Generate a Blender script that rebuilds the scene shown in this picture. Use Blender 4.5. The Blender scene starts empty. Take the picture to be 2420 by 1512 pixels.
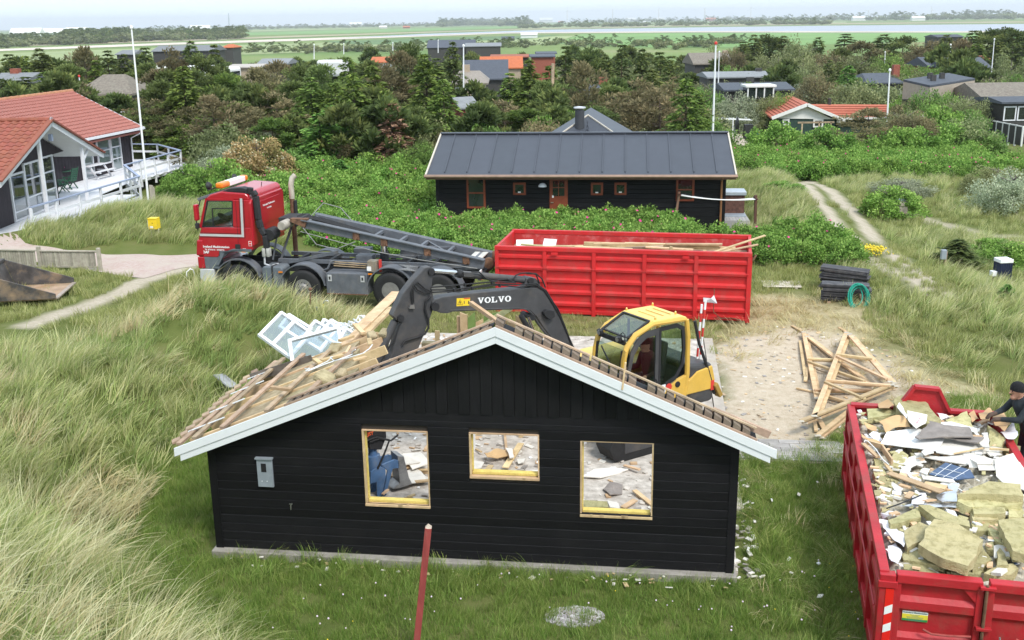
import bpy,bmesh,math,random
import numpy as np
from mathutils import Vector,Matrix
random.seed(7);rng=np.random.default_rng(7)
SC=bpy.context.scene;COL=SC.collection
R_=math.radians
FPX,PW,PH,CAMH=2500.0,2419.0,1512.0,8.0
PITCH=math.atan((756-50)/FPX);ROLL=R_(0.85)
_f=Vector((0,math.cos(PITCH),-math.sin(PITCH)));_r=Vector((1,0,0));_u=_r.cross(_f)
CR=_r*math.cos(ROLL)-_u*math.sin(ROLL);CU=_u*math.cos(ROLL)+_r*math.sin(ROLL)
CPOS=Vector((0,0,CAMH))
cd=bpy.data.cameras.new('camera');cam=bpy.data.objects.new('camera',cd);COL.objects.link(cam)
cd.sensor_width=36;cd.lens=36*FPX/PW;cd.clip_start=0.1;cd.clip_end=60000
m=Matrix((CR,CU,-_f)).transposed().to_4x4();m.translation=CPOS;cam.matrix_world=m
SC.camera=cam
SUN_EL,SUN_AZ=R_(52),R_(150)
wd=bpy.data.worlds.new('World');SC.world=wd;wd.use_nodes=True
nt=wd.node_tree;nt.nodes.clear()
sky=nt.nodes.new('ShaderNodeTexSky');sky.sky_type='NISHITA';sky.sun_disc=False
sky.sun_elevation=SUN_EL;sky.sun_rotation=SUN_AZ;sky.air_density=1.0;sky.dust_density=1.5;sky.ozone_density=1.0
mx=nt.nodes.new('ShaderNodeMix');mx.data_type='RGBA';mx.inputs[0].default_value=0.80
mx.inputs[7].default_value=(5.7,6.6,7.4,1)
bg=nt.nodes.new('ShaderNodeBackground');bg.inputs[1].default_value=0.10
ow=nt.nodes.new('ShaderNodeOutputWorld')
nt.links.new(sky.outputs[0],mx.inputs[6]);nt.links.new(mx.outputs[2],bg.inputs[0]);nt.links.new(bg.outputs[0],ow.inputs[0])
sd=bpy.data.lights.new('sun','SUN');sd.energy=1.5;sd.angle=R_(14);sd.color=(1.0,0.955,0.89)
sun=bpy.data.objects.new('sun',sd);COL.objects.link(sun)
_sdir=Vector((math.sin(SUN_AZ)*math.cos(SUN_EL),math.cos(SUN_AZ)*math.cos(SUN_EL),math.sin(SUN_EL)))
sun.rotation_euler=_sdir.to_track_quat('Z','Y').to_euler()
vs=SC.view_settings;vs.view_transform='Standard';vs.look='None';vs.exposure=1.12;vs.gamma=1.0;vs.use_curve_mapping=False
SC.render.engine='CYCLES';cy=SC.cycles
cy.max_bounces=6;cy.diffuse_bounces=4;cy.glossy_bounces=3;cy.transmission_bounces=4;cy.transparent_max_bounces=12;cy.volume_bounces=0
cy.caustics_reflective=False;cy.caustics_refractive=False;cy.sample_clamp_indirect=6
cy.use_denoising=True
try:cy.denoiser='OPENIMAGEDENOISE';cy.denoising_prefilter='ACCURATE'
except Exception:pass
def ray(u,v):
 return _f+CR*((u-PW/2)/FPX)-CU*((v-PH/2)/FPX)
def G(u,v,z=0.0):
 d=ray(u,v);return CPOS+d*((z-CAMH)/d.z)
def atY(u,v,y):
 d=ray(u,v);return CPOS+d*(y/d.y)
def onplane(u,v,p0,n):
 d=ray(u,v);return CPOS+d*((p0-CPOS).dot(n)/d.dot(n))
class MB:
 def __init__(s):s.v=[];s.f=[];s.sm=False
 def add(s,vs,fs):
  o=len(s.v);s.v+=[tuple(p)for p in vs];s.f+=[tuple(i+o for i in f)for f in fs];return s
 def box(s,c,d,rot=None):
  x,y,z=d[0]/2,d[1]/2,d[2]/2
  vs=[Vector((i*x,j*y,k*z))for k in(-1,1)for j in(-1,1)for i in(-1,1)]
  if rot is not None:vs=[rot@p for p in vs]
  c=Vector(c);return s.add([p+c for p in vs],BOXF)
 def bb(s,x0,x1,y0,y1,z0,z1):
  return s.box(((x0+x1)/2,(y0+y1)/2,(z0+z1)/2),(abs(x1-x0),abs(y1-y0),abs(z1-z0)))
 def bar(s,p,q,w,h,up=(0,0,1)):
  p,q=Vector(p),Vector(q);d=q-p;L=d.length
  if L<1e-6:return s
  d.normalize();up=Vector(up)
  if abs(d.dot(up))>.98:up=Vector((1,0,0))if abs(d.x)<.9 else Vector((0,1,0))
  sx=d.cross(up).normalized();uz=sx.cross(d)
  return s.box((p+q)/2,(w,L,h),Matrix((sx,d,uz)).transposed())
 def tube(s,pts,r,n=8,cap=True):
  pts=[Vector(p)for p in pts];k=len(pts);rs=r if isinstance(r,(list,tuple))else[r]*k
  o=len(s.v);up=None
  for i,p in enumerate(pts):
   d=(pts[min(i+1,k-1)]-pts[max(i-1,0)])
   d=d.normalized()if d.length>1e-9 else Vector((0,0,1))
   if up is None:up=Vector((0,0,1))if abs(d.z)<.9 else Vector((1,0,0))
   a=d.cross(up)
   if a.length<1e-5:a=d.cross(Vector((0,1,0)))
   a.normalize();up=a.cross(d)
   for j in range(n):
    t=2*math.pi*j/n;s.v.append(tuple(p+(a*math.cos(t)+up*math.sin(t))*rs[i]))
  for i in range(k-1):
   for j in range(n):
    s.f.append((o+i*n+j,o+i*n+(j+1)%n,o+(i+1)*n+(j+1)%n,o+(i+1)*n+j))
  if cap:s.f.append(tuple(o+j for j in range(n))[::-1]);s.f.append(tuple(o+(k-1)*n+j for j in range(n)))
  return s
 def lathe(s,prof,c=(0,0,0),axis='Z',n=20):
  o=len(s.v);c=Vector(c)
  for r,h in prof:
   for j in range(n):
    t=2*math.pi*j/n;a,b=r*math.cos(t),r*math.sin(t)
    q=(a,b,h)if axis=='Z' else((a,h,b)if axis=='Y' else(h,a,b))
    s.v.append(tuple(c+Vector(q)))
  for i in range(len(prof)-1):
   for j in range(n):s.f.append((o+i*n+j,o+i*n+(j+1)%n,o+(i+1)*n+(j+1)%n,o+(i+1)*n+j))
  if prof[0][0]>1e-4:s.f.append(tuple(o+j for j in range(n))[::-1])
  if prof[-1][0]>1e-4:s.f.append(tuple(o+(len(prof)-1)*n+j for j in range(n)))
  return s
 def prism(s,poly,ax,lo,hi):
  """poly in the plane normal to axis ax ('x': (y,z), 'y': (x,z), 'z': (x,y))"""
  def mk(a,b,h):return(h,a,b)if ax=='x' else((a,h,b)if ax=='y' else(a,b,h))
  n=len(poly);vs=[mk(a,b,lo)for a,b in poly]+[mk(a,b,hi)for a,b in poly]
  return s.add(vs,[tuple(range(n))[::-1],tuple(range(n,2*n))]+[(i,(i+1)%n,n+(i+1)%n,n+i)for i in range(n)])
 def quad(s,a,b,c,d):return s.add([a,b,c,d],[(0,1,2,3)])
 def xf(s,M):s.v=[tuple(M@Vector(p))for p in s.v];return s
 def mesh(s,name,mat=None,smooth=False):
  me=bpy.data.meshes.new(name);me.from_pydata(s.v,[],s.f);me.validate();me.update()
  bm=bmesh.new();bm.from_mesh(me);bmesh.ops.recalc_face_normals(bm,faces=bm.faces);bm.to_mesh(me);bm.free()
  if mat:me.materials.append(mat)
  if smooth:sm_(me,smooth)
  return me
 def build(s,name,mat,parent=None,smooth=False,bevel=0,seg=2,label=None,kind=None):
  return link(name,s.mesh(name,mat,smooth),parent,bevel,seg,label,kind)
BOXF=[(0,2,3,1),(4,5,7,6),(0,1,5,4),(2,6,7,3),(0,4,6,2),(1,3,7,5)]
def sm_(me,ang):
 me.polygons.foreach_set('use_smooth',[True]*len(me.polygons))
 a=R_(40)if ang is True else R_(ang)
 bm=bmesh.new();bm.from_mesh(me)
 for e in bm.edges:
  if len(e.link_faces)==2 and e.calc_face_angle(0)>a:e.smooth=False
 bm.to_mesh(me);bm.free()
def link(name,me,parent=None,bevel=0,seg=2,label=None,kind=None):
 o=bpy.data.objects.new(name,me);COL.objects.link(o)
 if parent:o.parent=parent
 if bevel:
  b=o.modifiers.new('bevel','BEVEL');b.width=bevel;b.segments=seg;b.limit_method='ANGLE';b.angle_limit=R_(35)
 if label:o['label']=label
 if kind:o['kind']=kind
 return o
def tag(o,label=None,cat=None,group=None,kind=None):
 if label:o['label']=label
 if cat:o['category']=cat;o['kind']=kind or 'thing'
 if group:o['group']=group
 if kind:o['kind']=kind
 return o
def thing(name,label,cat,loc=(0,0,0),rz=0.0,group=None):
 o=bpy.data.objects.new(name,None);COL.objects.link(o);o.empty_display_size=.2
 o.location=loc;o.rotation_euler=(0,0,rz);return tag(o,label,cat,group)
def dup(o,parent=None):
 c=o.copy();COL.objects.link(c);c.parent=parent
 for ch in list(o.children):dup(ch,c)
 return c
def box(name,mat,parent,x0,x1,y0,y1,z0,z1,bevel=0,**k):return MB().bb(x0,x1,y0,y1,z0,z1).build(name,mat,parent,bevel=bevel,**k)
def bar(name,mat,parent,p,q,w,h,bevel=0,up=(0,0,1),**k):return MB().bar(p,q,w,h,up).build(name,mat,parent,bevel=bevel,**k)
def tube(name,mat,parent,pts,r,n=8,**k):return MB().tube(pts,r,n).build(name,mat,parent,smooth=True,**k)
_tc={}
def text_mesh(s,size,depth=0.002,bold=0.0):
 cu=bpy.data.curves.new('txt','FONT');cu.body=s;cu.size=size;cu.extrude=depth;cu.offset=bold;cu.align_x='CENTER';cu.align_y='CENTER';cu.resolution_u=3
 o=bpy.data.objects.new('txt',cu);COL.objects.link(o)
 dg=bpy.context.evaluated_depsgraph_get();me=bpy.data.meshes.new_from_object(o.evaluated_get(dg))
 bpy.data.objects.remove(o);bpy.data.curves.remove(cu);return me
def text(name,s,size,mat,parent,loc,xdir,updir,bold=0.0):
 me=text_mesh(s,size,.002,bold);me.materials.clear();me.materials.append(mat)
 xd=Vector(xdir).normalized();ud=Vector(updir).normalized();M=Matrix((xd,ud,xd.cross(ud))).transposed().to_4x4();M.translation=Vector(loc)
 me.transform(M);return link(name,me,parent)
MT={}
def _n(t,k,**kw):
 n=t.nodes.new(k)
 for a,b in kw.items():setattr(n,a,b)
 return n
def pm(name,col,var=.18,scale=4.,rough=.65,bump=.0,bscale=40.,metal=0.,objvar=.0,col2=None,stretch=(1,1,1),dirt=None,dirtamt=.5,dscale=1.2,trans=0.,tint=None,spec=.4,alpha=1.,detail=5,coat=0.):
 """procedural surface: base colour mottled by noise, wear patches (dirt), relief, per-object variation, optional per-vertex tint attribute"""
 if name in MT:return MT[name]
 m=bpy.data.materials.new(name);m.use_nodes=True;t=m.node_tree;b=t.nodes['Principled BSDF'];L=t.links.new
 co=_n(t,'ShaderNodeTexCoord');mp=_n(t,'ShaderNodeMapping');mp.inputs[3].default_value=stretch;L(co.outputs['Object'],mp.inputs[0])
 nz=_n(t,'ShaderNodeTexNoise');nz.inputs['Scale'].default_value=scale;nz.inputs['Detail'].default_value=detail;nz.inputs['Roughness'].default_value=.62
 L(mp.outputs[0],nz.inputs[0])
 c=Vector(col[:3]);ca=c*(1-var);cb=Vector(col2[:3])if col2 else c*(1+var)
 mr=_n(t,'ShaderNodeMapRange');mr.inputs[1].default_value=.32;mr.inputs[2].default_value=.68;L(nz.outputs[0],mr.inputs[0])
 mix=_n(t,'ShaderNodeMix',data_type='RGBA');mix.inputs[6].default_value=(*ca,1);mix.inputs[7].default_value=(*cb,1);L(mr.outputs[0],mix.inputs[0])
 out=mix.outputs[2]
 if tint:
  at=_n(t,'ShaderNodeAttribute',attribute_name='tint');rp=_n(t,'ShaderNodeValToRGB');e=rp.color_ramp.elements
  for i,(p,cc)in enumerate(tint):
   el=e[i]if i<2 else e.new(p)
   el.position=p;el.color=(*cc,1)
  L(at.outputs['Fac'],rp.inputs[0]);mt=_n(t,'ShaderNodeMix',data_type='RGBA');mt.blend_type='MIX';mt.inputs[0].default_value=.85
  L(out,mt.inputs[6]);L(rp.outputs[0],mt.inputs[7]);out=mt.outputs[2]
 if dirt:
  n2=_n(t,'ShaderNodeTexNoise');n2. inputs['Scale'].default_value=dscale;n2. inputs['Detail'].default_value=8;n2. inputs['Roughness'].default_value=.7;L(co.outputs['Object'],n2. inputs[0])
  m2=_n(t,'ShaderNodeMapRange');m2. inputs[1].default_value=.5;m2. inputs[2].default_value=.72;m2. inputs[4].default_value=dirtamt;L(n2. outputs[0],m2. inputs[0])
  md=_n(t,'ShaderNodeMix',data_type='RGBA');md.inputs[7].default_value=(*dirt,1);L(m2. outputs[0],md.inputs[0]);L(out,md.inputs[6]);out=md.outputs[2]
 if objvar:
  oi=_n(t,'ShaderNodeObjectInfo');hs=_n(t,'ShaderNodeHueSaturation');m3=_n(t,'ShaderNodeMapRange');m3. inputs[3].default_value=1-objvar;m3. inputs[4].default_value=1+objvar
  L(oi.outputs['Random'],m3. inputs[0]);L(m3. outputs[0],hs.inputs['Value']);L(out,hs.inputs['Color'])
  m4=_n(t,'ShaderNodeMapRange');m4. inputs[3].default_value=.5-objvar*.06;m4. inputs[4].default_value=.5+objvar*.06
  wn=_n(t,'ShaderNodeTexWhiteNoise',noise_dimensions='1D');L(oi.outputs['Random'],wn.inputs['W']);L(wn.outputs['Value'],m4. inputs[0]);L(m4. outputs[0],hs.inputs['Hue']);out=hs.outputs[0]
 L(out,b.inputs['Base Color']);b.inputs['Roughness'].default_value=rough;b.inputs['Metallic'].default_value=metal;b.inputs['Specular IOR Level'].default_value=spec
 if coat:b.inputs['Coat Weight'].default_value=coat;b.inputs['Coat Roughness'].default_value=.15
 if bump:
  nb=_n(t,'ShaderNodeTexNoise');nb.inputs['Scale'].default_value=bscale;nb.inputs['Detail'].default_value=6;L(mp.outputs[0],nb.inputs[0])
  bp=_n(t,'ShaderNodeBump');bp.inputs['Strength'].default_value=min(1,bump);bp.inputs['Distance'].default_value=.02;L(nb.outputs[0],bp.inputs['Height']);L(bp.outputs[0],b.inputs['Normal'])
 if trans:
  tr=_n(t,'ShaderNodeBsdfTranslucent');L(out,tr.inputs[0]);ms=_n(t,'ShaderNodeMixShader');ms.inputs[0].default_value=trans
  L(b.outputs[0],ms.inputs[1]);L(tr.outputs[0],ms.inputs[2]);L(ms.outputs[0],t.nodes['Material Output'].inputs[0])
 MT[name]=m;return m
def glass(name,tintc=(.75,.85,.85),refl=.35,rough=.03):
 """window pane: see-through sheet with a sky reflection"""
 if name in MT:return MT[name]
 m=bpy.data.materials.new(name);m.use_nodes=True;t=m.node_tree;t.nodes.clear()
 o=_n(t,'ShaderNodeOutputMaterial');tr=_n(t,'ShaderNodeBsdfTransparent');tr.inputs[0].default_value=(*tintc,1)
 gl=_n(t,'ShaderNodeBsdfGlossy');gl.inputs[0].default_value=(.9,.95,1,1);gl.inputs['Roughness'].default_value=rough
 lw=_n(t,'ShaderNodeLayerWeight');lw.inputs[0].default_value=.5;fr=_n(t,'ShaderNodeMath',operation='POWER');fr.inputs[1].default_value=3.5;t.links.new(lw.outputs['Facing'],fr.inputs[0]);ma=_n(t,'ShaderNodeMath',operation='ADD');ma.inputs[1].default_value=.04+refl*.25;ma.use_clamp=True
 ms=_n(t,'ShaderNodeMixShader');t.links.new(fr.outputs[0],ma.inputs[0]);t.links.new(ma.outputs[0],ms.inputs[0])
 t.links.new(tr.outputs[0],ms.inputs[1]);t.links.new(gl.outputs[0],ms.inputs[2]);t.links.new(ms.outputs[0],o.inputs[0]);MT[name]=m;return m
def sstep(t):t=np.clip(t,0,1);return t*t*(3-2*t)
def gauss(x,y,cx,cy,rx,ry,rot=0.0):
 c,s=math.cos(rot),math.sin(rot);dx,dy=x-cx,y-cy
 a,b=(dx*c+dy*s)/rx,(-dx*s+dy*c)/ry;return np.exp(-(a*a+b*b))
def wob(x,y):
 return(np.sin(x*.9+1.3*np.sin(y*.37))*np.sin(y*.8+np.sin(x*.5))*.5+np.sin(x*2.3+y*1.1)*np.sin(y*2.1-x*.7)*.22)
def polydist(x,y,pts):
 """distance to a polyline"""
 d=np.full(np.shape(x),1e9)
 for(ax,ay),(bx,by)in zip(pts[:-1],pts[1:]):
  vx,vy=bx-ax,by-ay;t=np.clip(((x-ax)*vx+(y-ay)*vy)/(vx*vx+vy*vy),0,1)
  d=np.minimum(d,np.hypot(x-ax-t*vx,y-ay-t*vy))
 return d
def inpoly(x,y,P):
 r=np.zeros(np.shape(x),bool);n=len(P)
 for i in range(n):
  (x1,y1),(x2,y2)=P[i],P[(i+1)%n]
  if y1==y2:continue
  r^=((y1>y)!=(y2>y))&(x<(x2-x1)*(y-y1)/(y2-y1)+x1)
 return r
def sdist(x,y,P):
 """signed distance to a polygon, positive inside"""
 d=polydist(x,y,list(P)+[P[0]]);return np.where(inpoly(x,y,P),d,-d)
BANK=[(12.0,52),(11.9,44),(11.6,36),(12.2,30.5),(13.9,25),(15.5,18)]
def hgt(x,y):
 x=np.asarray(x,float);y=np.asarray(y,float)
 xt=np.interp(y,[0,6,9,11,12.5,15.2,18,22,25,29],[5,1.0,-1.0,-2.3,-3.3,-6.2,-6.5,-5.2,-4.0,-3.6])
 Hd=np.interp(y,[-30,0,4,8,12,16,20,24,27,30],[6.5,6.5,5.3,3.6,2.5,1.9,1.45,1.05,.55,0])
 He=np.interp(y,[-30,0,4,8,12,16,20,24,27,30],[6.5,6.5,5.3,3.7,2.6,1.7,1.0,.35,0,0])
 k=sstep((-7.5-x)/3.5);H_=Hd*(1-k)+He*k
 w=np.interp(y,[0,8,14,22],[6,5.5,5.,4.]);h=H_*sstep((xt-x)/w)
 h=h+.95*gauss(x,y,-7.0,25.9,2.7,2.1)
 h=h+.5*np.exp(-(polydist(x,y,BANK)/1.9)**2)
 h=h+1.0*gauss(x,y,-14.3,42.0,5.2,2.6,-.15)
 ys=np.interp(x,[-60,-10,5,15],[84,72,60,52])
 f1=np.clip((y-ys)*.075,0,None);f1=5.5*(1-np.exp(-f1/5.5))
 f2=6.5*sstep((y-260)/220)
 h=h-f1-f2
 near=np.clip(1-(y-60)/60,0,1)*np.clip((np.abs(x+1)-4.0)/6+np.clip(-(y-12)/4,0,1)+np.clip((y-31)/6,0,1),.12,1)
 h=h+wob(x*.9,y*.9)*.16*near+np.where(y>70,wob(x*.12,y*.1)*.9*np.clip((y-70)/50,0,1)*np.clip(1-(y-240)/200,0,1),0)
 h=np.where(True,h-.75*sstep((-16.7-x)/1.5)*sstep((y-41)/2)*sstep((72-y)/4),h)
 h=h-.35*sstep((y-40.5)/1.5)*sstep((60-y)/3)*sstep((x+6)/2)*sstep((12.5-x)/2.5)
 return h
def hz(x,y):return float(hgt(x,y))
def gp(u,v):
 """walk the sight line to the terrain"""
 d=ray(u,v);t=3.0;st=.25
 for _ in range(4000):
  p=CPOS+d*t
  if p.z<hz(p.x,p.y):break
  st=max(.15,(p.z-hz(p.x,p.y))*.6);t+=st
 a,b=t-st,t
 for _ in range(18):
  mtd=(a+b)/2;p=CPOS+d*mtd
  if p.z<hz(p.x,p.y):b=mtd
  else:a=mtd
 return CPOS+d*b
def Gp(L,z=0.):return[tuple(G(u,v,z)[:2])for u,v in L]
HL,HR=G(518,1300),G(1729,1362);HDIR=(HR-HL).normalized();HN=Vector((-HDIR.y,HDIR.x,0));HW=(HR-HL).length;HANG=math.atan2(HDIR.y,HDIR.x)
def hp(s,t,z=0.):return HL+HDIR*s+HN*t+Vector((0,0,z))
SLAB_T=12.2
SLAB=[tuple(hp(s,t)[:2])for s,t in((-.25,-.22),(HW+.3,-.22),(HW+.3,SLAB_T),(-.25,SLAB_T))]
SANDY=Gp([(1640,960),(1650,860),(1700,790),(1860,770),(2010,790),(2160,880),(2260,960),(2160,985),(2040,1000),(1950,1045),(1860,1075),(1745,1060),(1690,1010)])
STRAW=Gp([(1660,780),(1760,690),(1900,680),(2060,740),(2200,850),(2419,960),(2330,1000),(2150,960),(1960,860),(1800,830),(1690,850)])
RUT1=Gp([(1885,425),(1925,470),(1965,540),(2010,600),(2060,650),(2140,690),(2190,725)]);RUT2=Gp([(1905,418),(1980,470),(2030,530),(2080,600),(2130,650),(2180,695),(2230,740)])
SIDEP=Gp([(2125,505),(2240,530),(2330,555),(2419,560)])
PATHS=Gp([(70,775),(170,735),(280,690),(330,665),(420,642),(470,628)])
ROSE=Gp([(690,560),(700,470),(900,430),(1000,440),(1080,455),(1210,468),(1440,480),(1580,500),(1710,545),(1790,560),(1960,600),(2020,655),(1900,640),(1780,625),(1400,640),(1100,640),(850,600)])
LAWN=[(-2.0,11),(-5.6,15.3),(-5.4,18),(-4.2,14.5),(3.5,13.6),(4.2,20),(9,21.5),(14,20),(16,10),(2,9.5)]
xs=np.unique(np.concatenate([np.arange(-24,24.01,.24),-24-np.geomspace(.4,9000,62),24+np.geomspace(.4,9000,62)]))
ys=np.unique(np.concatenate([[-40,-20,-10,-5],np.arange(-2,60,.24),np.arange(60,130,1.5),130+np.geomspace(2,14000,60)]))
XX,YY=np.meshgrid(xs,ys);ZZ=hgt(XX,YY)
inside=(sdist(XX,YY,SLAB)>-.05);ZZ=np.where(inside,np.minimum(ZZ,-.06),ZZ)
nx,ny=len(xs),len(ys);V=np.stack([XX.ravel(),YY.ravel(),ZZ.ravel()],1)
I=np.arange(nx*ny).reshape(ny,nx);Fq=np.stack([I[:-1,:-1].ravel(),I[:-1,1:].ravel(),I[1:,1:].ravel(),I[1:,:-1].ravel()],1)
def np_mesh(name,V,Fq,mats=(),attrs=None):
 me=bpy.data.meshes.new(name);n=len(V);me.vertices.add(n);me.vertices.foreach_set('co',np.asarray(V,np.float32).ravel())
 k=Fq.shape[1];me.loops.add(Fq.size);me.loops.foreach_set('vertex_index',Fq.astype(np.int32).ravel());me.polygons.add(len(Fq))
 me.polygons.foreach_set('loop_start',(np.arange(len(Fq))*k).astype(np.int32));me.update(calc_edges=True)
 for mm in mats:me.materials.append(mm)
 for nm,a in(attrs or{}).items():
  at=me.attributes.new(nm,'FLOAT','POINT');at.data.foreach_set('value',np.asarray(a,np.float32).ravel())
 return me
jit=wob(XX*1.7,YY*1.7)*.55
sand=sstep((sdist(XX,YY,SANDY)+jit*1.7+.3)/1.3)
ruts=np.maximum(sstep((.46-polydist(XX,YY,RUT1)+jit*.25)/.35),sstep((.46-polydist(XX,YY,RUT2)+jit*.25)/.35))
ruts=np.maximum(ruts,.8*sstep((.5-polydist(XX,YY,SIDEP)+jit*.4)/.5));ruts=np.maximum(ruts,sstep((.55-polydist(XX,YY,PATHS)+jit*.3)/.4))
straw=sstep((sdist(XX,YY,STRAW)+jit*1.5+.4)/1.6)
worn=gauss(XX,YY,1,28.2,9,2.4,-.1)*.8
def ground_mat():
 m=bpy.data.materials.new('ground');m.use_nodes=True;t=m.node_tree;b=t.nodes['Principled BSDF'];L=t.links.new
 co=_n(t,'ShaderNodeTexCoord')
 def noise(s,d=6,r=.6):
  n=_n(t,'ShaderNodeTexNoise');n.inputs['Scale'].default_value=s;n.inputs['Detail'].default_value=d;n.inputs['Roughness'].default_value=r;L(co.outputs['Object'],n.inputs[0]);return n.outputs[0]
 def ramp(f,*cs):
  r=_n(t,'ShaderNodeValToRGB');e=r.color_ramp.elements
  for i,(p,c)in enumerate(cs):
   el=e[i]if i<2 else e.new(p)
   el.position=p;el.color=(*c,1)
  L(f,r.inputs[0]);return r.outputs[0]
 def mixa(a,c,name,gain=1.0):
  at=_n(t,'ShaderNodeAttribute',attribute_name=name);mm=_n(t,'ShaderNodeMix',data_type='RGBA')
  ad=_n(t,'ShaderNodeMath',operation='MULTIPLY_ADD');L(noise(3.3,7,.7),ad.inputs[0]);ad.inputs[1].default_value=.9;ad.inputs[2].default_value=-.45
  sm=_n(t,'ShaderNodeMath',operation='ADD');sm.use_clamp=True;L(at.outputs['Fac'],sm.inputs[0])
  mu=_n(t,'ShaderNodeMath',operation='MULTIPLY');L(at.outputs['Fac'],mu.inputs[0]);L(ad.outputs[0],mu.inputs[1]);L(mu.outputs[0],sm.inputs[1])
  L(sm.outputs[0],mm.inputs[0]);L(a,mm.inputs[6]);L(c,mm.inputs[7]);return mm.outputs[2]
 g=ramp(noise(.55,8,.65),(.25,(.085,.115,.028)),(.5,(.13,.155,.045)),(.75,(.185,.175,.075)))
 soil=ramp(noise(6,8,.7),(.3,(.11,.095,.06)),(.7,(.22,.19,.11)))
 c=mixa(g,ramp(noise(9,8,.7),(.3,(.17,.155,.06)),(.7,(.25,.22,.11))),'worn')
 c=mixa(c,ramp(noise(7,9,.75),(.28,(.24,.195,.11)),(.5,(.42,.355,.21)),(.75,(.54,.48,.32))),'straw')
 c=mixa(c,ramp(noise(5,10,.78),(.25,(.33,.26,.185)),(.45,(.52,.43,.32)),(.75,(.66,.58,.47))),'sand')
 c=mixa(c,ramp(noise(11,10,.8),(.25,(.30,.255,.19)),(.5,(.47,.41,.32)),(.8,(.60,.55,.46))),'ruts')
 c=mixa(c,ramp(noise(.004,3,.5),(.35,(.12,.20,.06)),(.55,(.19,.25,.085)),(.7,(.26,.25,.14))),'plain')
 L(c,b.inputs['Base Color']);b.inputs['Roughness'].default_value=.95;b.inputs['Specular IOR Level'].default_value=.1
 bp=_n(t,'ShaderNodeBump');bp.inputs['Strength'].default_value=.9;bp.inputs['Distance'].default_value=.05;L(noise(14,8,.75),bp.inputs['Height']);L(bp.outputs[0],b.inputs['Normal'])
 return m
gm=ground_mat()
me=np_mesh('ground',V,Fq,[gm],{'sand':sand,'ruts':ruts,'straw':straw,'worn':worn,'plain':sstep((YY-230)/200)})
me.polygons.foreach_set('use_smooth',[True]*len(me.polygons))
tag(link('ground',me),'grassy dune ground falling away to the flat plain',None,kind='structure')
BLACKW=pm('black_stained_wood',(.0058,.0058,.0072),.35,3,.62,.35,30,objvar=.4,stretch=(1,1,14),spec=.25,dirt=(.013,.0128,.0125),dirtamt=.5,dscale=1.5)
BLACKV=pm('black_stained_wood_upright',(.0075,.0075,.0085),.35,3,.65,.35,30,objvar=.3,stretch=(14,1,1),spec=.25)
WHITEP=pm('white_paint_boards',(.74,.77,.78),.05,3,.5,.15,60,dirt=(.5,.5,.47),dirtamt=.25,dscale=3)
RAWW=pm('raw_pine',(.58,.40,.215),.25,3,.75,.3,25,objvar=.22,stretch=(1,1,1),col2=(.68,.50,.30),dirt=(.36,.27,.17),dirtamt=.5,dscale=2.5)
OLDW=pm('weathered_batten',(.40,.29,.20),.3,4,.85,.3,25,objvar=.2,dirt=(.25,.2,.16),dirtamt=.6,dscale=3)
DARKW=pm('dark_weathered_board',(.12,.10,.085),.3,4,.85,.3,25,objvar=.2)
WOOL=pm('mineral_wool',(.43,.385,.19),.25,9,1.,1.,55,objvar=.2,col2=(.60,.545,.31),dirt=(.33,.28,.15),dirtamt=.65,dscale=9,spec=.05)
WOOLR=pm('roof_wool',(.36,.295,.18),.25,7,1.,.9,40,objvar=.16,col2=(.46,.39,.25),dirt=(.28,.22,.14),dirtamt=.5,dscale=5,spec=.05)
YFOAM=pm('yellow_wool_strip',(.66,.52,.16),.15,8,1.,.6,40,spec=.05)
PLASTER=pm('plasterboard',(.72,.69,.63),.08,3,.9,.15,30,objvar=.1,dirt=(.45,.41,.36),dirtamt=.6,dscale=3,spec=.1)
CONCR=pm('rubble_concrete',(.46,.41,.355),.3,5,.95,.6,20,col2=(.64,.59,.53),dirt=(.32,.275,.23),dirtamt=.75,dscale=.9)
TILEB=pm('brown_roof_tile',(.21,.165,.125),.2,5,.85,.3,40,objvar=.15)
FELT=pm('black_underlay',(.012,.012,.014),.2,5,.7)
GREYM=pm('grey_steel',(.30,.34,.38),.12,5,.5,.0,metal=.2)
house=thing('demolished_house','black timber gable wall with white bargeboards, rest of the house torn down','house',HL,HANG)
def hs(u,v,t=0.):
 p=onplane(u,v,HL+HN*t,HN);return(p-HL).dot(HDIR),p.z
OV=-.30
a_s,a_z=hs(1170,772,OV);l_s,l_z=hs(412,1058,OV);r_s,r_z=hs(1835,1062,OV)
def rake(s):return a_z+(l_z-a_z)*(a_s-s)/(a_s-l_s)if s<a_s else a_z+(r_z-a_z)*(s-a_s)/(r_s-a_s)
WIN=[(hs(855,1015)[0],hs(1018,1190)[0],.94,2.15),(hs(1108,1022)[0],hs(1275,1120)[0],1.47,2.16),(hs(1371,1040)[0],hs(1541,1215)[0],.92,2.10)]
BANDZ=2.33;PIT=.1435
zt=.09;k=0
while zt<BANDZ-.02:
 z1=min(zt+PIT-.006,BANDZ)
 segs=[(.10,HW-.10)]
 lim0=l_s+(z1+.18-l_z)/((a_z-l_z)/(a_s-l_s));lim1=r_s-(z1+.18-r_z)/((a_z-r_z)/(r_s-a_s))
 segs=[(max(.10,lim0),min(HW-.10,lim1))]
 for(a,b,c,d)in WIN:
  if z1>c+.03 and zt<d-.03:
   new=[]
   for(p,q)in segs:
    if a>p:new.append((p,min(a,q)))
    if b<q:new.append((max(b,p),q))
   segs=new
 for p,q in segs:
  if q-p>.05:
   j=random.uniform(-.002,.002)
   MB().prism([(-.034+j,zt),(-.034+j,z1-.012),(-.022+j,z1),(0,z1),(0,zt)],'x',p,q).build('plank',BLACKW,house)
 zt+=PIT;k+=1
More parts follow.
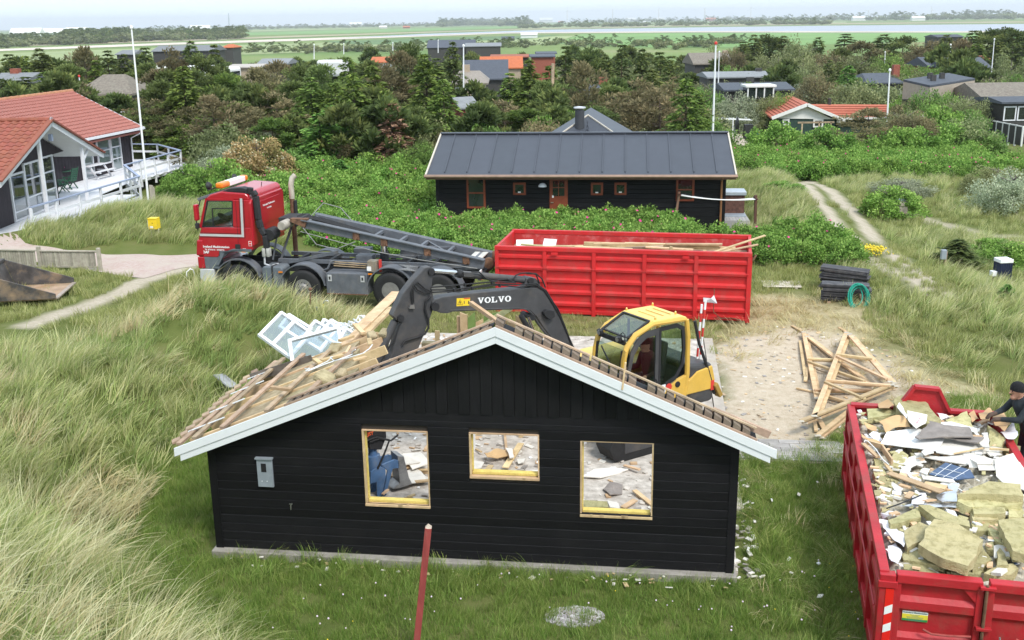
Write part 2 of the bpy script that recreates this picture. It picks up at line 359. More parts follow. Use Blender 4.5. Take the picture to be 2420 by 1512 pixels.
bs_=l_s+(BANDZ+.3-l_z)*(a_s-l_s)/(a_z-l_z);be_=r_s-(BANDZ+.3-r_z)*(r_s-a_s)/(a_z-r_z);box('band_board',BLACKW,house,bs_,be_,-.032,0,BANDZ,BANDZ+.12)
s=.3;k=0
while s<HW-.2:
 w=.165;s1=s+w-.004
 za,zb=rake(s)-.10,rake(s1)-.10
 if min(za,zb)>BANDZ+.16:
  y0=-.030 if k%2 else-.044
  mz=[]
  pts=[(s,BANDZ+.121),(s1,BANDZ+.121),(s1,zb)]+([(a_s,a_z-.1)]if s<a_s<s1 else[])+[(s,za)]
  MB().prism(pts,'y',y0,0).build('upright_plank',BLACKV,house)
 s+=w;k+=1
box('corner_board',BLACKW,house,-.02,.1,-.045,.10,.02,rake(0)-.2);box('corner_board',BLACKW,house,HW-.1,HW+.02,-.045,.10,.02,rake(HW)-.2)
def wallcore():
 m=MB();y0,y1=.002,.14;cuts=sorted({0.02,HW-.02,*[w[0]for w in WIN],*[w[1]for w in WIN],a_s})
 for p,q in zip(cuts[:-1],cuts[1:]):
  w=next((w for w in WIN if w[0]-.01<=p and q<=w[1]+.01),None)
  t0,t1=rake(p)-.12,rake(q)-.12
  if w:m.prism([(p,.05),(q,.05),(q,w[2]),(p,w[2])],'y',y0,y1);m.prism([(p,w[3]),(q,w[3]),(q,t1),(p,t0)],'y',y0,y1)
  else:m.prism([(p,.05),(q,.05),(q,t1),(p,t0)],'y',y0,y1)
 return m
wallcore().build('wall_core',pm('wall_core_dark',(.05,.04,.032),.2,3,.9),house)
for(a,b,c,d)in WIN:
 fr=thing_fr=bpy.data.objects.new('window_opening',None);COL.objects.link(fr);fr.parent=house
 m_=random.uniform
 box('sill_board',RAWW,fr,a,b,-.05,.03,c-.035,c+.004,.004)
 MB().bb(a+.03,b-.03,.031,.13,c,c+.05).build('insulation_strip',YFOAM,fr,bevel=.01)
 box('jamb_board',RAWW,fr,a,a+.028,-.03,.14,c+.005,d-.02,.003);box('jamb_board',RAWW,fr,b-.024,b,-.03,.14,c+.005,d-.02,.003)
 box('jamb_wool',YFOAM,fr,a+.0285,a+.045,.04,.10,c+.06,d-.03);box('head_board',RAWW,fr,a,b,-.03,.14,d-.02,d-.001,.003)
 for i in range(5):
  x=m_(a+.05,b-.15);box('splinter',RAWW,fr,x,x+m_(.03,.1),-.056,-.045,c-.03,c+m_(0.,.02))
for nm,p,q in(('left',(l_s,l_z),(a_s,a_z)),('right',(a_s,a_z),(r_s,r_z))):
 for(o0,o1,y0,y1)in((0,-.135,OV-.028,OV),(-.1352,-.245,OV-.012,OV+.012)):
  e0=0 if nm=='left' and o0==0 else(.09 if nm=='left' else 0);e1=0 if nm=='right' and o0==0 else(.09 if nm=='right' else 0)
  dl=Vector((q[0]-p[0],q[1]-p[1])).normalized()
  P0=(p[0]+dl.x*e0,p[1]+dl.y*e0);Q0=(q[0]-dl.x*e1,q[1]-dl.y*e1)
  MB().prism([(P0[0],P0[1]+o1),(Q0[0],Q0[1]+o1),(Q0[0],Q0[1]+o0),(P0[0],P0[1]+o0)],'y',y0,y1).build('bargeboard',WHITEP,house,bevel=.004)
for p,q in(((l_s,l_z),(a_s,a_z)),((a_s,a_z),(r_s,r_z))):
 MB().prism([(p[0],p[1]-.15),(q[0],q[1]-.15),(q[0],q[1]-.12),(p[0],p[1]-.12)],'y',OV+.03,.0).build('soffit_board',BLACKW,house)
for side,(p,q)in(('l',((l_s,l_z),(a_s,a_z))),('r',((a_s,a_z),(r_s,r_z)))):
 L=math.hypot(q[0]-p[0],q[1]-p[1]);dx,dz=(q[0]-p[0])/L,(q[1]-p[1])/L;nx_,nz_=-dz,dx
 wdt=.30;f0,f1=(.36,.99)if side=='l' else(.0,.93)
 MB().prism([(p[0]+dx*L*f0,p[1]+dz*L*f0-.02),(p[0]+dx*L*f1,p[1]+dz*L*f1-.02),(p[0]+dx*L*f1,p[1]+dz*L*f1+.004),(p[0]+dx*L*f0,p[1]+dz*L*f0+.004)],'y',OV+.002,OV+wdt).build('roof_underlay',FELT,house)
 n=int(L*(f1-f0)/.145)
 for i in range(n):
  t0=L*f0+i*.145;x,z=p[0]+dx*t0,p[1]+dz*t0
  x2,z2=x+dx*.115,z+dz*.115
  lift=.085 if side=='r' else.03
  if random.random()<.06:continue
  if side=='r':MB().prism([(x,z+.012),(x2,z2+.012),(x2+nx_*.02,z2+lift),(x+nx_*.03,z+lift+.025)],'y',OV+.01+random.uniform(0,.02),OV+wdt-.05).build('roof_tile',TILEB,house)
  else:MB().prism([(x,z+.012),(x2,z2+.012),(x2,z2+lift+.018),(x,z+lift-.01)],'y',OV+.01+random.uniform(0,.01),OV+wdt-.05).build('roof_tile',TILEB,house)
 zo=.135 if side=='r' else.062
 a0,a1=L*f0,L*f1
 for(b0,b1)in((a0,a0+(a1-a0)*.36),(a0+(a1-a0)*.37,a1)):
  bar('edge_batten',OLDW,house,(p[0]+dx*b0,OV+.14,p[1]+dz*b0+zo),(p[0]+dx*b1,OV+.14,p[1]+dz*b1+zo),.05,.022,up=(nx_,0,nz_))
 bar('edge_batten',OLDW,house,(p[0]+dx*a0,OV-.005,p[1]+dz*a0+.016),(p[0]+dx*a1,OV-.005,p[1]+dz*a1+.016),.03,.028,up=(nx_,0,nz_))
bar('broken_rafter_end',OLDW,house,(r_s-.9,OV+.22,r_z+.47),(r_s-.08,OV+.22,r_z+.13),.05,.11,.005)
bar('broken_rafter_end',RAWW,house,(a_s-.55,.9,a_z+.02),(a_s-.05,.35,a_z-.12),.06,.06,.004)
bar('broken_batten',RAWW,house,(6.32,OV-.01,rake(6.32)-.10),(6.36,OV+.02,rake(6.36)+.30),.06,.025)
def hl(u,v,z):p=G(u,v,z)-HL;return(p.dot(HDIR),p.dot(HN),z)
def lz(s):return l_z+(a_z-l_z)*(s-l_s)/(a_s-l_s)
TORN=[(-.3,3.6),(.6,3.2),(1.5,2.6),(2.4,2.3),(3.3,2.0),(4.2,1.7)]
def slope_pt(s,t,o=0.):return(s,t,lz(s)+o)
for i,t in enumerate((.16,.92,1.66,2.4,3.1)):
 e=2.75-.25*i+random.uniform(-.1,.2);bar('rafter',RAWW,house,slope_pt(-.35,t,-.14),slope_pt(e,t+random.uniform(-.05,.05),-.14),.05,.15,.004)
for i,t in enumerate((.24,.98,1.73,2.46)):
 e=2.2-.2*i;b0=.15
 while b0<e:
  b1=min(e,b0+random.uniform(.7,1.3));m=MB().prism([(b0,lz(b0)-.24),(b1,lz(b1)-.24),(b1,lz(b1)-.085),(b0,lz(b0)-.085)],'y',t-.03,t+.62)
  m.build('wool_slab',WOOLR,house,bevel=.015);b0=b1+.012
for i,s in enumerate((-.42,-.16,.30,1.02,1.62)):
 e=(3.7,3.5,3.2,2.7,2.0)[i];bar('roof_batten',OLDW,house,slope_pt(s,-.15,.0),slope_pt(s+random.uniform(.0,.25),e,.0+random.uniform(0,.05)),.075,.045,.004)
for i,t in enumerate((.35,1.2,2.1,2.9)):
 bar('flashing_strip',WHITEP,house,slope_pt(-.48,t,.03),slope_pt(.12,t+.04,.03),.035,.012)
for i in range(13):
 t=.05+i*.28;bar('broken_tile_end',OLDW,house,slope_pt(-.62+random.uniform(-.05,.02),t,.02),slope_pt(-.5,t+.05,.02),.13,.04,.006)
bar('verge_board',DARKW,house,hl(593,893,1.86),hl(738,848,2.28),.03,.16,.004)
bar('plate_beam',RAWW,house,hl(742,885,2.28),hl(868,762,2.42),.16,.05,.004);bar('plate_beam',RAWW,house,hl(775,880,2.2),hl(885,757,2.34),.05,.18,.004)
bar('splintered_board',RAWW,house,hl(850,775,2.40),hl(938,690,2.46),.24,.03,.004);bar('splintered_board',RAWW,house,hl(862,790,2.34),hl(925,728,2.42),.12,.06,.004)
for q in((832,815),(845,800),(858,790),(840,835)):bar('cross_noggin',RAWW,house,hl(q[0],q[1],2.22),hl(q[0]+45,q[1]+2,2.2),.06,.09,.004)
for(s_,t_,h_)in((2.32,1.9,.62),(2.85,2.05,.72),(2.5,3.3,.6),(2.7,4.4,.5)):
 bar('stud',RAWW,house,(s_,t_,1.9),(s_+.02,t_,1.9+h_),.045,.09)
for i,(s_,t_,w_,h_)in enumerate(((1.75,1.65,.5,.55),(2.36,1.95,.46,.58),(2.0,3.0,.5,.5),(2.62,3.4,.5,.46))):
 MB().box((s_+w_/2,t_+.1,2.0+h_/2),(w_,.14,h_),Matrix.Rotation(random.uniform(-.1,.1),3,'Z')).build('wool_slab',WOOLR,house,bevel=.02)
for i in range(8):
 s_,t_=random.uniform(1.1,2.3),random.uniform(.3,3.2);a=random.uniform(0,3.1)
 d=Vector((math.cos(a),math.sin(a),random.uniform(-.1,.12)))*random.uniform(.15,.5);z=lz(s_)+random.uniform(.0,.08)
 bar('broken_offcut',RAWW,house,(s_,t_,z),(s_+d.x,t_+d.y,z+abs(d.z)),random.uniform(.04,.12),random.uniform(.02,.05),.004)
for i in range(6):
 s_,t_=random.uniform(.9,2.2),random.uniform(.2,3.0);sz=random.uniform(.15,.4)
 MB().box((s_,t_,lz(s_)-.03),(sz,sz*.8,.12),Matrix.Rotation(random.uniform(0,3),3,'Z')@Matrix.Rotation(-.39,3,'Y')).build('wool_scrap',WOOLR,house,bevel=.03)
for i in range(2):
 pts=[];s_,t_=random.uniform(.9,1.6),random.uniform(.6,2.4)
 for j in range(9):pts.append((s_+j*.14+.12*math.sin(j*1.3+i),t_+.22*math.sin(j*.9+i*2),lz(s_+j*.12)+.10+.07*abs(math.sin(j*.8+i))))
 tube('loose_cable',WHITEP,house,pts,.009,5)
GREENB=pm('green_painted_board',(.17,.25,.07),.2,4,.7,.2,30,objvar=.15)
for i in range(8):
 s_=3.05+i*.155;MB().prism([(s_,.9),(s_+.14,.9),(s_+.14,2.55+.08*math.sin(i*2.1)+(i>5)*-.15),(s_,2.5+.1*math.cos(i*1.7))],'y',5.0,5.03).build('inner_wall_board',GREENB if i in(1,3,4)else RAWW,house)
bar('splintered_board',pm('pale_green_splinter',(.55,.56,.30),.25,5,.8,.3),house,(3.5,4.9,2.35),(4.35,4.75,2.98),.05,.11);bar('splintered_board',RAWW,house,(4.2,5.0,2.1),(4.5,4.9,2.6),.10,.03)
bar('wall_stud',RAWW,house,(3.02,5.1,.02),(3.02,5.1,2.5),.06,.1);bar('wall_stud',RAWW,house,(4.2,5.1,.02),(4.2,5.1,2.3),.06,.1)
box('side_wall',BLACKW,house,-.02,.1,.10,4.5,.02,1.80)
(bs0,bz1),(bs1,bz0)=hs(606,1083,-.05),hs(648,1150,-.05)
mb=box('meter_box',GREYM,house,bs0,bs1,-.075,-.034,bz0,bz1,.006)
box('meter_window',FELT,mb,bs0+.07,bs0+.15,-.079,-.0752,bz1-.21,bz1-.07);box('hood',GREYM,mb,bs0-.015,bs1+.015,-.10,-.034,bz1+.001,bz1+.025)
for q in(.07,.15):MB().lathe([(.008,0),(.008,.006)],(bs0+q,-.083,bz0+.10),'Y',8).build('lock',WHITEP,mb)
ts,tz=hs(689,1194,-.05);STEEL=pm('bare_steel',(.62,.62,.62),.1,6,.3,metal=.9)
tp=tube('outside_tap',STEEL,house,[(ts,-.03,tz+.02),(ts,-.09,tz+.02),(ts,-.10,tz-.05)],.009,6);bar('tap_handle',STEEL,tp,(ts-.025,-.085,tz+.04),(ts+.025,-.085,tz+.04),.01,.01)
MB().bb(-.06,HW+.06,-.16,.2,-.1,.075).build('plinth',pm('plinth_concrete',(.30,.28,.25),.2,5,.95,.5,30,dirt=(.16,.15,.11),dirtamt=.7,dscale=2),house,bevel=.015)
m=MB().bb(-.06,HW+.1,.14,SLAB_T,-.3,.02).build('concrete_slab',CONCR);m.location=HL;m.rotation_euler.z=HANG;tag(m,kind='structure')
m=MB().bb(HW+.12,HW+.34,2.2,SLAB_T,-.3,.045).build('slab_edge',pm('edge_concrete',(.42,.375,.32),.12,6,.9,.3));m.location=HL;m.rotation_euler.z=HANG;tag(m,kind='structure')
XGREY=pm('excavator_grey',(.060,.060,.063),.18,4,.5,.1,60,dirt=(.16,.13,.10),dirtamt=.45,dscale=2.2)
XDARK=pm('excavator_dark',(.022,.022,.024),.2,5,.6)
XYEL=pm('excavator_yellow',(.66,.41,.075),.08,3,.42,coat=.3,dirt=(.5,.36,.12),dirtamt=.25,dscale=2)
XROOF=pm('excavator_pale_yellow',(.76,.53,.16),.06,3,.5,dirt=(.66,.52,.28),dirtamt=.3,dscale=2)
CHROME=pm('chrome_rod',(.75,.76,.78),.03,5,.12,metal=1.)
RUBBER=pm('black_rubber',(.017,.017,.018),.25,8,.7)
STICKY=pm('yellow_sticker',(.80,.56,.03),.04,3,.5);WHITEL=pm('white_lettering',(.82,.83,.83),.03,3,.5);REDL=pm('red_lettering',(.6,.05,.04),.05,3,.5)
BLUEP=pm('blue_grapple_paint',(.075,.155,.30),.25,4,.5,.1,50,dirt=(.20,.20,.21),dirtamt=.5,dscale=5)
RUSTY=pm('rusty_steel',(.16,.085,.05),.4,8,.85,.4,40)
GLZ=glass('cab_glass',(.62,.72,.68),.25)
XH=R_(212);XO=Vector((2.22,19.72,.02));XF=Vector((math.cos(XH),math.sin(XH),0));XL=Vector((-XF.y,XF.x,0))
exc=thing('excavator','excavator with yellow cab and dark grey boom working behind the black gable','excavator',XO,XH)
XINV=(Matrix.Translation(XO)@Matrix.Rotation(XH,4,'Z')).inverted()
BF=XO+XF*.75-XL*.20;BG=Vector((-2.30,17.25,0));BD=(BG-BF);BD.z=0;BD.normalize();BNn=Vector((-BD.y,BD.x,0))
if BNn.y>0:BNn=-BNn
def bpl(u,v,off=0.):return onplane(u,v,BF+BNn*off,BNn)
def z4(L):return[(874.1+x*.2001,590.6+y*.2001)for x,y in L]
def plate(name,uv,off,th,mat,parent=None,bevel=.0,**k):
 c=[bpl(u,v,off)for u,v in uv];n=len(c);a=[p+BNn*th/2 for p in c];b=[p-BNn*th/2 for p in c]
 m=MB().add(a+b,[tuple(range(n)),tuple(range(n,2*n))[::-1]]+[(i,(i+1)%n,n+(i+1)%n,n+i)for i in range(n)])
 return m.xf(XINV).build(name,mat,parent or exc,bevel=bevel,**k)
def ptube(name,uv,off,r,mat,parent=None,n=8):return MB().tube([bpl(u,v,off)for u,v in uv],r,n).xf(XINV).build(name,mat,parent or exc,smooth=True)
def pin(name,uv,off,r,th,mat,parent):
 c=bpl(*uv,off);return MB().tube([c-BNn*th/2,c+BNn*th/2],r,14).xf(XINV).build(name,mat,parent,smooth=True)
BOOM=z4([(690,640),(700,590),(740,565),(820,540),(1000,515),(1300,484),(1600,456),(1850,430),(1960,432),(2050,480),(2115,565),(2185,700),(2270,900),(2400,1190),(2510,1480),(2400,1560),(2260,1320),(2140,1065),(2060,965),(1985,862),(1925,765),(1850,702),(1760,686),(1300,697),(940,712),(880,732),(800,728),(730,700)])
boom=plate('boom',BOOM,0,.24,XGREY,bevel=.012)
ptube('flange',z4([(940,712),(1300,697),(1760,686),(1850,702),(1925,765),(1985,862),(2060,965),(2140,1065)]),.115,.014,XGREY,boom)
plate('cylinder_bracket',z4([(1800,400),(1825,330),(1860,312),(1930,325),(1975,375),(1990,420),(1900,440)]),0,.16,XGREY,boom,bevel=.01)
STK=z4([(620,200),(690,188),(728,235),(712,330),(702,440),(728,580),(715,700),(650,880),(570,1090),(470,1330),(250,1800),(95,2130),(10,2110),(60,1750),(170,1340),(235,1200),(300,960),(345,850),(290,815),(240,765),(280,680),(360,510),(490,340)])
stick=plate('stick',STK,.0,.18,XGREY,bevel=.012)
plate('edge_rib',z4([(610,190),(640,190),(500,360),(380,530),(300,690),(262,770),(236,765),(275,670),(350,515),(480,340)]),-.09,.06,XDARK,stick)
pin('pivot_pin',z4([(725,650)])[0],0,.075,.33,XDARK,boom);pin('pin',z4([(690,240)])[0],0,.06,.26,XDARK,stick);pin('pin',z4([(1862,352)])[0],0,.06,.24,XDARK,boom);pin('pin',z4([(1865,775)])[0],0,.055,.36,XDARK,boom);pin('pin',z4([(330,790)])[0],0,.06,.26,XDARK,stick)
cyl=ptube('stick_cylinder',z4([(1045,282),(1250,300),(1810,350)]),.0,.062,XGREY,n=14)
ptube('piston_rod',z4([(700,240),(1050,268)]),.0,.036,CHROME,cyl,12);ptube('gland',z4([(1020,272),(1075,285)]),0,.075,XDARK,cyl,14)
plate('valve_block',z4([(1095,255),(1205,262),(1205,318),(1095,310)]),.07,.08,XGREY,cyl,bevel=.006)
bc=ptube('bucket_cylinder',z4([(290,840),(215,1010),(60,1370)]),.0,.068,XGREY,n=14)
ptube('gland',z4([(322,800),(285,850)]),.0,.05,XDARK,bc,12);ptube('rod_end',z4([(70,1350),(-60,1640),(-90,1950)]),0,.04,RUSTY,bc,10)
for o in(-.17,.17):ptube('boom_cylinder',z4([(1780,770),(1900,990),(2100,1440)]),o,.05,XDARK,n=12)
ptube('piston_rod',z4([(1868,790),(1930,960)]),.17,.03,CHROME,n=10)
HB=[[(720,440),(1110,408),(1440,375),(1700,385)],[(720,470),(990,470),(1200,440),(1450,400),(1800,410),(1960,395),(2080,480),(2150,600),(2220,700),(2300,900),(2390,1150)],[(740,500),(900,490),(1050,492),(1200,450),(1530,412),(1760,440),(1950,410),(2060,480),(2160,640),(2250,800),(2340,1010)],[(1200,255),(1290,260),(1360,330),(1430,365),(1620,345),(1720,390)],[(1690,350),(1720,300),(1780,275),(1880,270),(1960,290),(2000,390)],[(1850,280),(1960,280),(2030,340),(2070,440)],[(500,640),(490,480),(520,400),(560,380),(640,450),(720,490)],[(515,620),(510,470),(525,420),(560,470),(640,505),(720,500)],[(720,545),(660,600),(650,700),(690,830),(690,920),(650,990),(560,1030),(470,1055),(410,1075),(380,1120)],[(350,880),(280,1080),(190,1190),(110,1380)]]
for i,L in enumerate(HB):
 hsn=ptube('hydraulic_hose',z4(L),.13 if i not in(3,4,5)else.09,.014 if i<8 else.019,RUBBER,boom if i<6 else stick,6)
for c in((1120,410),(1440,380),(1205,450),(1530,415),(990,470)):plate('hose_clamp',z4([(c[0]-9,c[1]-16),(c[0]+9,c[1]-16),(c[0]+9,c[1]+22),(c[0]-9,c[1]+22)]),.14,.05,XDARK,boom)
plate('hose_coupling',z4([(470,650),(515,640),(520,690),(460,690)]),.12,.05,STEEL,stick);plate('work_light',z4([(2040,735),(2075,705),(2160,715),(2170,780),(2110,820),(2050,770)]),.17,.10,XDARK,boom,bevel=.006)
def letters(chars,u0,v0,u1,v1,hgtpx,off,parent,mat):
 GL={'V':[[(0,1),(.42,1),(.42,.88),(.35,.88),(.52,.38),(.68,.88),(.6,.88),(.6,1),(1,1),(1,.88),(.9,.88),(.6,0),(.4,0),(.1,.88),(0,.88)]],'L':[[(0,1),(.5,1),(.5,.88),(.38,.88),(.38,.14),(.7,.14),(.82,.4),(.92,.4),(.92,0),(0,0),(0,.12),(.12,.12),(.12,.88),(0,.88)]]}
 n=len(chars);m=MB()
 for i,ch in enumerate(chars):
  def tr(x,y):
   f=(i+x*.93)/n;u=u0+(u1-u0)*f;v=v0+(v1-v0)*f+(.5-y)*hgtpx
   return bpl(u,v,off)
  if ch=='O':
   k=18;ro=[tr(.5+.5*math.cos(2*math.pi*j/k),.5+.52*math.sin(2*math.pi*j/k))for j in range(k)];ri=[tr(.5+.22*math.cos(2*math.pi*j/k),.5+.36*math.sin(2*math.pi*j/k))for j in range(k)]
   m.add(ro+ri,[(j,(j+1)%k,k+(j+1)%k,k+j)for j in range(k)])
  else:
   for P_ in GL[ch]:m.add([tr(*q)for q in P_],[tuple(range(len(P_)))])
 return m.xf(XINV).build('lettering',mat,parent,kind='stuff')
(lu0,lv0),(lu1,lv1)=z4([(1272,598),(1672,572)]);letters('VOLVO',lu0,lv0,lu1,lv1,13.5,.1245,boom,WHITEL)
wp=plate('warning_plate',z4([(1023,572),(1181,563),(1179,655),(1021,664)]),.122,.006,STICKY,boom)
plate('red_strip',z4([(1106,569),(1179,565),(1179,575),(1106,580)]),.1256,.002,REDL,wp)
def tri(name,L,w):
 pts=z4(L);m=MB().tube([bpl(u,v,.1265)for u,v in pts],w,4).xf(XINV);return m.build(name,XDARK,wp)
tri('warning_triangle',[(1034,645),(1064,585),(1096,645),(1034,645)],.004)
plate('warning_figure',z4([(1158,600),(1168,600),(1168,638),(1158,638)]),.1256,.002,XDARK,wp);plate('warning_figure',z4([(1055,608),(1072,608),(1066,636),(1060,636)]),.1256,.002,XDARK,wp);plate('warning_figure',z4([(1108,602),(1118,602),(1118,634),(1108,634)]),.1256,.002,RUSTY,wp)
def z8(L):return[(806.8+x*.3337,1007.6+y*.3337)for x,y in L]
gr=plate('quick_coupler',z8([(170,-60),(290,-70),(300,60),(265,150),(185,150),(165,60)]),.06,.22,XDARK,bevel=.01)
text_c=bpl(*z8([(205,52)])[0],.175);tl=XINV@text_c
xd=(XINV.to_3x3()@(-BD));text('lettering','JST',.085,pm('orange_spray',(.75,.12,.03),.05,3,.6),gr,tl,xd,(0,0,1),.002)
g0=bpl(*z8([(225,260)])[0],.05)
def gloc(x,y,z):return XINV@(g0+(-BD)*x+BNn*y+Vector((0,0,z)))
gp_=MB().tube([gloc(0,0,.36),gloc(0,0,.16),gloc(0,0,.16),gloc(0,0,-.12)],[.075,.075,.125,.125],18).build('rotator',BLUEP,exc,smooth=True)
for yy in(-.13,.13):
 for jaw,pts in(('grab_arm',[(-.12,-.08),(.06,-.02),(.16,-.10),(.16,-.24),(.06,-.62),(-.02,-.62),(-.02,-.30),(-.14,-.30)]),('grab_arm',[(.10,0),(.34,.04),(.44,.0),(.42,-.14),(.30,-.12),(.14,-.60),(.08,-.60),(.20,-.14)])):
  n=len(pts);A=[gloc(x,yy+.02,z)for x,z in pts];Bq=[gloc(x,yy-.02,z)for x,z in pts]
  MB().add(A+Bq,[tuple(range(n)),tuple(range(n,2*n))[::-1]]+[(i,(i+1)%n,n+(i+1)%n,n+i)for i in range(n)]).build(jaw,BLUEP,exc,bevel=.006)
m=MB();A=[(.40,.10),(.52,.06),(.60,-.36),(.66,-.50),(.44,-.52),(.28,-.50),(.42,-.42),(.40,-.10)]
n=len(A);P1=[gloc(x,.15,z)for x,z in A];P2=[gloc(x,-.15,z)for x,z in A]
m.add(P1+P2,[tuple(range(n)),tuple(range(n,2*n))[::-1]]+[(i,(i+1)%n,n+(i+1)%n,n+i)for i in range(n)]);m.build('grab_jaw',pm('worn_jaw_steel',(.30,.30,.30),.3,6,.4,metal=.6),exc,bevel=.006)
MB().tube([gloc(.02,-.16,-.05),gloc(.30,-.16,-.02)],.05,10).build('grab_cylinder',BLUEP,exc,smooth=True)
for L in([(180,100),(250,75),(340,95),(300,200),(255,300)],[(200,110),(270,85),(350,100),(400,60)]):ptube('hydraulic_hose',z8(L),.2,.018,RUBBER,gr,6)
cw0,cw1=.15,1.02
PRO=[(-.60,1.0),(-.66,1.45),(-.60,2.45),(-.52,2.60),(.22,2.62),(.72,2.38),(.84,2.22),(.95,1.0)]
cab=bpy.data.objects.new('cab',None);COL.objects.link(cab);cab.parent=exc
m=MB().prism([(-.66,2.50),(-.60,2.58),(-.50,2.625),(.16,2.635),(.26,2.60),(.26,2.545),(-.58,2.51)],'y',cw0-.03,cw1+.03);m.build('roof',XROOF,cab,bevel=.03,seg=3)
for i in range(3):box('roof_rib',XROOF,cab,-.38+i*.18,-.35+i*.18,cw0+.2,cw1-.15,2.633,2.648,.006)
for(x,y)in((.14,cw0+.02),(-.5,cw0+.02),(.12,cw1-.02),(-.45,cw1-.12)):MB().lathe([(.02,0),(.02,.05),(.006,.07)],(x,y,2.62),'Z',8).build('roof_stud',XYEL,cab)
for y in(cw0,cw1):
 pts=[(-.58,y,2.54),(.20,y,2.57),(.60,y,2.42),(.80,y,2.22),(.86,y,2.0),(.95,y,1.0)]
 for a,b in zip(pts[:-1],pts[1:]):pass
 MB().tube(pts,[.05,.055,.055,.055,.05,.05],8).build('pillar',XYEL,cab,smooth=True)
 MB().tube([(-.62,y,2.52),(-.67,y,2.2),(-.68,y,1.45),(-.62,y,1.0)],.05,8).build('pillar',XYEL,cab,smooth=True)
m=MB().add([(.24,cw0+.04,2.612),(.24,cw1-.04,2.612),(.74,cw1-.04,2.375),(.74,cw0+.04,2.375)],[(0,1,2,3)]);wf=m.build('roof_window_pane',GLZ,cab)
for a,b in(((.24,cw0+.05,2.62),(.24,cw1-.05,2.62)),((.74,cw0+.05,2.38),(.74,cw1-.05,2.38)),((.24,cw0+.06,2.62),(.74,cw0+.06,2.38)),((.24,cw1-.06,2.62),(.74,cw1-.06,2.38))):
 bar('roof_window_frame',XDARK,cab,a,b,.05,.02)
m=MB().add([(.84,cw0+.05,2.17),(.84,cw1-.05,2.17),(.93,cw1-.05,1.35),(.93,cw0+.05,1.35)],[(0,1,2,3)]);m.build('front_pane',GLZ,cab)
bar('front_frame',XDARK,cab,(.80,cw0+.05,2.28),(.80,cw1-.05,2.28),.05,.06);bar('front_frame',XDARK,cab,(.93,cw0+.05,1.35),(.93,cw1-.05,1.35),.04,.04)
bar('front_frame',XDARK,cab,(.85,cw0+.06,2.15),(.96,cw0+.06,1.0),.03,.04);bar('front_frame',XDARK,cab,(.85,cw1-.06,2.15),(.96,cw1-.06,1.0),.03,.04)
bar('wiper',XDARK,cab,(.87,.35,2.1),(.90,.75,1.75),.02,.02)
for y in(.30,.86):
 lb=MB().box((.86,y,2.36),(.07,.13,.09),Matrix.Rotation(.3,3,'Y')).build('work_light',XDARK,cab,bevel=.01)
 MB().lathe([(.045,0),(.045,.006)],(.898,y,2.35),'X',12).build('lens',STEEL,lb)
bar('light_bar',XDARK,cab,(.82,cw0+.02,2.33),(.82,cw1-.02,2.33),.03,.03)
tube('mirror_hoop',XDARK,cab,[(.84,.92,2.36),(.84,.90,2.46),(.84,.96,2.50),(.84,1.02,2.46),(.84,1.01,2.36)],.01,6)
tube('grab_handle',XYEL,cab,[(.86,cw1+.02,2.18),(.90,cw1+.12,2.18),(.92,cw1+.12,2.1),(.99,cw1+.12,1.25),(.97,cw1+.04,1.2)],.017,8)
yn=cw1+.035
DO=[(.84,1.02),(.80,1.75),(.72,2.12),(.58,2.33),(.38,2.45),(.06,2.47),(.06,1.02)];DI=[(.75,1.12),(.72,1.75),(.65,2.04),(.53,2.22),(.36,2.33),(.14,2.35),(.14,1.12)]
def ringp(o,i,y0,y1):
 n=len(o);m=MB();vs=[(x,y1,z)for x,z in o]+[(x,y1,z)for x,z in i]+[(x,y0,z)for x,z in o]+[(x,y0,z)for x,z in i]
 fs=[]
 for j in range(n):
  k=(j+1)%n;fs+=[(j,k,n+k,n+j),(2*n+j,2*n+k,k,j),(n+j,n+k,3*n+k,3*n+j)]
 return m.add(vs,fs)
door=ringp(DO,DI,yn-.03,yn).build('door',XGREY,cab)
MB().add([(x,yn-.015,z)for x,z in DI],[tuple(range(len(DI)))]).build('door_pane',GLZ,door)
tube('door_handle',XDARK,door,[(.13,yn+.01,1.5),(.11,yn+.03,1.45),(.11,yn+.03,1.25),(.13,yn+.01,1.2)],.012,6)
text('lettering','VOLVO',.075,WHITEL,door,(.30,yn+.004,1.065),(-1,0,0),(0,0,1),.003)
SO=[(.045,1.45),(.045,2.47),(-.40,2.48),(-.56,2.40),(-.60,1.95),(-.56,1.62),(-.38,1.38),(.045,1.22)];SI=[(.0,1.45),(.0,2.40),(-.38,2.41),(-.50,2.34),(-.54,1.95),(-.50,1.66),(-.35,1.45),(.0,1.30)]
sw=ringp(SO,SI,yn-.05,yn-.01).build('side_window_frame',XDARK,cab);MB().add([(x,yn-.02,z)for x,z in SI],[tuple(range(len(SI)))]).build('side_window_pane',GLZ,sw)
yf=cw0-.01
MB().add([(-.5,yf,1.3),(.85,yf,1.3),(.78,yf,2.1),(.5,yf,2.3),(-.5,yf,2.45)],[(0,1,2,3,4)]).build('far_pane',GLZ,cab)
bar('far_frame',XDARK,cab,(.06,yf,1.1),(.06,yf,2.45),.03,.04);bar('far_frame',XDARK,cab,(-.6,yf,1.5),(.9,yf,1.5),.03,.03)
MB().add([(-.65,cw0+.08,1.5),(-.65,cw1-.08,1.5),(-.61,cw1-.08,2.42),(-.61,cw0+.08,2.42)],[(0,1,2,3)]).build('rear_pane',GLZ,cab)
box('cab_floor',XDARK,cab,-.6,.93,cw0,cw1,.92,1.0)
MB().prism([(-.62,1.0),(-.66,1.42),(-.42,1.36),(.02,1.18),(.02,1.0)],'y',cw1-.05,cw1+.03).build('side_panel',XYEL,cab,bevel=.01)
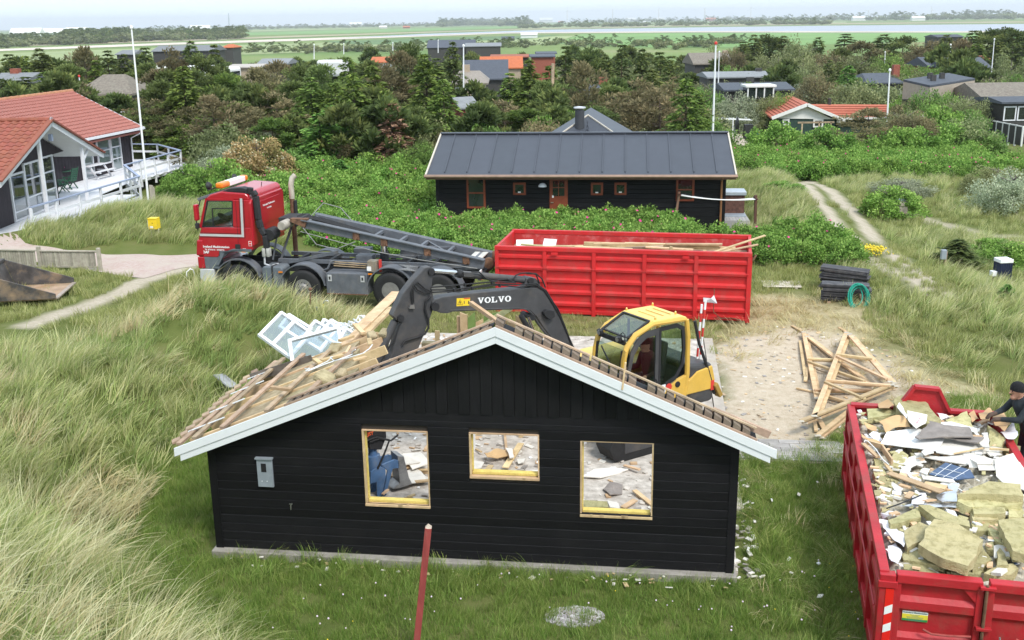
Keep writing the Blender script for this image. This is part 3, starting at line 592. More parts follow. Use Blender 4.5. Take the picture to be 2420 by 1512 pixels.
box('seat',XDARK,cab,-.30,.22,.36,.82,1.2,1.38,.05);MB().box((-.28,.59,1.72),(.14,.46,.72),Matrix.Rotation(-.12,3,'Y')).build('seat_back',XDARK,cab,bevel=.05)
for y in(.30,.90):MB().lathe([(.07,0),(.05,.12),(.02,.14),(.02,.22),(.03,.26),(.0,.29)],(.34,y,1.36),'Z',10).build('control_lever',XDARK,cab,smooth=True);box('lever_console',XDARK,cab,-.1,.42,y-.07,y+.07,1.2,1.36,.02)
MB().prism([(-1.35,.75),(-1.42,1.1),(-1.30,1.55),(-.70,1.62),(-.70,.75)],'y',-1.05,1.05).build('counterweight',XGREY,exc,bevel=.08,seg=3)
MB().prism([(-.70,.75),(-.70,1.40),(-.60,1.0),(.9,1.0),(.9,.75)],'y',.10,1.06).build('deck_side',XGREY,exc,bevel=.03)
MB().prism([(-.70,.75),(-.70,1.62),(.35,1.60),(.95,1.44),(1.12,1.22),(1.12,.75)],'y',-1.06,-.36).build('engine_hood',XROOF,exc,bevel=.07,seg=3)
MB().prism([(-.70,.75),(-.70,1.52),(-.1,1.50),(-.1,.75)],'y',-.355,.095).build('hood_centre',XYEL,exc,bevel=.03)
MB().prism([(-.62,1.02),(-.68,1.30),(-.9,1.45),(-1.28,1.5),(-1.36,1.2),(-1.3,1.02)],'y',1.0,1.075).build('rear_side_panel',XYEL,exc,bevel=.02)
box('tail_light',REDL,exc,-1.33,-1.25,1.06,1.085,1.0,1.2);box('sticker',WHITEL,exc,-.30,-.14,yn-.004,yn+.002,1.03,1.14);box('sticker',WHITEL,exc,-.12,-.03,yn-.004,yn+.0025,1.18,1.34)
MB().lathe([(.075,0),(.075,.003)],(-.2,yn+.003,1.27),'Y',14).build('sticker',REDL,exc);MB().lathe([(.06,0),(.055,.02)],(-.42,cw1+.03,1.28),'Y',14).build('fuel_cap',XDARK,exc)
MB().bb(.45,.85,-.33,.05,.9,1.5).build('boom_foot',XGREY,exc,bevel=.03)
tube('rear_mast',XDARK,exc,[(-.85,1.0,2.45),(-.95,1.03,2.0),(-1.2,1.05,1.4),(-1.38,1.05,.9)],.03,8)
MB().box((-1.42,1.06,.98),(.10,.16,.32),Matrix.Rotation(.5,3,'Y')).build('rear_mirror',pm('ochre_mirror',(.35,.22,.05),.1),exc,bevel=.02)
MB().lathe([(.55,.55),(.55,.75)],(0,0,0),'Z',24).build('slew_ring',XDARK,exc)
for y in(-.85,.85):
 pr=[(-1.2,.30),(-1.1,.08),(-.9,.0),(.9,.0),(1.1,.08),(1.2,.30),(1.1,.50),(.9,.58),(-.9,.58),(-1.1,.50)]
 tr=MB().prism(pr,'y',y-.22,y+.22).build('track',RUBBER,exc,bevel=.02)
 for i in range(14):
  x=-.9+i*.138;box('track_shoe',XDARK,tr,x,x+.08,y-.23,y+.23,.581,.605)
 box('track_frame',XGREY,exc,-.85,.85,y-.235,y+.235,.15,.42,.02)
box('undercarriage',XGREY,exc,-.5,.5,-.62,.62,.25,.55,.02)
TRED=pm('truck_red',(.40,.010,.022),.08,2,.32,coat=.5,dirt=(.32,.05,.05),dirtamt=.3,dscale=2)
TGREY=pm('chassis_grey',(.115,.125,.142),.2,4,.55,.1,50,dirt=(.22,.19,.16),dirtamt=.45,dscale=2.5)
TDARK=pm('chassis_dark',(.03,.032,.036),.25,5,.7,dirt=(.12,.10,.08),dirtamt=.5)
PLASG=pm('grey_plastic',(.12,.14,.16),.15,4,.6,dirt=(.2,.19,.17),dirtamt=.4)
SILVER=pm('silver_stripe',(.62,.63,.65),.05,3,.35,metal=.3)
AMBER=pm('amber_lens',(.72,.22,.02),.05,3,.25);RIMM=pm('steel_rim',(.24,.235,.225),.2,6,.5,metal=.3,dirt=(.18,.16,.14),dirtamt=.6,dscale=5)
TGL=glass('truck_glass',(.70,.80,.76),.22)
TH=R_(168.5);TF=Vector((math.cos(TH),math.sin(TH),0));TL=Vector((-TF.y,TF.x,0));TO=Vector((-5.89,31.4,0.0))
tk=thing('container_truck','red cab lorry with empty grey cable-lift frame, parked by the red container','truck',TO,TH)
def tpt(u,v,y):
 p=onplane(u,v,TO+TL*y,TL)-TO;return Vector((p.dot(TF),y,p.z))
def z2(x,y):return((740+x/3.024)/1.6932,(680+y/3.024)/1.6932)
def z3(x,y):return((1080+x/2.5208)/1.6932,(820+y/2.5208)/1.6932)
tyre=MB().lathe([(.265,-.15),(.44,-.165),(.50,-.15),(.535,-.11),(.535,.11),(.50,.15),(.44,.165),(.265,.15),(.26,.10)],axis='Y',n=28).mesh('tyre',RUBBER,True)
rimF=MB().lathe([(.27,.145),(.255,.15),(.225,.10),(.22,.12),(.13,.15),(.10,.19),(.09,.21),(0,.215)],axis='Y',n=24).mesh('rim',RIMM,True)
rimR=MB().lathe([(.27,.145),(.255,.14),(.235,.0),(.22,-.04),(.13,-.04),(.12,.08),(.10,.13),(0,.13)],axis='Y',n=24).mesh('rim',RIMM,True)
mtr=MB()
for i in range(40):
 a=i*math.pi/20;c=Vector((math.cos(a)*.537,0,math.sin(a)*.537));mtr.box(c,(.02,.20,.045),Matrix.Rotation(-a,3,'Y'))
tread=mtr.mesh('tread',RUBBER)
nutm=MB()
for i in range(10):
 a=i*math.pi/5;nutm.lathe([(.016,0),(.016,.03),(.01,.035)],(math.cos(a)*.165,.13,math.sin(a)*.165),'Y',6)
nutm=nutm.mesh('wheel_nut',TDARK)
for ax,front in((2.02,1),(0,1),(-2.68,0),(-4.12,0)):
 for sd_ in(1,-1):
  w=bpy.data.objects.new('wheel',None);COL.objects.link(w);w.parent=tk;w.location=(ax,sd_*1.05,.535+(.10 if ax>1 else 0));w.rotation_euler=(0,random.uniform(0,1),0 if sd_>0 else math.pi)
  link('tyre',tyre,w);link('rim',rimF if front else rimR,w)
  if not front:link('tread',tread,w)
  o=link('wheel_nut',nutm,w);o['kind']='stuff'
  if not front:o.location=(0,-.14,0)
for ax in(2.02,0,-2.68,-4.12):tube('axle',TDARK,tk,[(ax,-1,.54),(ax,1,.54)],.07,8)
def fender(ax,y0,y1,r,a0,a1,mat=PLASG,zc=.535,th=.03):
 m=MB();n=14;A=[]
 for i in range(n+1):
  a=R_(a0+(a1-a0)*i/n)
  for rr,y in((r,y0),(r,y1),(r-th,y1),(r-th,y0)):A.append((ax+rr*math.cos(a),y,zc+rr*math.sin(a)))
 F_=[]
 for i in range(n):
  for j in range(4):F_.append((i*4+j,i*4+(j+1)%4,i*4+4+(j+1)%4,i*4+4+j))
 F_+=[(0,1,2,3),(n*4,n*4+1,n*4+2,n*4+3)]
 return m.add(A,F_).build('mudguard',mat,tk,smooth=True)
for sd_ in(1,-1):
 for ax in(0,-2.68,-4.12):fender(ax,sd_*.80,sd_*1.24,.72,5 if ax!=-4.12 else-5,172,TGREY)
 fender(2.02,sd_*.85,sd_*1.23,.74,-25,165,TGREY,.62)
for y in(.42,-.42):bar('frame_rail',TDARK,tk,(2.6,y,.98),(-5.3,y,.98),.09,.26,.01)
for x in(1.2,.2,-1.0,-2.2,-3.4,-4.6,-5.25):box('cross_member',TDARK,tk,x-.05,x+.05,-.38,.38,.90,1.06)
tb=box('tool_box',TGREY,tk,-2.0,-.74,.62,1.22,.40,1.02,.015)
for x in(-.86,-1.86):l_=box('latch',SILVER,tb,x-.06,x+.06,1.222,1.232,.78,.97,.004);box('latch_grip',TDARK,l_,x-.025,x+.025,1.2322,1.24,.83,.92)
bar('box_rim',RUSTY,tb,(-2.0,1.225,.405),(-.74,1.225,.405),.02,.03)
MB().prism([(.62,.50),(.60,1.08),(.68,1.15),(1.2,1.15),(1.27,1.08),(1.24,.58),(1.15,.50)],'y',.62,1.20).build('fuel_tank',PLASG,tk,bevel=.04,seg=3)
box('tank_strap',TDARK,tk,.9,.95,.61,1.215,.49,1.165)
for x,z in((.66,1.0),(-2.1,1.03)):box('side_marker',AMBER,tk,x-.06,x+.06,1.21,1.24,z-.02,z+.02)
bv=box('valve_box',pm('olive_grey_box',(.22,.21,.17),.2,5,.7,dirt=(.3,.14,.06),dirtamt=.5),tk,-2.25,-1.98,.8,1.1,1.05,1.38,.01);box('white_cover',WHITEL,bv,-2.1,-1.98,1.1,1.14,1.1,1.22)
box('red_marker',REDL,tk,-2.36,-2.30,.9,1.0,1.05,1.40)
for z in(1.18,1.24,1.30):tube('hydraulic_pipe',pm('rusty_pipe',(.34,.25,.15),.3,5,.7),tk,[(-.9,.95,z),(-1.97,.95,z-.04)],.016,6)
tube('hydraulic_pipe',TGREY,tk,[(-.62,1.0,1.05),(-.75,1.05,1.12),(-.85,1.02,1.32),(-.95,.98,1.35)],.03,8)
bp_=MB().prism([(2.78,.62),(3.20,.62),(3.26,.75),(3.24,1.0),(3.14,1.02),(2.78,1.02)],'y',-1.2,1.2).build('bumper',SILVER,tk,bevel=.03);box('bumper_top',TRED,bp_,3.06,3.27,-1.22,1.22,1.03,1.38,.03)
for y in(1.0,-1.0):box('headlight',pm('lamp_glass',(.7,.74,.76),.05,3,.1),tk,3.265,3.29,y-.18,y+.18,1.08,1.22,.01)
MB().prism([(2.62,1.03),(3.05,1.03),(3.08,1.40),(2.60,1.40)],'y',.9,1.19).build('step_panel',PLASG,tk,bevel=.01)
cabt=bpy.data.objects.new('cab',None);COL.objects.link(cabt);cabt.parent=tk
LW=[(1.50,1.62),(1.50,2.30),(3.06,2.28),(3.17,2.00),(3.27,1.45),(3.22,1.38),(2.62,1.38),(2.50,1.50),(2.30,1.58),(1.98,1.60)]
MB().prism(LW,'y',-1.20,1.20).build('lower_body',TRED,cabt,bevel=.025)
MB().prism([(3.05,1.42),(3.30,1.42),(3.24,1.90),(3.05,1.90)],'y',-1.23,1.23).build('front_corner',TRED,cabt,bevel=.04)
MB().prism([(1.50,3.10),(1.52,3.22),(1.62,3.30),(2.35,3.34),(2.72,3.24),(2.86,3.12),(2.80,3.08)],'y',-1.16,1.16).build('roof',TRED,cabt,bevel=.04,seg=3)
for y in(1.14,-1.14):
 MB().prism([(1.50,2.30),(1.50,3.11),(2.0,3.10),(2.07,2.36),(2.07,2.30)],'y',y-.05,y+.05).build('rear_pillar',TRED,cabt,bevel=.02)
 bar('front_pillar',TRED,cabt,(3.10,y,2.25),(2.82,y,3.12),.09,.08);bar('window_rail',TRED,cabt,(2.82,y,3.10),(1.98,y,3.10),.09,.06)
 MB().add([(2.06,y*1.035,2.33),(3.02,y*1.035,2.27),(2.79,y*1.035,3.07),(2.0,y*1.035,3.08)],[(0,1,2,3)]).build('side_pane',TGL,cabt)
 for a,b in(((2.06,2.34),(3.02,2.29)),((3.02,2.29),(2.80,3.06)),((2.80,3.06),(2.01,3.07)),((2.01,3.07),(2.06,2.34)),((2.68,2.32),(2.66,2.84)),((2.66,2.84),(2.02,2.86))):
  bar('window_seal',XDARK,cabt,(a[0],y*1.045,a[1]),(b[0],y*1.045,b[1]),.02,.03)
MB().add([(3.10,-1.08,2.28),(3.10,1.08,2.28),(2.85,1.08,3.09),(2.85,-1.08,3.09)],[(0,1,2,3)]).build('windscreen',TGL,cabt)
bk=MB().prism([(-1.19,1.75),(1.19,1.75),(1.19,3.02),(1.08,3.12),(-1.08,3.12),(-1.19,3.02)],'x',1.44,1.56).build('back_panel',TRED,cabt,bevel=.03);box('pressed_panel',TRED,bk,1.425,1.44,-.85,.75,2.25,2.98,.012)
text('lettering','Holmsland Maskinstation',.085,WHITEL,bk,(1.42,-.02,2.82),(0,-1,0),(0,0,1));text('lettering','Tlf. 97337616',.06,WHITEL,bk,(1.42,-.02,2.70),(0,-1,0),(0,0,1))
box('dashboard',XDARK,cabt,2.75,3.08,-1.05,1.05,2.1,2.42,.03);MB().lathe([(.20,0),(.215,.015),(.20,.03)],(0,0,0),'Z',16).xf(Matrix.Translation((2.62,.6,2.46))@Matrix.Rotation(-.6,4,'Y')).build('steering_wheel',XDARK,cabt)
for y in(.62,-.62):box('seat',XDARK,cabt,1.75,2.2,y-.25,y+.25,2.0,2.35,.04);box('seat_back',XDARK,cabt,1.66,1.82,y-.25,y+.25,2.3,2.95,.04)
yS=1.204
def strip(name,a,b,w,mat,y=yS):return MB().bar((a[0],y,a[1]),(b[0],y,b[1]),.006,w,(0,0,1)if abs(a[0]-b[0])>abs(a[1]-b[1])else(1,0,0)).build(name,mat,cabt)
strip('stripe',(1.80,2.05),(3.13,2.05),.07,SILVER);strip('stripe',(1.765,2.014),(1.72,3.16),.075,SILVER)
strip('pinstripe',(1.84,2.11),(3.11,2.11),.012,XDARK);strip('pinstripe',(1.70,1.99),(3.14,1.99),.012,XDARK);strip('pinstripe',(1.83,2.10),(1.78,3.16),.012,XDARK);strip('pinstripe',(1.69,2.0),(1.65,3.16),.012,XDARK)
strip('door_seam',(1.93,1.6),(1.90,3.1),.008,XDARK);strip('door_seam',(1.93,1.99),(3.14,1.985),.004,XDARK)
box('door_handle',XDARK,cabt,1.86,2.02,yS,yS+.03,1.66,1.80,.01);box('badge_plate',SILVER,cabt,1.70,1.80,yS,yS+.006,1.645,1.675);box('side_marker',AMBER,cabt,1.72,1.84,yS,yS+.02,1.555,1.605)
text('lettering','Holmsland Maskinstation',.095,WHITEL,cabt,(2.70,yS+.003,1.70),(-1,0,0),(0,0,1),.002);text('lettering','Tlf. 97337616 - 20226915',.06,WHITEL,cabt,(2.70,yS+.003,1.61),(-1,0,0),(0,0,1),.001)
text('lettering','DAF',.105,WHITEL,cabt,(2.98,yS+.003,1.53),(-1,0,0),(0,0,1),.004)
pl=box('load_plate',WHITEL,cabt,1.50,1.60,yS+.001,yS+.006,1.75,1.90);box('plate_print',REDL,pl,1.51,1.59,yS+.0062,yS+.008,1.76,1.82);box('plate_print',REDL,pl,1.51,1.59,yS+.0062,yS+.008,1.835,1.89)
MB().prism([(1.52,1.58),(2.54,1.58),(2.40,1.50),(2.60,1.15),(2.72,1.15),(2.52,1.52),(2.1,1.66),(1.52,1.66)],'y',1.195,1.225).build('arch_trim',PLASG,cabt)
for y in(1.30,-1.30):
 box('mirror',TRED,cabt,3.05,3.17,y-.08,y+.10,2.50,2.98,.04);box('mirror',XDARK,cabt,3.08,3.18,y-.08,y+.06,2.25,2.42,.03);tube('mirror_arm',XDARK,cabt,[(3.12,y,2.2),(3.16,y,2.6),(3.0,y-.1*(1 if y>0 else-1),3.1)],.018,6)
MB().prism([(2.84,3.14),(3.08,3.05),(3.12,3.13),(2.86,3.22)],'y',-1.18,1.2).build('sun_visor',PLASG,cabt,bevel=.01)
bc_=MB().bb(2.56,2.78,-.95,.10,3.34,3.50).build('beacon_bar',WHITEL,cabt,bevel=.02)
for y0,y1 in((.10,.65),(-1.15,-.95)):MB().bb(2.55,2.79,y0,y1,3.34,3.51).build('amber_dome',AMBER,bc_,bevel=.06,seg=3)
for y in(.95,-.75):
 MB().lathe([(.0,.10),(.06,.09),(.11,.04),(.12,-.02),(.11,-.03)],(0,0,0),'X',16).xf(Matrix.Translation((2.84,y,3.47))@Matrix.Rotation(math.pi,4,'Z')).build('spot_lamp',XDARK,cabt,smooth=True)
 MB().lathe([(.11,.03),(.0,.05)],(2.84,y,3.47),'X',16).build('lamp_lens',WHITEL,cabt)
tube('lamp_rail',XDARK,cabt,[(2.8,-1.1,3.36),(2.8,1.1,3.36)],.018,6)
for x,y in((1.75,-.3),(1.7,.75)):tube('aerial',XDARK,cabt,[(x,y,3.3),(x-.02,y,3.42)],.012,5)
MB().prism([(1.58,3.16),(1.58,3.42),(1.75,3.46),(2.1,3.43),(2.42,3.32),(2.42,3.28),(2.1,3.24)],'y',.80,1.12).build('intake_scoop',XDARK,cabt,bevel=.03)
MB().prism([(1.62,3.25),(1.62,3.36),(2.1,3.36),(2.25,3.31)],'y',1.121,1.126).build('scoop_mouth',FELT,cabt)
sn=[(1.60,.98,3.36),(1.44,.98,3.34),(1.36,.98,3.2),(1.33,.98,2.5),(1.28,.98,2.25),(1.15,1.0,2.05),(1.12,1.0,1.5)]
for a,b in zip(sn[:-1],sn[1:]):MB().bar(a,b,.20,.15,(1,0,0)).build('snorkel',XDARK,tk,bevel=.03)
MB().lathe([(.17,-.25),(.19,-.2),(.19,.2),(.17,.25)],(1.05,.75,2.05),'Y',16).build('air_filter',XDARK,tk,smooth=True)
for i in range(4):MB().lathe([(.05,0),(.06,.02),(.06,.22),(.05,.25)],(1.20-(i%2)*.13,.98+(i//2)*.1,1.42),'Z',10).build('oil_canister',pm('canister_grey',(.40,.40,.37),.15),tk,smooth=True)
tube('hose',SILVER,tk,[(1.2,1.05,1.42),(1.2,1.08,1.2),(1.05,1.0,1.12),(.9,.8,1.15)],.03,8)
ex=tube('exhaust_stack',RUSTY,tk,[(.98,-.75,1.0),(.98,-.75,2.9)],.075,12);tube('exhaust_tip',pm('heat_pale_steel',(.52,.47,.38),.2,4,.45,metal=.4),ex,[(.98,-.75,2.85),(.98,-.75,3.3),(.94,-.78,3.48),(.86,-.84,3.56)],.085,12)
box('heat_shield',XDARK,ex,.86,.9,-.84,-.66,2.0,2.8)
for a,b in(((1.0,.45,1.1),(.75,-.3,2.35)),((1.35,-.6,1.2),(.9,-.75,2.4)),((1.2,.5,1.2),(1.0,.4,2.1))):bar('stay',TGREY,tk,a,b,.05,.05)
fr_=bpy.data.objects.new('lift_frame',None);COL.objects.link(fr_);fr_.parent=tk
A0=tpt(*z3(330,185),.48);B0=tpt(*z3(2170,590),.48)
za,zb=A0. z+.0,B0. z;xa,xb=A0. x,B0. x
for y in(.48,-.48):bar('lift_beam',TGREY,fr_,(xa,y,za),(xb,y,zb),.14,.26,.01);bar('rail_lip',TGREY,fr_,(xa,y*1.22,za+.12),(xb,y*1.22,zb+.12),.10,.03)
def fz(x):return za+(zb-za)*(x-xa)/(xb-xa)
for x in(xa-.12,-2.0,-2.75,-3.4,-4.2,xb+.3):bar('cross_beam',TGREY,fr_,(x,-.42,fz(x)+.05),(x,.42,fz(x)+.05),.09,.09,.005)
for a,b in(((-3.4,.4),(-4.2,-.4)),((-3.4,-.4),(-4.2,.4))):bar('brace',TGREY,fr_,(a[0],a[1],fz(a[0])+.05),(b[0],b[1],fz(b[0])+.05),.06,.05)
for x in(-1.5,-2.35,-3.65,-4.8):box('rusty_bracket',RUSTY,fr_,x-.10,x+.10,.555,.60,fz(x)-.12,fz(x)+.10,.01);MB().lathe([(.05,0),(.05,.08)],(x,.60,fz(x)-.06),'Y',10).build('roller',RUSTY,fr_)
MB().prism([(xa-.1,za-.12),(xa+.35,za+.06),(xa+.35,za+.16),(xa-.2,za+.16)],'y',.42,.60).build('beam_head',RUSTY,fr_,bevel=.01)
for i in range(6):tube('hydraulic_hose',RUBBER,fr_,[(xa+.3,-.25+i*.08,za+.15),(xa-.4,-.22+i*.07,za+.02),(-1.6,-.15+i*.05,fz(-1.6)+.02),(-2.0,-.1+i*.03,fz(-2.0)-.1)],.022,6)
MB().bb(xa+.1,xa+.8,-.4,.4,za-.02,za+.14).build('winch_head',TDARK,fr_,bevel=.02)
wn_=MB().lathe([(.12,-.35),(.14,-.3),(.14,.3),(.12,.35)],(xa+.5,.55,za-.02),'Y',16).build('winch_cylinder',pm('grimy_beige_steel',(.36,.33,.28),.3,5,.6),fr_,smooth=True)
cb=bpy.data.objects.new('cable',None)
for L in([(.2,.62,za-.22),(-1.0,.64,fz(-1.0)-.28),(-2.2,.64,fz(-2.2)-.32),(-3.4,.64,fz(-3.4)-.28),(xb+.2,.64,fz(xb)-.12)],[(.1,.66,za-.1),(-.3,.7,1.75),(-.9,.7,1.62),(-1.5,.66,1.85)],[(xa,-.2,za+.1),(xa-.3,-.5,za+.45),(xa-.8,-.6,za+.3),(xa-1.2,-.55,fz(xa-1.2)+.1)]):
 tube('wire_cable',pm('wire_rope_grey',(.25,.25,.24),.2),fr_,L,.014,6)
for sd_ in(.48,-.48):
 MB().lathe([(.14,-.06),(.16,-.05),(.16,.05),(.14,.06)],(xb-.1,sd_,zb+.02),'Y',16).build('rear_roller',RUSTY,fr_,smooth=True);bar('rear_arm',TGREY,fr_,(xb+.1,sd_,zb-.1),(xb+.9,sd_*.9,1.1),.10,.14,.01)
box('tail_plate',pm('bare_scuffed_plate',(.55,.53,.48),.2,6,.6),fr_,xb+.1,xb+.5,-.4,.4,zb+.12,zb+.15)
lc=tube('lift_cylinder',TDARK,tk,[(-2.15,0,.95),(-2.15,0,1.42)],.13,14);tube('piston',CHROME,lc,[(-2.15,0,1.42),(-2.15,0,fz(-2.15))],.10,14)
MB().prism([(.95,1.12),(-.9,1.55),(-.9,1.45),(.8,1.08)],'y',.50,.58).build('sub_arm',TGREY,tk);bar('sub_frame',TGREY,tk,(1.0,.5,1.2),(-5.3,.5,1.18),.12,.10);bar('sub_frame',TGREY,tk,(1.0,-.5,1.2),(-5.3,-.5,1.18),.12,.10)
for x in(.4,-.6,-1.3,-3.0,-3.8):bar('sub_cross',TDARK,tk,(x,-.5,1.2),(x,.5,1.2),.10,.08)
for(x,y)in((-1.6,.1),(-2.7,-.8),(-3.2,-.8),(-1.2,-.85)):MB().bb(x-.25,x+.25,y-.2,y+.2,1.2,1.36).build('deck_box',TGREY,tk,bevel=.02)
MB().add([(-2.85,.85,1.26),(-3.45,.85,1.22),(-3.5,1.2,1.16),(-2.9,1.2,1.2),(-2.85,.85,1.24),(-3.45,.85,1.20),(-3.5,1.2,1.14),(-2.9,1.2,1.18)],BOXF).build('tread_plate',pm('chequer_plate',(.25,.25,.25),.4,40,.5,.5,80,metal=.4),tk)
lp=box('licence_lamp',WHITEL,tk,-5.3,-5.26,.7,.9,.95,1.15);bar('tail_bar',TDARK,tk,(-5.32,-1.15,1.0),(-5.32,1.15,1.0),.10,.14)
for y in(1.0,-1.0):box('tail_lamp',REDL,tk,-5.40,-5.37,y-.15,y+.15,.95,1.08)
CRED=pm('container_red',(.52,.018,.02),.12,1.5,.5,.15,20,dirt=(.33,.085,.07),dirtamt=.6,dscale=2.6)
CRED2=pm('container_red_worn',(.42,.018,.026),.15,2,.5,.2,20,dirt=(.23,.075,.055),dirtamt=.65,dscale=3)
CIN=pm('container_inside',(.46,.035,.035),.2,3,.6,dirt=(.45,.33,.32),dirtamt=.55,dscale=3)
def corrugated(x0,x1,z0,z1,n,y,dep,mat,parent,name='side_panel',sgn=-1):
 """pressed steel sheet with n horizontal ridges"""
 prof=[(0,z0)];p=(z1-z0)/n
 for i in range(n):
  zc=z0+p*(i+.55);prof+=[(0,zc-.10),(dep,zc-.06),(dep,zc+.01),(0,zc+.06)]
 prof.append((0,z1));m=MB();k=len(prof)
 vs=[(x0,y+sgn*a,b)for a,b in prof]+[(x1,y+sgn*a,b)for a,b in prof]
 m.add(vs,[(i,i+1,k+i+1,k+i)for i in range(k-1)]);return m.build(name,mat,parent)
c1l,c1r=G(1177,738),G(1764,762);C1L=(c1r-c1l).length;C1A=math.atan2((c1r-c1l).y,(c1r-c1l).x)
c1=thing('large_red_container','tall red corrugated container loaded with planks beside the lorry','container',c1l,C1A)
CH_,CD_=1.95,2.4;ribs=[0.0,1.36,2.74,4.13,5.53,C1L]
for i in range(5):corrugated(ribs[i]+.05,ribs[i+1]-.05,.16,CH_-.12,5,.0,.055,CRED,c1);corrugated(ribs[i]+.05,ribs[i+1]-.05,.16,CH_-.12,5,CD_,.055,CRED,c1,sgn=1)
for x in ribs:
 for y0,y1 in((-.075,.02),(CD_-.02,CD_+.075)):box('rib',CRED,c1,x-.055,x+.055,y0,y1,.0,CH_-.121,.008)
for y0,y1 in((-.085,.05),(CD_-.05,CD_+.085)):box('top_rail',CRED,c1,-.06,C1L+.06,y0,y1,CH_-.12,CH_,.012);box('bottom_rail',CRED,c1,.0,C1L,y0+.03,y1-.03,.05,.159,.01)
for y0,y1 in((.02,.035),(CD_-.035,CD_-.02)):box('inner_sheet',CIN,c1,.03,C1L-.03,y0,y1,.16,CH_-.121)
for x0,x1 in((-.05,.03),(C1L-.03,C1L+.05)):box('end_wall',CRED,c1,x0,x1,.051,CD_-.051,.1,CH_-.02,.01)
box('floor',CIN,c1,.03,C1L-.03,.04,CD_-.04,.12,.18)
tube('cover_rail',CRED,c1,[(0,-.10,1.36),(C1L,-.10,1.36)],.012,6)
for x in(.7,2.05,3.4,4.8,6.2):box('rope_hook',CRED,c1,x-.05,x+.05,-.115,-.09,1.345,1.375)
for x in(1.65,5.25):box('stop_block',CRED,c1,x-.09,x+.09,-.14,-.086,CH_-.20,CH_-.135,.006)
tube('door_chain',RUSTY,c1,[(C1L-.9,-.11,.95),(C1L-.9,-.12,.3),(C1L-.7,-.12,.12),(C1L-.4,-.13,.15),(C1L-.1,-.1,.08)],.012,5)
bar('latch_lever',CRED,c1,(C1L-.8,-.10,.2),(C1L,-.10,.09),.03,.05)
MB().prism([(C1L-.02,-.04),(C1L+.07,-.04),(C1L+.07,.05),(C1L-.02,.05)],'z',.0,CH_-.13).build('corner_post',CRED,c1,bevel=.008);bar('hinge_pin',RUSTY,c1,(C1L+.08,-.03,CH_-.2),(C1L+.16,-.03,CH_-.06),.05,.05)
def c1w(x,y,z):return c1. matrix_basis@Vector((x,y,z))
bpy.context.view_layer.update()
GREYB=pm('grey_painted_board',(.52,.55,.57),.12,4,.7,objvar=.1);SPOT=[('beam',6,RAWW)]
random.seed(21)
def ld(name,lab,mat,a,b,w,h,grp=None,cat='plank'):
 m=MB().bar(c1w(*a),c1w(*b),w,h);o=m.build(name,mat,None,bevel=.004);return tag(o,lab,cat,grp)
ld('timber_beam','squared pale timber beam lying on top of the container load',RAWW,(2.2,1.9,1.66),(6.1,1.75,1.70),.10,.13,cat='beam')
ld('long_plank','long greenish plank slanting over the rim end of the container load',pm('impregnated_pine',(.42,.40,.20),.2,4,.8,stretch=(1,1,1)),(.5,.95,1.80),(3.4,.35,1.72),.09,.045)
ld('jutting_plank','pale plank jutting over the end wall of the tall container, upper of two',RAWW,(5.7,.5,1.72),(7.35,1.35,2.16),.10,.03);ld('jutting_plank','pale plank jutting over the end wall of the tall container, lower of two',RAWW,(6.0,.45,1.80),(7.15,.75,2.02),.10,.03)
ld('grey_board','thin grey painted board across the timber load',GREYB,(3.1,1.0,1.72),(5.0,.7,1.70),.08,.03)
ld('upright_offcut','short timber offcut standing up in the container load',RAWW,(4.72,1.2,1.4),(4.78,1.2,1.80),.10,.08);ld('nailed_crate_board','pale crosswise board among the loaded planks',RAWW,(5.75,1.5,1.5),(5.72,.9,1.75),.08,.10)
for i in range(34):
 x=random.uniform(.3,4.6);y=random.uniform(.25,2.1);L=random.uniform(1.2,2.2);a=random.uniform(-.12,.12);z=random.uniform(1.55,1.78)
 ld('loaded_plank','pale weathered plank in the tall container, '+('at its lorry end' if x<1.8 else 'at its door end' if x>3.4 else 'mid-length'),random.choice([RAWW,RAWW,OLDW,RAWW]),(x,y,z),(min(x+L,6.7),min(2.25,max(.15,y+a*L)),z+random.uniform(-.05,.08)),random.uniform(.07,.14),random.uniform(.025,.05),'planks heaped in the tall container')
for(x,y,w,r)in((.5,1.5,.5,.2),(1.2,1.7,.4,-.2)):
 m=MB().box((0,0,0),(w,.02,.35),Matrix.Rotation(r,3,'Z')@Matrix.Rotation(-.6,3,'X')).xf(Matrix.Translation(c1w(x,y,1.66))@Matrix.Rotation(C1A,4,'Z'));tag(m.build('white_offcut',WHITEP),'white panel offcut at the lorry end of the tall container','panel','white panels in the tall container')
fl=MB().bb(.05,C1L-.05,.05,CD_-.05,.2,1.52);fm=fl.build('load_fill',OLDW,c1,kind='stuff')
ct=1.45;c2a=G(2090,1345,ct);c2a.z=0;AX=R_(90-13.5)
c2=thing('small_red_container','low red container heaped with insulation and plasterboard waste','container',c2a,AX-math.pi/2)
C2W,C2L=2.35,5.9
for i in range(6):
 x0,x1=i*C2L/6+.04,(i+1)*C2L/6-.04
 for xx,s_ in((0,-1),(C2W,1)):
  m=MB();prof=[(0,.2),(.0,.5),(.05,.56),(.05,.68),(0,.74),(0,1.0),(.05,1.06),(.05,1.14),(0,1.2),(0,ct-.1)];k=len(prof)
  m.add([(xx+s_*a,x0,b)for a,b in prof]+[(xx+s_*a,x1,b)for a,b in prof],[(j,j+1,k+j+1,k+j)for j in range(k-1)]).build('side_panel',CRED2,c2)
for i in range(7):
 y=i*C2L/6
 for xx in(0,C2W):box('rib',CRED2,c2,xx-.07,xx+.07,y-.04,y+.04,.05,ct-.101,.008)
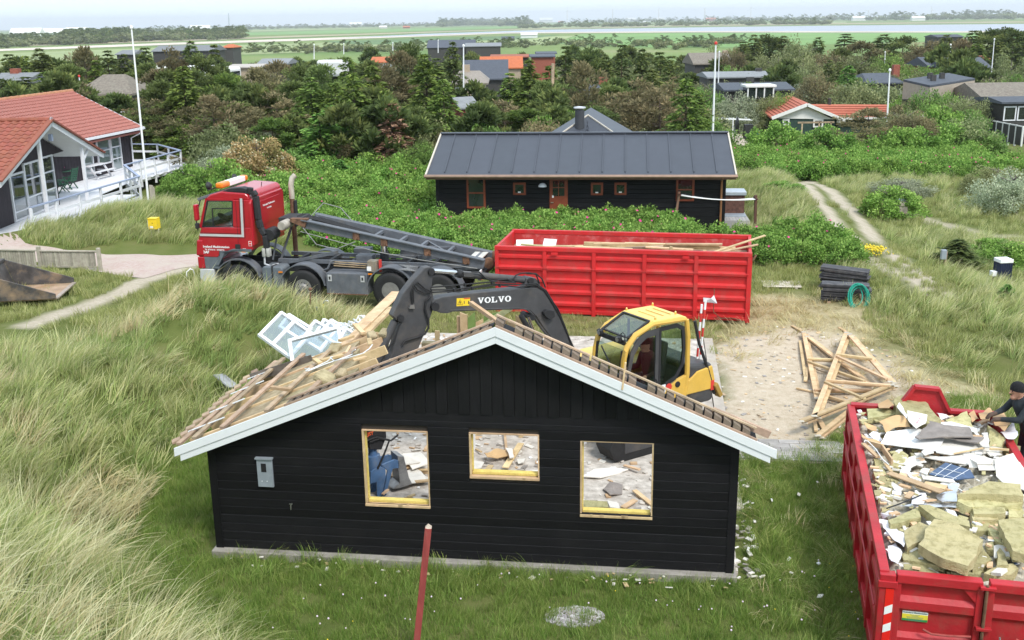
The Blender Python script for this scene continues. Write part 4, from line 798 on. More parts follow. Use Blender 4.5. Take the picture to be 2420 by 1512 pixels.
for xx in(0,C2W):box('top_rail',CRED2,c2,xx-.06,xx+.06,-.02,C2L+.05,ct-.10,ct,.012);box('bottom_rail',CRED2,c2,xx-.05,xx+.05,.0,C2L,.02,.2,.01);box('inner_sheet',CIN,c2,xx+(.02 if xx==0 else-.035),xx+(.035 if xx==0 else-.02),.03,C2L-.03,.2,ct-.101);tube('cover_rail',CRED2,c2,[(xx-.09*(1 if xx==0 else-1),0,.95),(xx-.09*(1 if xx==0 else-1),C2L,.95)],.012,5)
hb=MB().prism([(0,.1),(C2W,.1),(C2W,ct),(1.62,ct),(1.42,ct+.38),(1.02,ct+.40),(.78,ct),(0,ct)],'y',C2L,C2L+.05).build('headboard',CRED2,c2,bevel=.006)
for a,b in(((0,ct),(.78,ct)),((.78,ct),(1.02,ct+.40)),((1.02,ct+.40),(1.42,ct+.38)),((1.42,ct+.38),(1.62,ct)),((1.62,ct),(C2W,ct))):bar('headboard_rim',CRED2,hb,(a[0],C2L+.02,a[1]),(b[0],C2L+.02,b[1]),.14,.05)
for x0,x1 in((.14,1.12),(1.20,2.2)):
 prof=[(0,.22),(0,.42),(.05,.48),(.05,.58),(0,.64),(0,.92),(.05,.98),(.05,1.08),(0,1.14),(0,ct-.12)];m=MB();k=len(prof)
 d_=m.add([(x0,-.02-a,b)for a,b in prof]+[(x1,-.02-a,b)for a,b in prof],[(j,j+1,k+j+1,k+j)for j in range(k-1)]).build('tailgate_door',CRED2,c2)
 box('door_top',CRED2,d_,x0,x1,-.10,.04,ct-.12,ct,.012);box('door_edge',CRED2,d_,x0-.02,x0+.06,-.085,.03,.2,ct-.121,.008);box('door_edge',CRED2,d_,x1-.06,x1+.02,-.085,.03,.2,ct-.1215,.008)
 tube('latch_rod',pm('worn_red_rod',(.35,.07,.06),.3,6),d_,[(x0+.35,-.10,.74),(x0+.45,-.12,.70),(x0+.65,-.12,.70),(x0+.9,-.12,.72)],.014,6)
 MB().prism([(x1-.22,ct-.122),(x1-.06,ct-.122),(x1-.06,ct-.30)],'y',-.075,-.03).build('gusset',CRED2,d_)
tube('lock_rod',RUSTY,c2,[(1.16,-.12,.15),(1.16,-.12,ct-.02)],.02,8)
for z in(ct-.06,.84):box('lock_lug',CRED2,c2,1.08,1.26,-.15,-.086,z-.02,z+.02,.006)
for z in(.5,):tube('chain',pm('chain_steel',(.3,.3,.3),.2,6,.5,metal=.5),c2,[(1.36,-.13,.76),(1.38,-.14,.60),(1.35,-.14,.52),(1.37,-.13,.66)],.012,5)
po=box('corner_post',CRED2,c2,-.06,.13,-.10,.03,.05,ct-.02,.01);box('post_cap',CRED2,po,-.075,.15,-.12,.02,ct-.19,ct-.10,.008);box('post_cap',CRED2,po,-.075,.15,-.125,.02,.28,.36,.008)
box('red_reflector',pm('reflective_red',(.75,.02,.015),.03,3,.35),po,.02,.115,-.108,-.1005,.37,ct-.20)
for i in range(4):
 z=.36+i*.25
 if z+.16<ct-.19:MB().prism([(.022,z+.03),(.113,z+.075),(.113,z+.185),(.022,z+.135)],'y',-.1105,-.1085).build('white_reflector',WHITEL,po)
sg=box('sign_plate',WHITEL,c2,.245,.545,-.035,-.0225,.80,.935,.002);box('yellow_field',pm('sign_yellow',(.72,.62,.05),.05),sg,.246,.544,-.037,-.0352,.832,.895);box('green_field',pm('sign_green',(.03,.25,.06),.05),sg,.246,.544,-.037,-.0352,.801,.8315)
text('lettering','Holmsland Maskinstation',.0285,pm('sign_ink',(.12,.22,.2),.05),sg,(.395,-.0365,.915),(1,0,0),(0,0,1),.0003)
for z,w in((.885,.12),(.87,.08),(.855,.2),(.842,.18),(.822,.22),(.81,.16)):box('small_print',pm('sign_ink',(.1,.2,.2),.05),sg,.395-w/2,.395+w/2,-.0378,-.0372,z-.0025,z+.0025)
box('floor',CIN,c2,.03,C2W-.03,.03,C2L-.02,.12,.2)
random.seed(5)
C2M=Matrix.Translation(c2a)@Matrix.Rotation(AX-math.pi/2,4,'Z')
def rough_fill():
 n,k=26,60;V_,F_=[],[]
 for j in range(k):
  for i in range(n):
   x=.05+(C2W-.1)*i/(n-1);y=.05+(C2L-.1)*j/(k-1)
   z=1.30+.07*math.sin(x*3+y*2.1)*math.sin(y*1.9)+random.uniform(-.07,.07)-.12*(i in(0,n-1))
   V_.append(C2M@Vector((x,y,z)))
 for j in range(k-1):
  for i in range(n-1):F_.append((j*n+i,j*n+i+1,(j+1)*n+i+1,(j+1)*n+i))
 o=MB().add(V_,F_).build('waste_fill',pm('mixed_waste',(.34,.30,.21),.4,6,.95,.8,20,col2=(.62,.58,.49)),None);return tag(o,'loose rubble under the waste sheets in the low container',kind='stuff')
rough_fill()
BROWNP=pm('brown_paper',(.56,.36,.19),.12,3,.85,.2,15,objvar=.1);FELTG=pm('grey_felt',(.25,.22,.20),.2,5,.95,.5,40);FOIL=pm('aluminium_foil',(.72,.73,.75),.08,5,.28,.9,12,metal=.85);PLASTIC=pm('white_plastic_sheet',(.74,.72,.75),.06,3,.5,.4,10)
WHITEB=pm('white_faced_board',(.80,.80,.79),.04,3,.6,dirt=(.6,.57,.52),dirtamt=.3,dscale=4)
BLUEPAN=pm('blue_tile_panel',(.045,.085,.17),.25,8,.35)
def jag(P_,amp):
 out=[];n=len(P_)
 for i in range(n):
  a,b=P_[i],P_[(i+1)%n];out.append(a);k=max(1,int((b-a).length/.16))
  for j in range(1,k):
   t=j/k+random.uniform(-.2,.2)/k;q=a.lerp(b,t);d=(b-a).normalized();q=q+Vector((-d.y,d.x,0))*random.uniform(-amp,amp)+Vector((0,0,random.uniform(-amp,amp)*.3));out.append(q)
 return out
def piece(name,uv,z,th,mat,label,cat,group=None,amp=.012,tilt=0.,zf=None,soft=0,lump=.0):
 """a torn flat piece lying in the heap; corners surveyed at height z"""
 c=[G(u,v,z+(zf[i]if zf else random.uniform(-tilt,tilt)))for i,(u,v)in enumerate(uv)]
 c=jag(c,amp);n=len(c);cen=sum(c,Vector())/n
 me=bpy.data.meshes.new(name);bm=bmesh.new();top=[bm.verts.new(p)for p in c];f=bm.faces.new(top)
 bmesh.ops.triangulate(bm,faces=[f])
 if lump or soft:
  for _ in range(2 if max((p-cen).length for p in c)>.25 else 1):bmesh.ops.subdivide_edges(bm,edges=[e for e in bm.edges if e.calc_length()>.09],cuts=1,use_grid_fill=True)
  bmesh.ops.triangulate(bm,faces=bm.faces)
  for v in bm.verts:
   if not v.is_boundary or soft:v.co.z+=random.uniform(-1,1)*(lump+.0)+soft*math.sin(v.co.x*9+v.co.y*5)*math.cos(v.co.y*8)
 r=bmesh.ops.extrude_face_region(bm,geom=bm.faces[:]);vs_=[g for g in r['geom']if isinstance(g,bmesh.types.BMVert)]
 for v in vs_:v.co.z-=th;v.co.x+=random.uniform(-1,1)*lump*.6;v.co.y+=random.uniform(-1,1)*lump*.6
 bmesh.ops.recalc_face_normals(bm,faces=bm.faces);bm.to_mesh(me);bm.free();me.materials.append(mat)
 if lump or soft:sm_(me,50)
 if group and 'container' in label:
  q=C2M.inverted()@cen;label=label.replace('in the waste of the low container','in the low container').replace('in the low container waste','in the low container')+(' near its tailgate' if q.y<1.9 else ' near its headboard' if q.y>4.1 else ' amid the heap')+(', by the side rail' if q.x<.55 else '')
 return tag(link(name,me),label,cat,group)
def zc(L):return[(2008+x*.2031,874.1+y*.2031)for x,y in L]
def zd(L):return[(2008+x*.2344,1157.6+y*.2344)for x,y in L]
WG=('wool slabs in the low container',);wl='torn yellow mineral wool slab in the waste of the low container'
def wool(uv,z,th=.10,lab=None,tilt=.03):return piece('wool_slab',uv,z,th,WOOL,lab or wl,'insulation',None if lab else WG[0],.026,tilt,lump=.02)
wool(zc([(520,330),(600,290),(860,350),(1060,570),(900,620),(540,470)]),1.60,.14,'largest wool slab leaning by the headboard of the low container')
wool(zc([(195,450),(430,435),(590,510),(210,560)]),1.45);wool(zc([(1110,585),(1360,475),(1430,665),(1200,650)]),1.52);wool(zc([(1600,640),(1830,800),(1760,895),(1620,880)]),1.46,.16);wool(zc([(1770,855),(1985,885),(1960,975),(1785,920)]),1.36,.12)
wool(zc([(495,990),(560,920),(680,990),(600,1140),(470,1105)]),1.42,.16);wool(zc([(265,1015),(380,1060),(440,1225),(300,1260)]),1.38,.12);wool(zc([(290,1330),(350,1225),(450,1215),(490,1400),(500,1500),(330,1500)]),1.40,.18);wool(zc([(200,660),(330,660),(420,740),(270,760)]),1.36)
wool(zc([(700,960),(800,950),(830,1010),(720,1010)]),1.37)
wool(zd([(540,745),(900,770),(1330,815),(1310,850),(700,830),(540,790)]),1.36,.12);wool(zd([(1350,835),(1500,760),(1640,735),(1700,790),(1620,850),(1450,870)]),1.38,.12)
wool(zd([(520,650),(680,545),(980,740),(900,765),(540,705)]),1.42,.12);wool(zd([(1225,650),(1320,540),(1430,700),(1240,755)]),1.44,.14);wool(zd([(560,400),(700,320),(840,380),(720,510),(580,590),(550,480)]),1.46,.14)
wool(zd([(690,545),(850,290),(1070,330),(1345,500),(1190,765),(940,690)]),1.62,.13,'big sagging wool slab on top of the pile by the tailgate')
wool(zd([(385,300),(690,170),(715,270),(410,345)]),1.46,.12);wool(zd([(690,150),(800,150),(1200,310),(1210,370),(860,280)]),1.52,.12);wool(zd([(1080,110),(1180,0),(1600,60),(1740,130),(1500,165),(1200,170)]),1.52,.14);wool(zd([(1090,40),(1400,-90),(1720,-60),(1754,60),(1500,40)]),1.62,.14)
wool(zd([(1495,300),(1760,280),(1790,660),(1640,610)]),1.58,.12);wool(zd([(1390,390),(1500,345),(1590,560),(1480,520)]),1.42,.12);wool(zd([(1220,330),(1450,250),(1490,350),(1400,415),(1250,405)]),1.40,.10);wool(zd([(1480,620),(1510,580),(1600,760),(1480,750)]),1.42,.14);wool(zd([(1570,160),(1730,155),(1730,275),(1600,270)]),1.44,.12);wool(zd([(1360,540),(1440,520),(1460,600),(1390,600)]),1.38,.10);wool(zd([(1210,220),(1480,180),(1570,260),(1460,300),(1240,300)]),1.46,.1)
wool(zd([(1230,170),(1560,175),(1570,230),(1250,240)]),1.50,.1);wool(zd([(240,0),(330,0),(300,60),(250,50)]),1.44,.16);wool(zd([(290,60),(430,10),(450,130),(330,230)]),1.36,.16)
PBL,PBG='torn pale plasterboard sheet in the waste of the low container','plasterboard in the low container'
def pb(uv,z,lab=None,mat=PLASTER,tilt=.04):return piece('plasterboard_sheet',uv,z,.014,mat,lab or PBL,'plasterboard',None if lab else PBG,.012,tilt)
pb(zc([(430,720),(800,680),(1095,790),(1010,940),(780,905),(345,855)]),1.50,'large clean white board lying across the waste heap',WHITEB,.015)
pb(zc([(1100,795),(1500,860),(1545,890),(1170,985),(1000,955)]),1.47);pb(zc([(1680,1040),(1900,965),(2030,1150),(2060,1400),(1800,1330),(1700,1230),(1690,1130)]),1.44,'wide pale plasterboard sheet beside the blue tiled panel',PLASTER,.02)
pb(zc([(1000,955),(1620,880),(1840,920),(1640,965),(1200,1000)]),1.43);pb(zc([(830,950),(960,870),(975,960),(870,990)]),1.55,None,PLASTER,.08);pb(zc([(560,1055),(830,975),(880,1060),(700,1140)]),1.42);pb(zc([(860,1010),(1380,1000),(1390,1100),(1120,1060)]),1.44)
pb(zc([(1140,1000),(1500,990),(1680,1040),(1640,1090),(1380,1090)]),1.41);pb(zc([(1480,1070),(1700,1070),(1740,1160),(1500,1160)]),1.42);pb(zc([(560,1095),(680,1150),(620,1165)]),1.46);pb(zc([(830,1215),(1200,1270),(1230,1310),(850,1265)]),1.46);pb(zc([(450,1270),(620,1380),(570,1430),(450,1330)]),1.42,None,PLASTER,.06);pb(zc([(640,1180),(820,1230),(830,1290),(700,1250)]),1.43);pb(zc([(1390,1030),(1480,1080),(1480,1130),(1385,1130)]),1.52,None,PLASTER,.08);pb(zc([(810,1180),(850,1140),(930,1150),(900,1215)]),1.47,None,WHITEB)
pb(zc([(1500,850),(1600,720),(1625,900),(1545,890)]),1.52);pb(zc([(890,610),(1180,600),(1480,680),(1470,720),(1000,650)]),1.52,None,WHITEB);pb(zd([(1450,560),(1530,540),(1650,650),(1560,690),(1450,680)]),1.40);pb(zd([(450,370),(620,300),(640,350),(540,410)]),1.35)
pb(zc([(545,425),(572,375),(668,520),(655,560)]),1.66,'tilted carton flap with red print in the waste heap',WHITEB,.03);cx=pb(zc([(668,470),(900,520),(890,610),(770,675),(670,570)]),1.62,'opened pale carton with pink print in the waste heap',PLASTER,.03)
for q in((780,590),(800,560),(770,610)):piece('printed_mark',zc([(q[0],q[1]),(q[0]+30,q[1]-12),(q[0]+32,q[1]-4),(q[0]+2,q[1]+8)]),1.64,.001,pm('pink_print',(.7,.25,.3),.05),None,None).parent=cx
piece('grey_felt',zc([(755,775),(920,600),(1100,650),(1385,660),(1440,775),(1050,772),(800,795)]),1.60,.02,FELTG,'curled grey roofing felt lying over the white board','felt',soft=.03);piece('grey_felt',zc([(1080,775),(1400,765),(1560,785),(1480,850),(1250,810)]),1.54,.02,FELTG,'flat end of grey felt unrolled beyond the curled piece','felt',soft=.015)
bl=piece('gridded_sheet',zc([(920,1210),(1110,1075),(1400,1160),(1450,1250),(1220,1275)]),1.47,.015,BLUEPAN,'blue wall panel with white grid lines in the waste heap','panel',amp=.004,tilt=.0)
for a,b in(((950,1190),(1240,1262)),((1030,1130),(1330,1210)),((985,1235),(1180,1090)),((1080,1250),(1285,1125)),((1190,1270),(1385,1155))):
 m=MB().bar(G(*zc([a])[0],1.4745),G(*zc([b])[0],1.4745),.008,.002);m.build('grid_line',WHITEL,bl)
for L in([(1270,430),(1380,430),(1430,510),(1350,525)],[(1620,710),(1760,650),(1790,800),(1700,800)]):
 b2=piece('gridded_sheet',zd(L),1.31,.015,BLUEPAN,'corner of blue gridded panel half buried under wool','panel','half buried blue panels',amp=.004,tilt=0.)
 a,b,c,d=[G(*q,1.3145)for q in zd(L)];MB().bar(a.lerp(b,.5),d.lerp(c,.5),.008,.002).build('grid_line',WHITEL,b2);MB().bar(a.lerp(d,.5),b.lerp(c,.5),.008,.002).build('grid_line',WHITEL,b2)
BPL,BPG='crumpled brown paper in the low container waste','brown paper in the waste'
for L,z in(([(340,575),(610,535),(700,640),(520,690),(420,720)],1.52),([(1490,525),(1620,440),(1665,480),(1620,595),(1530,585)],1.58),([(1645,500),(1760,455),(1870,590),(1800,690),(1690,640)],1.60),([(325,380),(440,350),(520,410),(450,450),(340,445)],1.52),([(130,750),(300,790),(380,840),(150,800)],1.52),([(1380,500),(1440,485),(1500,580),(1420,600)],1.5),([(160,620),(300,640),(310,690),(200,680)],1.48)):piece('brown_paper',zc(L),z,.006,BROWNP,BPL,'paper',BPG,.01,.05,soft=.035)
for L,z in((zd([(325,310),(440,360),(565,480),(540,600),(470,525),(370,430)]),1.42),(zd([(380,575),(460,530),(525,650),(480,765),(415,730)]),1.40),(zd([(640,20),(760,15),(790,70),(740,135),(620,125)]),1.42),(zc([(1750,720),(1900,610),(1955,760),(1880,805)]),1.50),(zc([(220,730),(310,700),(380,790),(330,820)]),1.52),(zc([(1000,510),(1090,505),(1150,550),(1060,580)]),1.44),(zd([(310,220),(390,215),(400,260),(330,290)]),1.42)):piece('plastic_sheet',L,z,.004,PLASTIC,'crumpled white plastic sheet in the low container waste','plastic sheet','plastic in the waste',.01,.05,soft=.04)
for L,z in((zd([(860,60),(1070,0),(1085,110),(930,135)]),1.44),(zd([(430,165),(700,130),(1040,135),(1110,165),(1070,195),(700,155)]),1.42),(zd([(980,-50),(1100,-60),(1080,10),(1000,20)]),1.44)):piece('foil_sheet',L,z,.003,FOIL,'crinkled silver foil sheet in the low container waste','foil','foil in the waste',.012,.04,soft=.03)
WPL,WPG='splintered pale board among the container waste','boards in the waste'
for a,b,z,w,h in((((150,855),(325,1015)),None,1.5,.07,.03),(((200,840),(375,890)),None,1.5,.04,.08),(((370,895),(490,1070)),None,1.5,.03,.10),(((450,1195),(1070,1420)),None,1.47,.13,.02),(((410,1090),(480,1180)),None,1.44,.05,.02),(((1200,975),(1560,905)),None,1.46,.03,.02),(((1620,915),(1850,930)),None,1.48,.04,.03),(((770,1350),(940,1420)),None,1.44,.06,.02),(((660,1490),(720,1420)),None,1.42,.08,.02),(((860,1320),(1120,1370)),None,1.43,.16,.02)):
 m=MB().bar(G(*zc([a[0]])[0],z),G(*zc([a[1]])[0],z+.02),w,h);tag(m.build('splintered_board',RAWW,None,bevel=.003),WPL,'board',WPG)
t_=MB().tube([G(*q,1.56)for q in zc([(165,835),(175,820),(210,830),(300,920),(380,1040),(450,1100)])],.008,6).build('conduit_pipe',WHITEL,None,smooth=True);tag(t_,'thin white conduit bent over the side rail of the low container','pipe')
t_=MB().tube([G(*q,1.50)for q in zd([(370,185),(500,140),(720,50)])],.010,6).build('black_rod',XDARK,None,smooth=True);tag(t_,'thin black rod lying in the waste beside foil','rod')
random.seed(11)
def zt4(L):return[(1830.9+x*.2109,744.2+y*.2109)for x,y in L]
def truss(z0,chords,webs,label,sh=(0,0)):
 o=thing('roof_truss',label,'truss',(0,0,0),0)
 base=G(*zt4([chords[0][0]])[0],0);o.location=(base.x+sh[0],base.y+sh[1],0)
 def lp(q,z):p=G(*zt4([q])[0],z);return(p.x-base.x,p.y-base.y,z)
 for a,b in chords:bar('chord',RAWW,o,lp(a,z0),lp(b,z0),.105,.045,.004)
 for a,b in webs:bar('web',RAWW,o,lp(a,z0+.047),lp(b,z0+.047),.075,.045,.004)
 for c in chords:
  for q in c:
   p=lp(q,z0+.025);box('nail_plate',pm('galvanised_plate',(.50,.45,.36),.3,9,.6,metal=.3),o,p[0]-.06,p[0]+.06,p[1]-.05,p[1]+.05,p[2]-.001,p[2]+.003)
CA=[((800,195),(440,1130)),((830,220),(1290,745)),((1310,780),(290,1190))];WA=[((690,440),(1090,490)),((690,460),(1250,720)),((570,730),(1290,790)),((560,750),(960,920))]
CB=[((320,190),(470,930)),((360,240),(1040,760)),((1050,900),(480,1350))];WB=[((370,490),(650,500)),((370,520),(1000,740)),((440,840),(1080,840)),((450,870),(900,1000))]
truss(.30,CA,WA,'pale timber roof truss lying on top of the crossed pair');truss(.22,CA,WA,'pale roof truss lying directly under the topmost truss',(.05,-.10))
truss(.11,CB,WB,'roof truss lying crosswise under the other two');truss(.035,CB,WB,'lowest roof truss of the pile, flat on the sand',(.03,-.10))
for a,b,w in(((240,820),(430,860),.05),((280,290),(340,700),.07),((340,740),(360,590),.08),((460,1300),(440,1150),.07),((500,1180),(560,1290),.10),((190,120),(300,180),.08),((720,140),(800,190),.07),((780,1240),(850,1310),.03)):
 p,q=G(*zt4([a])[0],.03),G(*zt4([b])[0],.03);tag(bar('broken_board',RAWW,None,p,q,w,.03),'splintered end of pale timber beside the roof trusses','board','offcuts round the trusses')
BLKB=pm('old_black_board',(.055,.055,.06),.4,5,.8,.3,30,objvar=.4,dirt=(.22,.20,.17),dirtamt=.4,dscale=4)
def stack(u0,v0,u1,v1,n,dep,label,tilt=0.,z0=0.1,name='board_stack'):
 a,b=G(u0,v0,0),G(u1,v1,0);L=(b-a).length;o=thing(name,label,'boards',(a.x,a.y,hz(a.x,a.y)-.02),math.atan2((b-a).y,(b-a).x))
 z=z0
 for i in range(n):
  th=.03;M=Matrix.Rotation(tilt,3,'Y')@Matrix.Rotation(random.uniform(-.03,.03),3,'Z')
  MB().box((L/2+random.uniform(-.05,.05),dep/2+random.uniform(-.03,.03),z+th/2),(L*random.uniform(.93,1.03),dep,th),M).build('plank',BLKB,o);z+=th+random.uniform(.002,.012)
 for x in(.2,L-.2):box('bearer',OLDW,o,x-.05,x+.05,0,dep,-.05,z0-.002)
 return z
h1=stack(1940,722,2052,728,13,.45,'stack of old black boards with rope coil leaning on it');stack(1936,690,2046,700,17,.5,'taller stack of black boards behind the rope coil',.04,.1)
rc=G(2006,718,0);ro=thing('rope_coil','coil of thick turquoise rope leaning on black boards','rope',(rc.x,rc.y-.72,0.02),0)
TURQ=pm('turquoise_rope',(.02,.30,.22),.25,30,.7,.5,60)
for i in range(9):
 r=.22+random.uniform(-.02,.08);cxr,cz=random.uniform(-.05,.05),.36+random.uniform(-.05,.05);pts=[]
 for j in range(25):
  a=j*2*math.pi/24;pts.append((cxr+r*.95*math.cos(a),-.03*i*.6+.12*math.sin(a)+.1,cz+r*1.25*math.sin(a)))
 MB().tube(pts,.017,6,False).build('rope_turn',TURQ,ro,smooth=True)
a,b=G(2044,737,0),G(2027,722,0);tag(bar('prop_stick',OLDW,None,a,(b.x-.05,b.y+.1,.62),.05,.05),'grey wooden stick leaning against the rope and boards','stick')
sl=[G(1803,683),G(1902,685),G(1907,671),G(1822,668)];po_=thing('slatted_pallet','bleached slatted pallet lying flat in the straw','pallet',sl[0],math.atan2((sl[1]-sl[0]).y,(sl[1]-sl[0]).x))
PALE=pm('bleached_slat',(.55,.50,.42),.12,4,.8,objvar=.15)
for i in range(8):box('slat',PALE,po_,.0,1.15,i*.105,i*.105+.075,.07,.09,.003)
for x in(.1,.95):box('bearer',PALE,po_,x,x+.08,0,.82,.0,.069)
for(u0,v0,u1,v1,lab)in((1657.9,719,1645.5,862,'red and white ranging pole standing upright behind the cab'),(1667,710,1653,858,'ranging pole with a white rag tied at its tip')):
 q0,q1=atY(u0,v0,19.75),atY(u1,v1,19.75);o=thing('ranging_pole',lab,'pole',q1,0);d=(q0-q1);n=7
 for i in range(n):tube('pole_band',(WHITEL if i%2==0 else REDL),o,[d*((n-1-i)/n),d*((n-i)/n)],.022,8)
 if 'rag' in lab:
  MB().add([d+Vector(p)for p in((-.05,0,.06),(.10,-.02,.05),(.20,.02,.0),(.22,-.01,-.06),(.08,.03,-.05),(-.04,0,-.03),(.16,.02,.10))],[(0,1,5),(1,2,3),(1,3,4),(1,4,5),(1,6,2)]).build('rag',PLASTIC,o)
hq=atY(1646,864,19.75);box('pole_holder',XDARK,None,hq.x-.06,hq.x+.08,hq.y-.05,hq.y+.06,.3,hq.z+.05,.01);tag(bpy.context.view_layer.objects[-1]if False else COL.objects[-1],'black tube holder carrying the ranging poles','holder')
def zw(x,y):return(401.6+x*.2539,708.7+y*.2539)
WGL=glass('loose_pane',(.82,.90,.92),1.1);UPVC=pm('white_window_frame',(.78,.79,.80),.04,4,.4)
def loose_window(c0,c1_,c3,label,split=None):
 p0,p1,p3=[atY(*zw(*c[:2]),c[2])for c in(c0,c1_,c3)];ex_,ey=p1-p0,p3-p0;o=thing('removed_window',label,'window',p0,0)
 nrm=ex_.cross(ey).normalized();nrm=nrm if nrm.y<0 else-nrm;lx,ly=ex_.length,ey.length;ux,uy=ex_/lx,ey/ly;w=.075
 def fb(nm,a,b,ww=w):MB().bar(a,b,ww,.07,nrm).build(nm,UPVC,o,bevel=.006)
 fb('frame_rail',uy*(w/2),ex_+uy*(w/2));fb('frame_rail',ey-uy*(w/2),ex_+ey-uy*(w/2));fb('frame_stile',ux*(w/2)+uy*w,ey+ux*(w/2)-uy*w);fb('frame_stile',ex_-ux*(w/2)+uy*w,ex_+ey-ux*(w/2)-uy*w)
 if split:fb('mullion',ex_*split+uy*w,ex_*split+ey-uy*w,.09)
 g=[ux*w+uy*w,ex_-ux*w+uy*w,ex_+ey-ux*w-uy*w,ey+ux*w-uy*w];MB().add([q for q in g],[(0,1,2,3)]).build('pane',WGL,o)
loose_window((820,330,22.1),(1115,545,21.3),(1035,110,23.2),'big white window lying on the dune grass, lowest of the removed windows',.45)
loose_window((1010,255,22.6),(1230,395,22.0),(1105,130,23.2),'white window lying over the upper end of the big one')
loose_window((1200,360,22.6),(1400,480,22.0),(1350,190,23.5),'narrow white window with ragged yellow foam at its edge');loose_window((1350,310,22.9),(1560,430,22.2),(1430,178,23.7),'white window between the narrow and the wide one');loose_window((1380,320,22.7),(1640,480,21.9),(1500,182,23.6),'wide white window showing sky in its pane')
loose_window((1130,610,20.9),(1625,480,20.9),(1098,372,21.5),'square white window propped upright in front of the others')
for i,(x,y)in enumerate(((1650,230),(1700,215),(1760,205),(1820,200),(1880,190),(1680,260),(1780,250))):
 p=atY(*zw(x,y+20),23.2);pts=[]
 for j in range(18):a=j*.9+i;pts.append(p+Vector((.17*math.cos(a)+.02*j*math.sin(i),.15*math.sin(a*.8),.02+.07*math.sin(a*1.7+i)+.015*i)))
 if i==0:ch_=thing('cable_tangle','tangled heap of grey white cables behind the removed windows','cables',p,0)
 MB().tube([q-ch_.location for q in pts],.012,5).build('cable',WHITEP,ch_,smooth=True)
st=gp(733,752);tag(tube('iron_stake',RUSTY,None,[st,atY(733,690,st.y)],.02,8),'rusty iron stake with ring standing before the lorry wheel','stake');MB().lathe([(.03,-.04),(.05,0),(.03,.04)],atY(733,683,st.y),'Z',10).build('ring',RUSTY,COL.objects[-1])
st=gp(760,756);q=atY(763.5,718,st.y);cb_=tag(tube('crowbar',STICKY,None,[st,q],.018,6),'yellow crowbar with hooked steel head stuck in the ground','crowbar');tube('hooked_head',STEEL,cb_,[q,q+Vector((.02,0,.06)),q+Vector((.08,0,.09)),q+Vector((.14,0,.07))],.016,6)
st=gp(747,758);q=atY(747,733,st.y);sp_=tag(tube('shovel_handle',XDARK,None,[st,q],.014,6),'short black tool handle standing beside the crowbar','tool');box('grip',pm('tool_grey',(.35,.36,.38),.1),sp_,q.x-.04,q.x+.04,q.y-.02,q.y+.02,q.z,q.z+.09)
m_=MB().box(gp(537,925)+Vector((0,0,.25)),(.5,.34,.03),Matrix.Rotation(.5,3,'Y')@Matrix.Rotation(-.5,3,'Z')).build('metal_sheet',pm('dusty_sheet',(.33,.34,.35),.3,6,.6,metal=.2),None);tag(m_,'dusty grey sheet lying in grass by the roof edge','sheet')
pt=atY(1012,1246,12.3);pb_=atY(985,1512,12.2);dv=(pb_-pt).normalized();pe=pt+dv*2.2;rp=thing('red_post','faded red square wooden post with pointed top leaning in the lawn','post',(pe.x,pe.y,pe.z),0)
REDW=pm('faded_red_wood',(.30,.055,.05),.25,6,.85,.4,30,stretch=(1,1,.2),dirt=(.35,.16,.13),dirtamt=.4,dscale=5)
MB().bar((0,0,0),pt-pe,.085,.085).build('shaft',REDW,rp,bevel=.006);tp_=pt-pe;m=MB();s4=.042;m.add([tp_+Vector(p)for p in((-s4,-s4,0),(s4,-s4,0),(s4,s4,0),(-s4,s4,0),(0,0,.055))],[(0,1,4),(1,2,4),(2,3,4),(3,0,4)]);m.build('point',pm('bare_end_grain',(.48,.40,.32),.2),rp)
A_,B_,C_=G(36.7,674.6,.2),G(175,668,.2),G(133,704.6,.2);D_=A_+(C_-B_)*1.0;Up=Vector((0,0,1));BUK=pm('bucket_steel',(.075,.07,.068),.4,3,.65,.2,20,dirt=(.32,.22,.13),dirtamt=.8,dscale=1.4);BUKF=pm('bucket_floor_worn',(.36,.25,.17),.25,2,.6,dirt=(.42,.22,.09),dirtamt=.6,dscale=1.5)
bk_=thing('digger_bucket','big open dark steel digger bucket lying beside the plank fence','bucket',A_,0)
def sl_(name,P_,th,mat):
 n_=(P_[1]-P_[0]).cross(P_[2]-P_[0]).normalized()*th;k=len(P_);Q=[p-A_ for p in P_];MB().add(Q+[q+n_ for q in Q],[tuple(range(k))[::-1],tuple(range(k,2*k))]+[(i,(i+1)%k,k+(i+1)%k,k+i)for i in range(k)]).build(name,mat,bk_,bevel=.006)
Bk=(A_-B_).normalized();T0,T1=A_+Up*.85-Bk*-.25,D_+Up*.85+Bk*.25
sl_('bucket_floor',[A_,B_,C_,D_],.04,BUKF);sl_('back_plate',[A_,D_,T1,T0],.05,BUK);sl_('side_plate',[A_,T0,B_+Up*.16,B_],.05,BUK);sl_('side_plate',[D_,C_,C_+Up*.14,T1],.05,BUK)
MB().bar(T0-A_,T1-A_,.10,.08).build('lip',BUK,bk_,bevel=.01);MB().bar(B_-A_,C_-A_,.12,.04).build('cutting_edge',pm('worn_edge',(.40,.33,.27),.2,6,.5,metal=.3),bk_)
MB().tube([T1-A_+Vector((-.25,0,.0)),T1-A_+Vector((-.25,.3,.0))],.09,12).build('pin_boss',BUK,bk_)
FGR=pm('grey_fence_wood',(.34,.31,.25),.2,5,.85,.3,30,objvar=.2);p0,p1,p2=gp(-140,632),gp(97,634),gp(238,640)
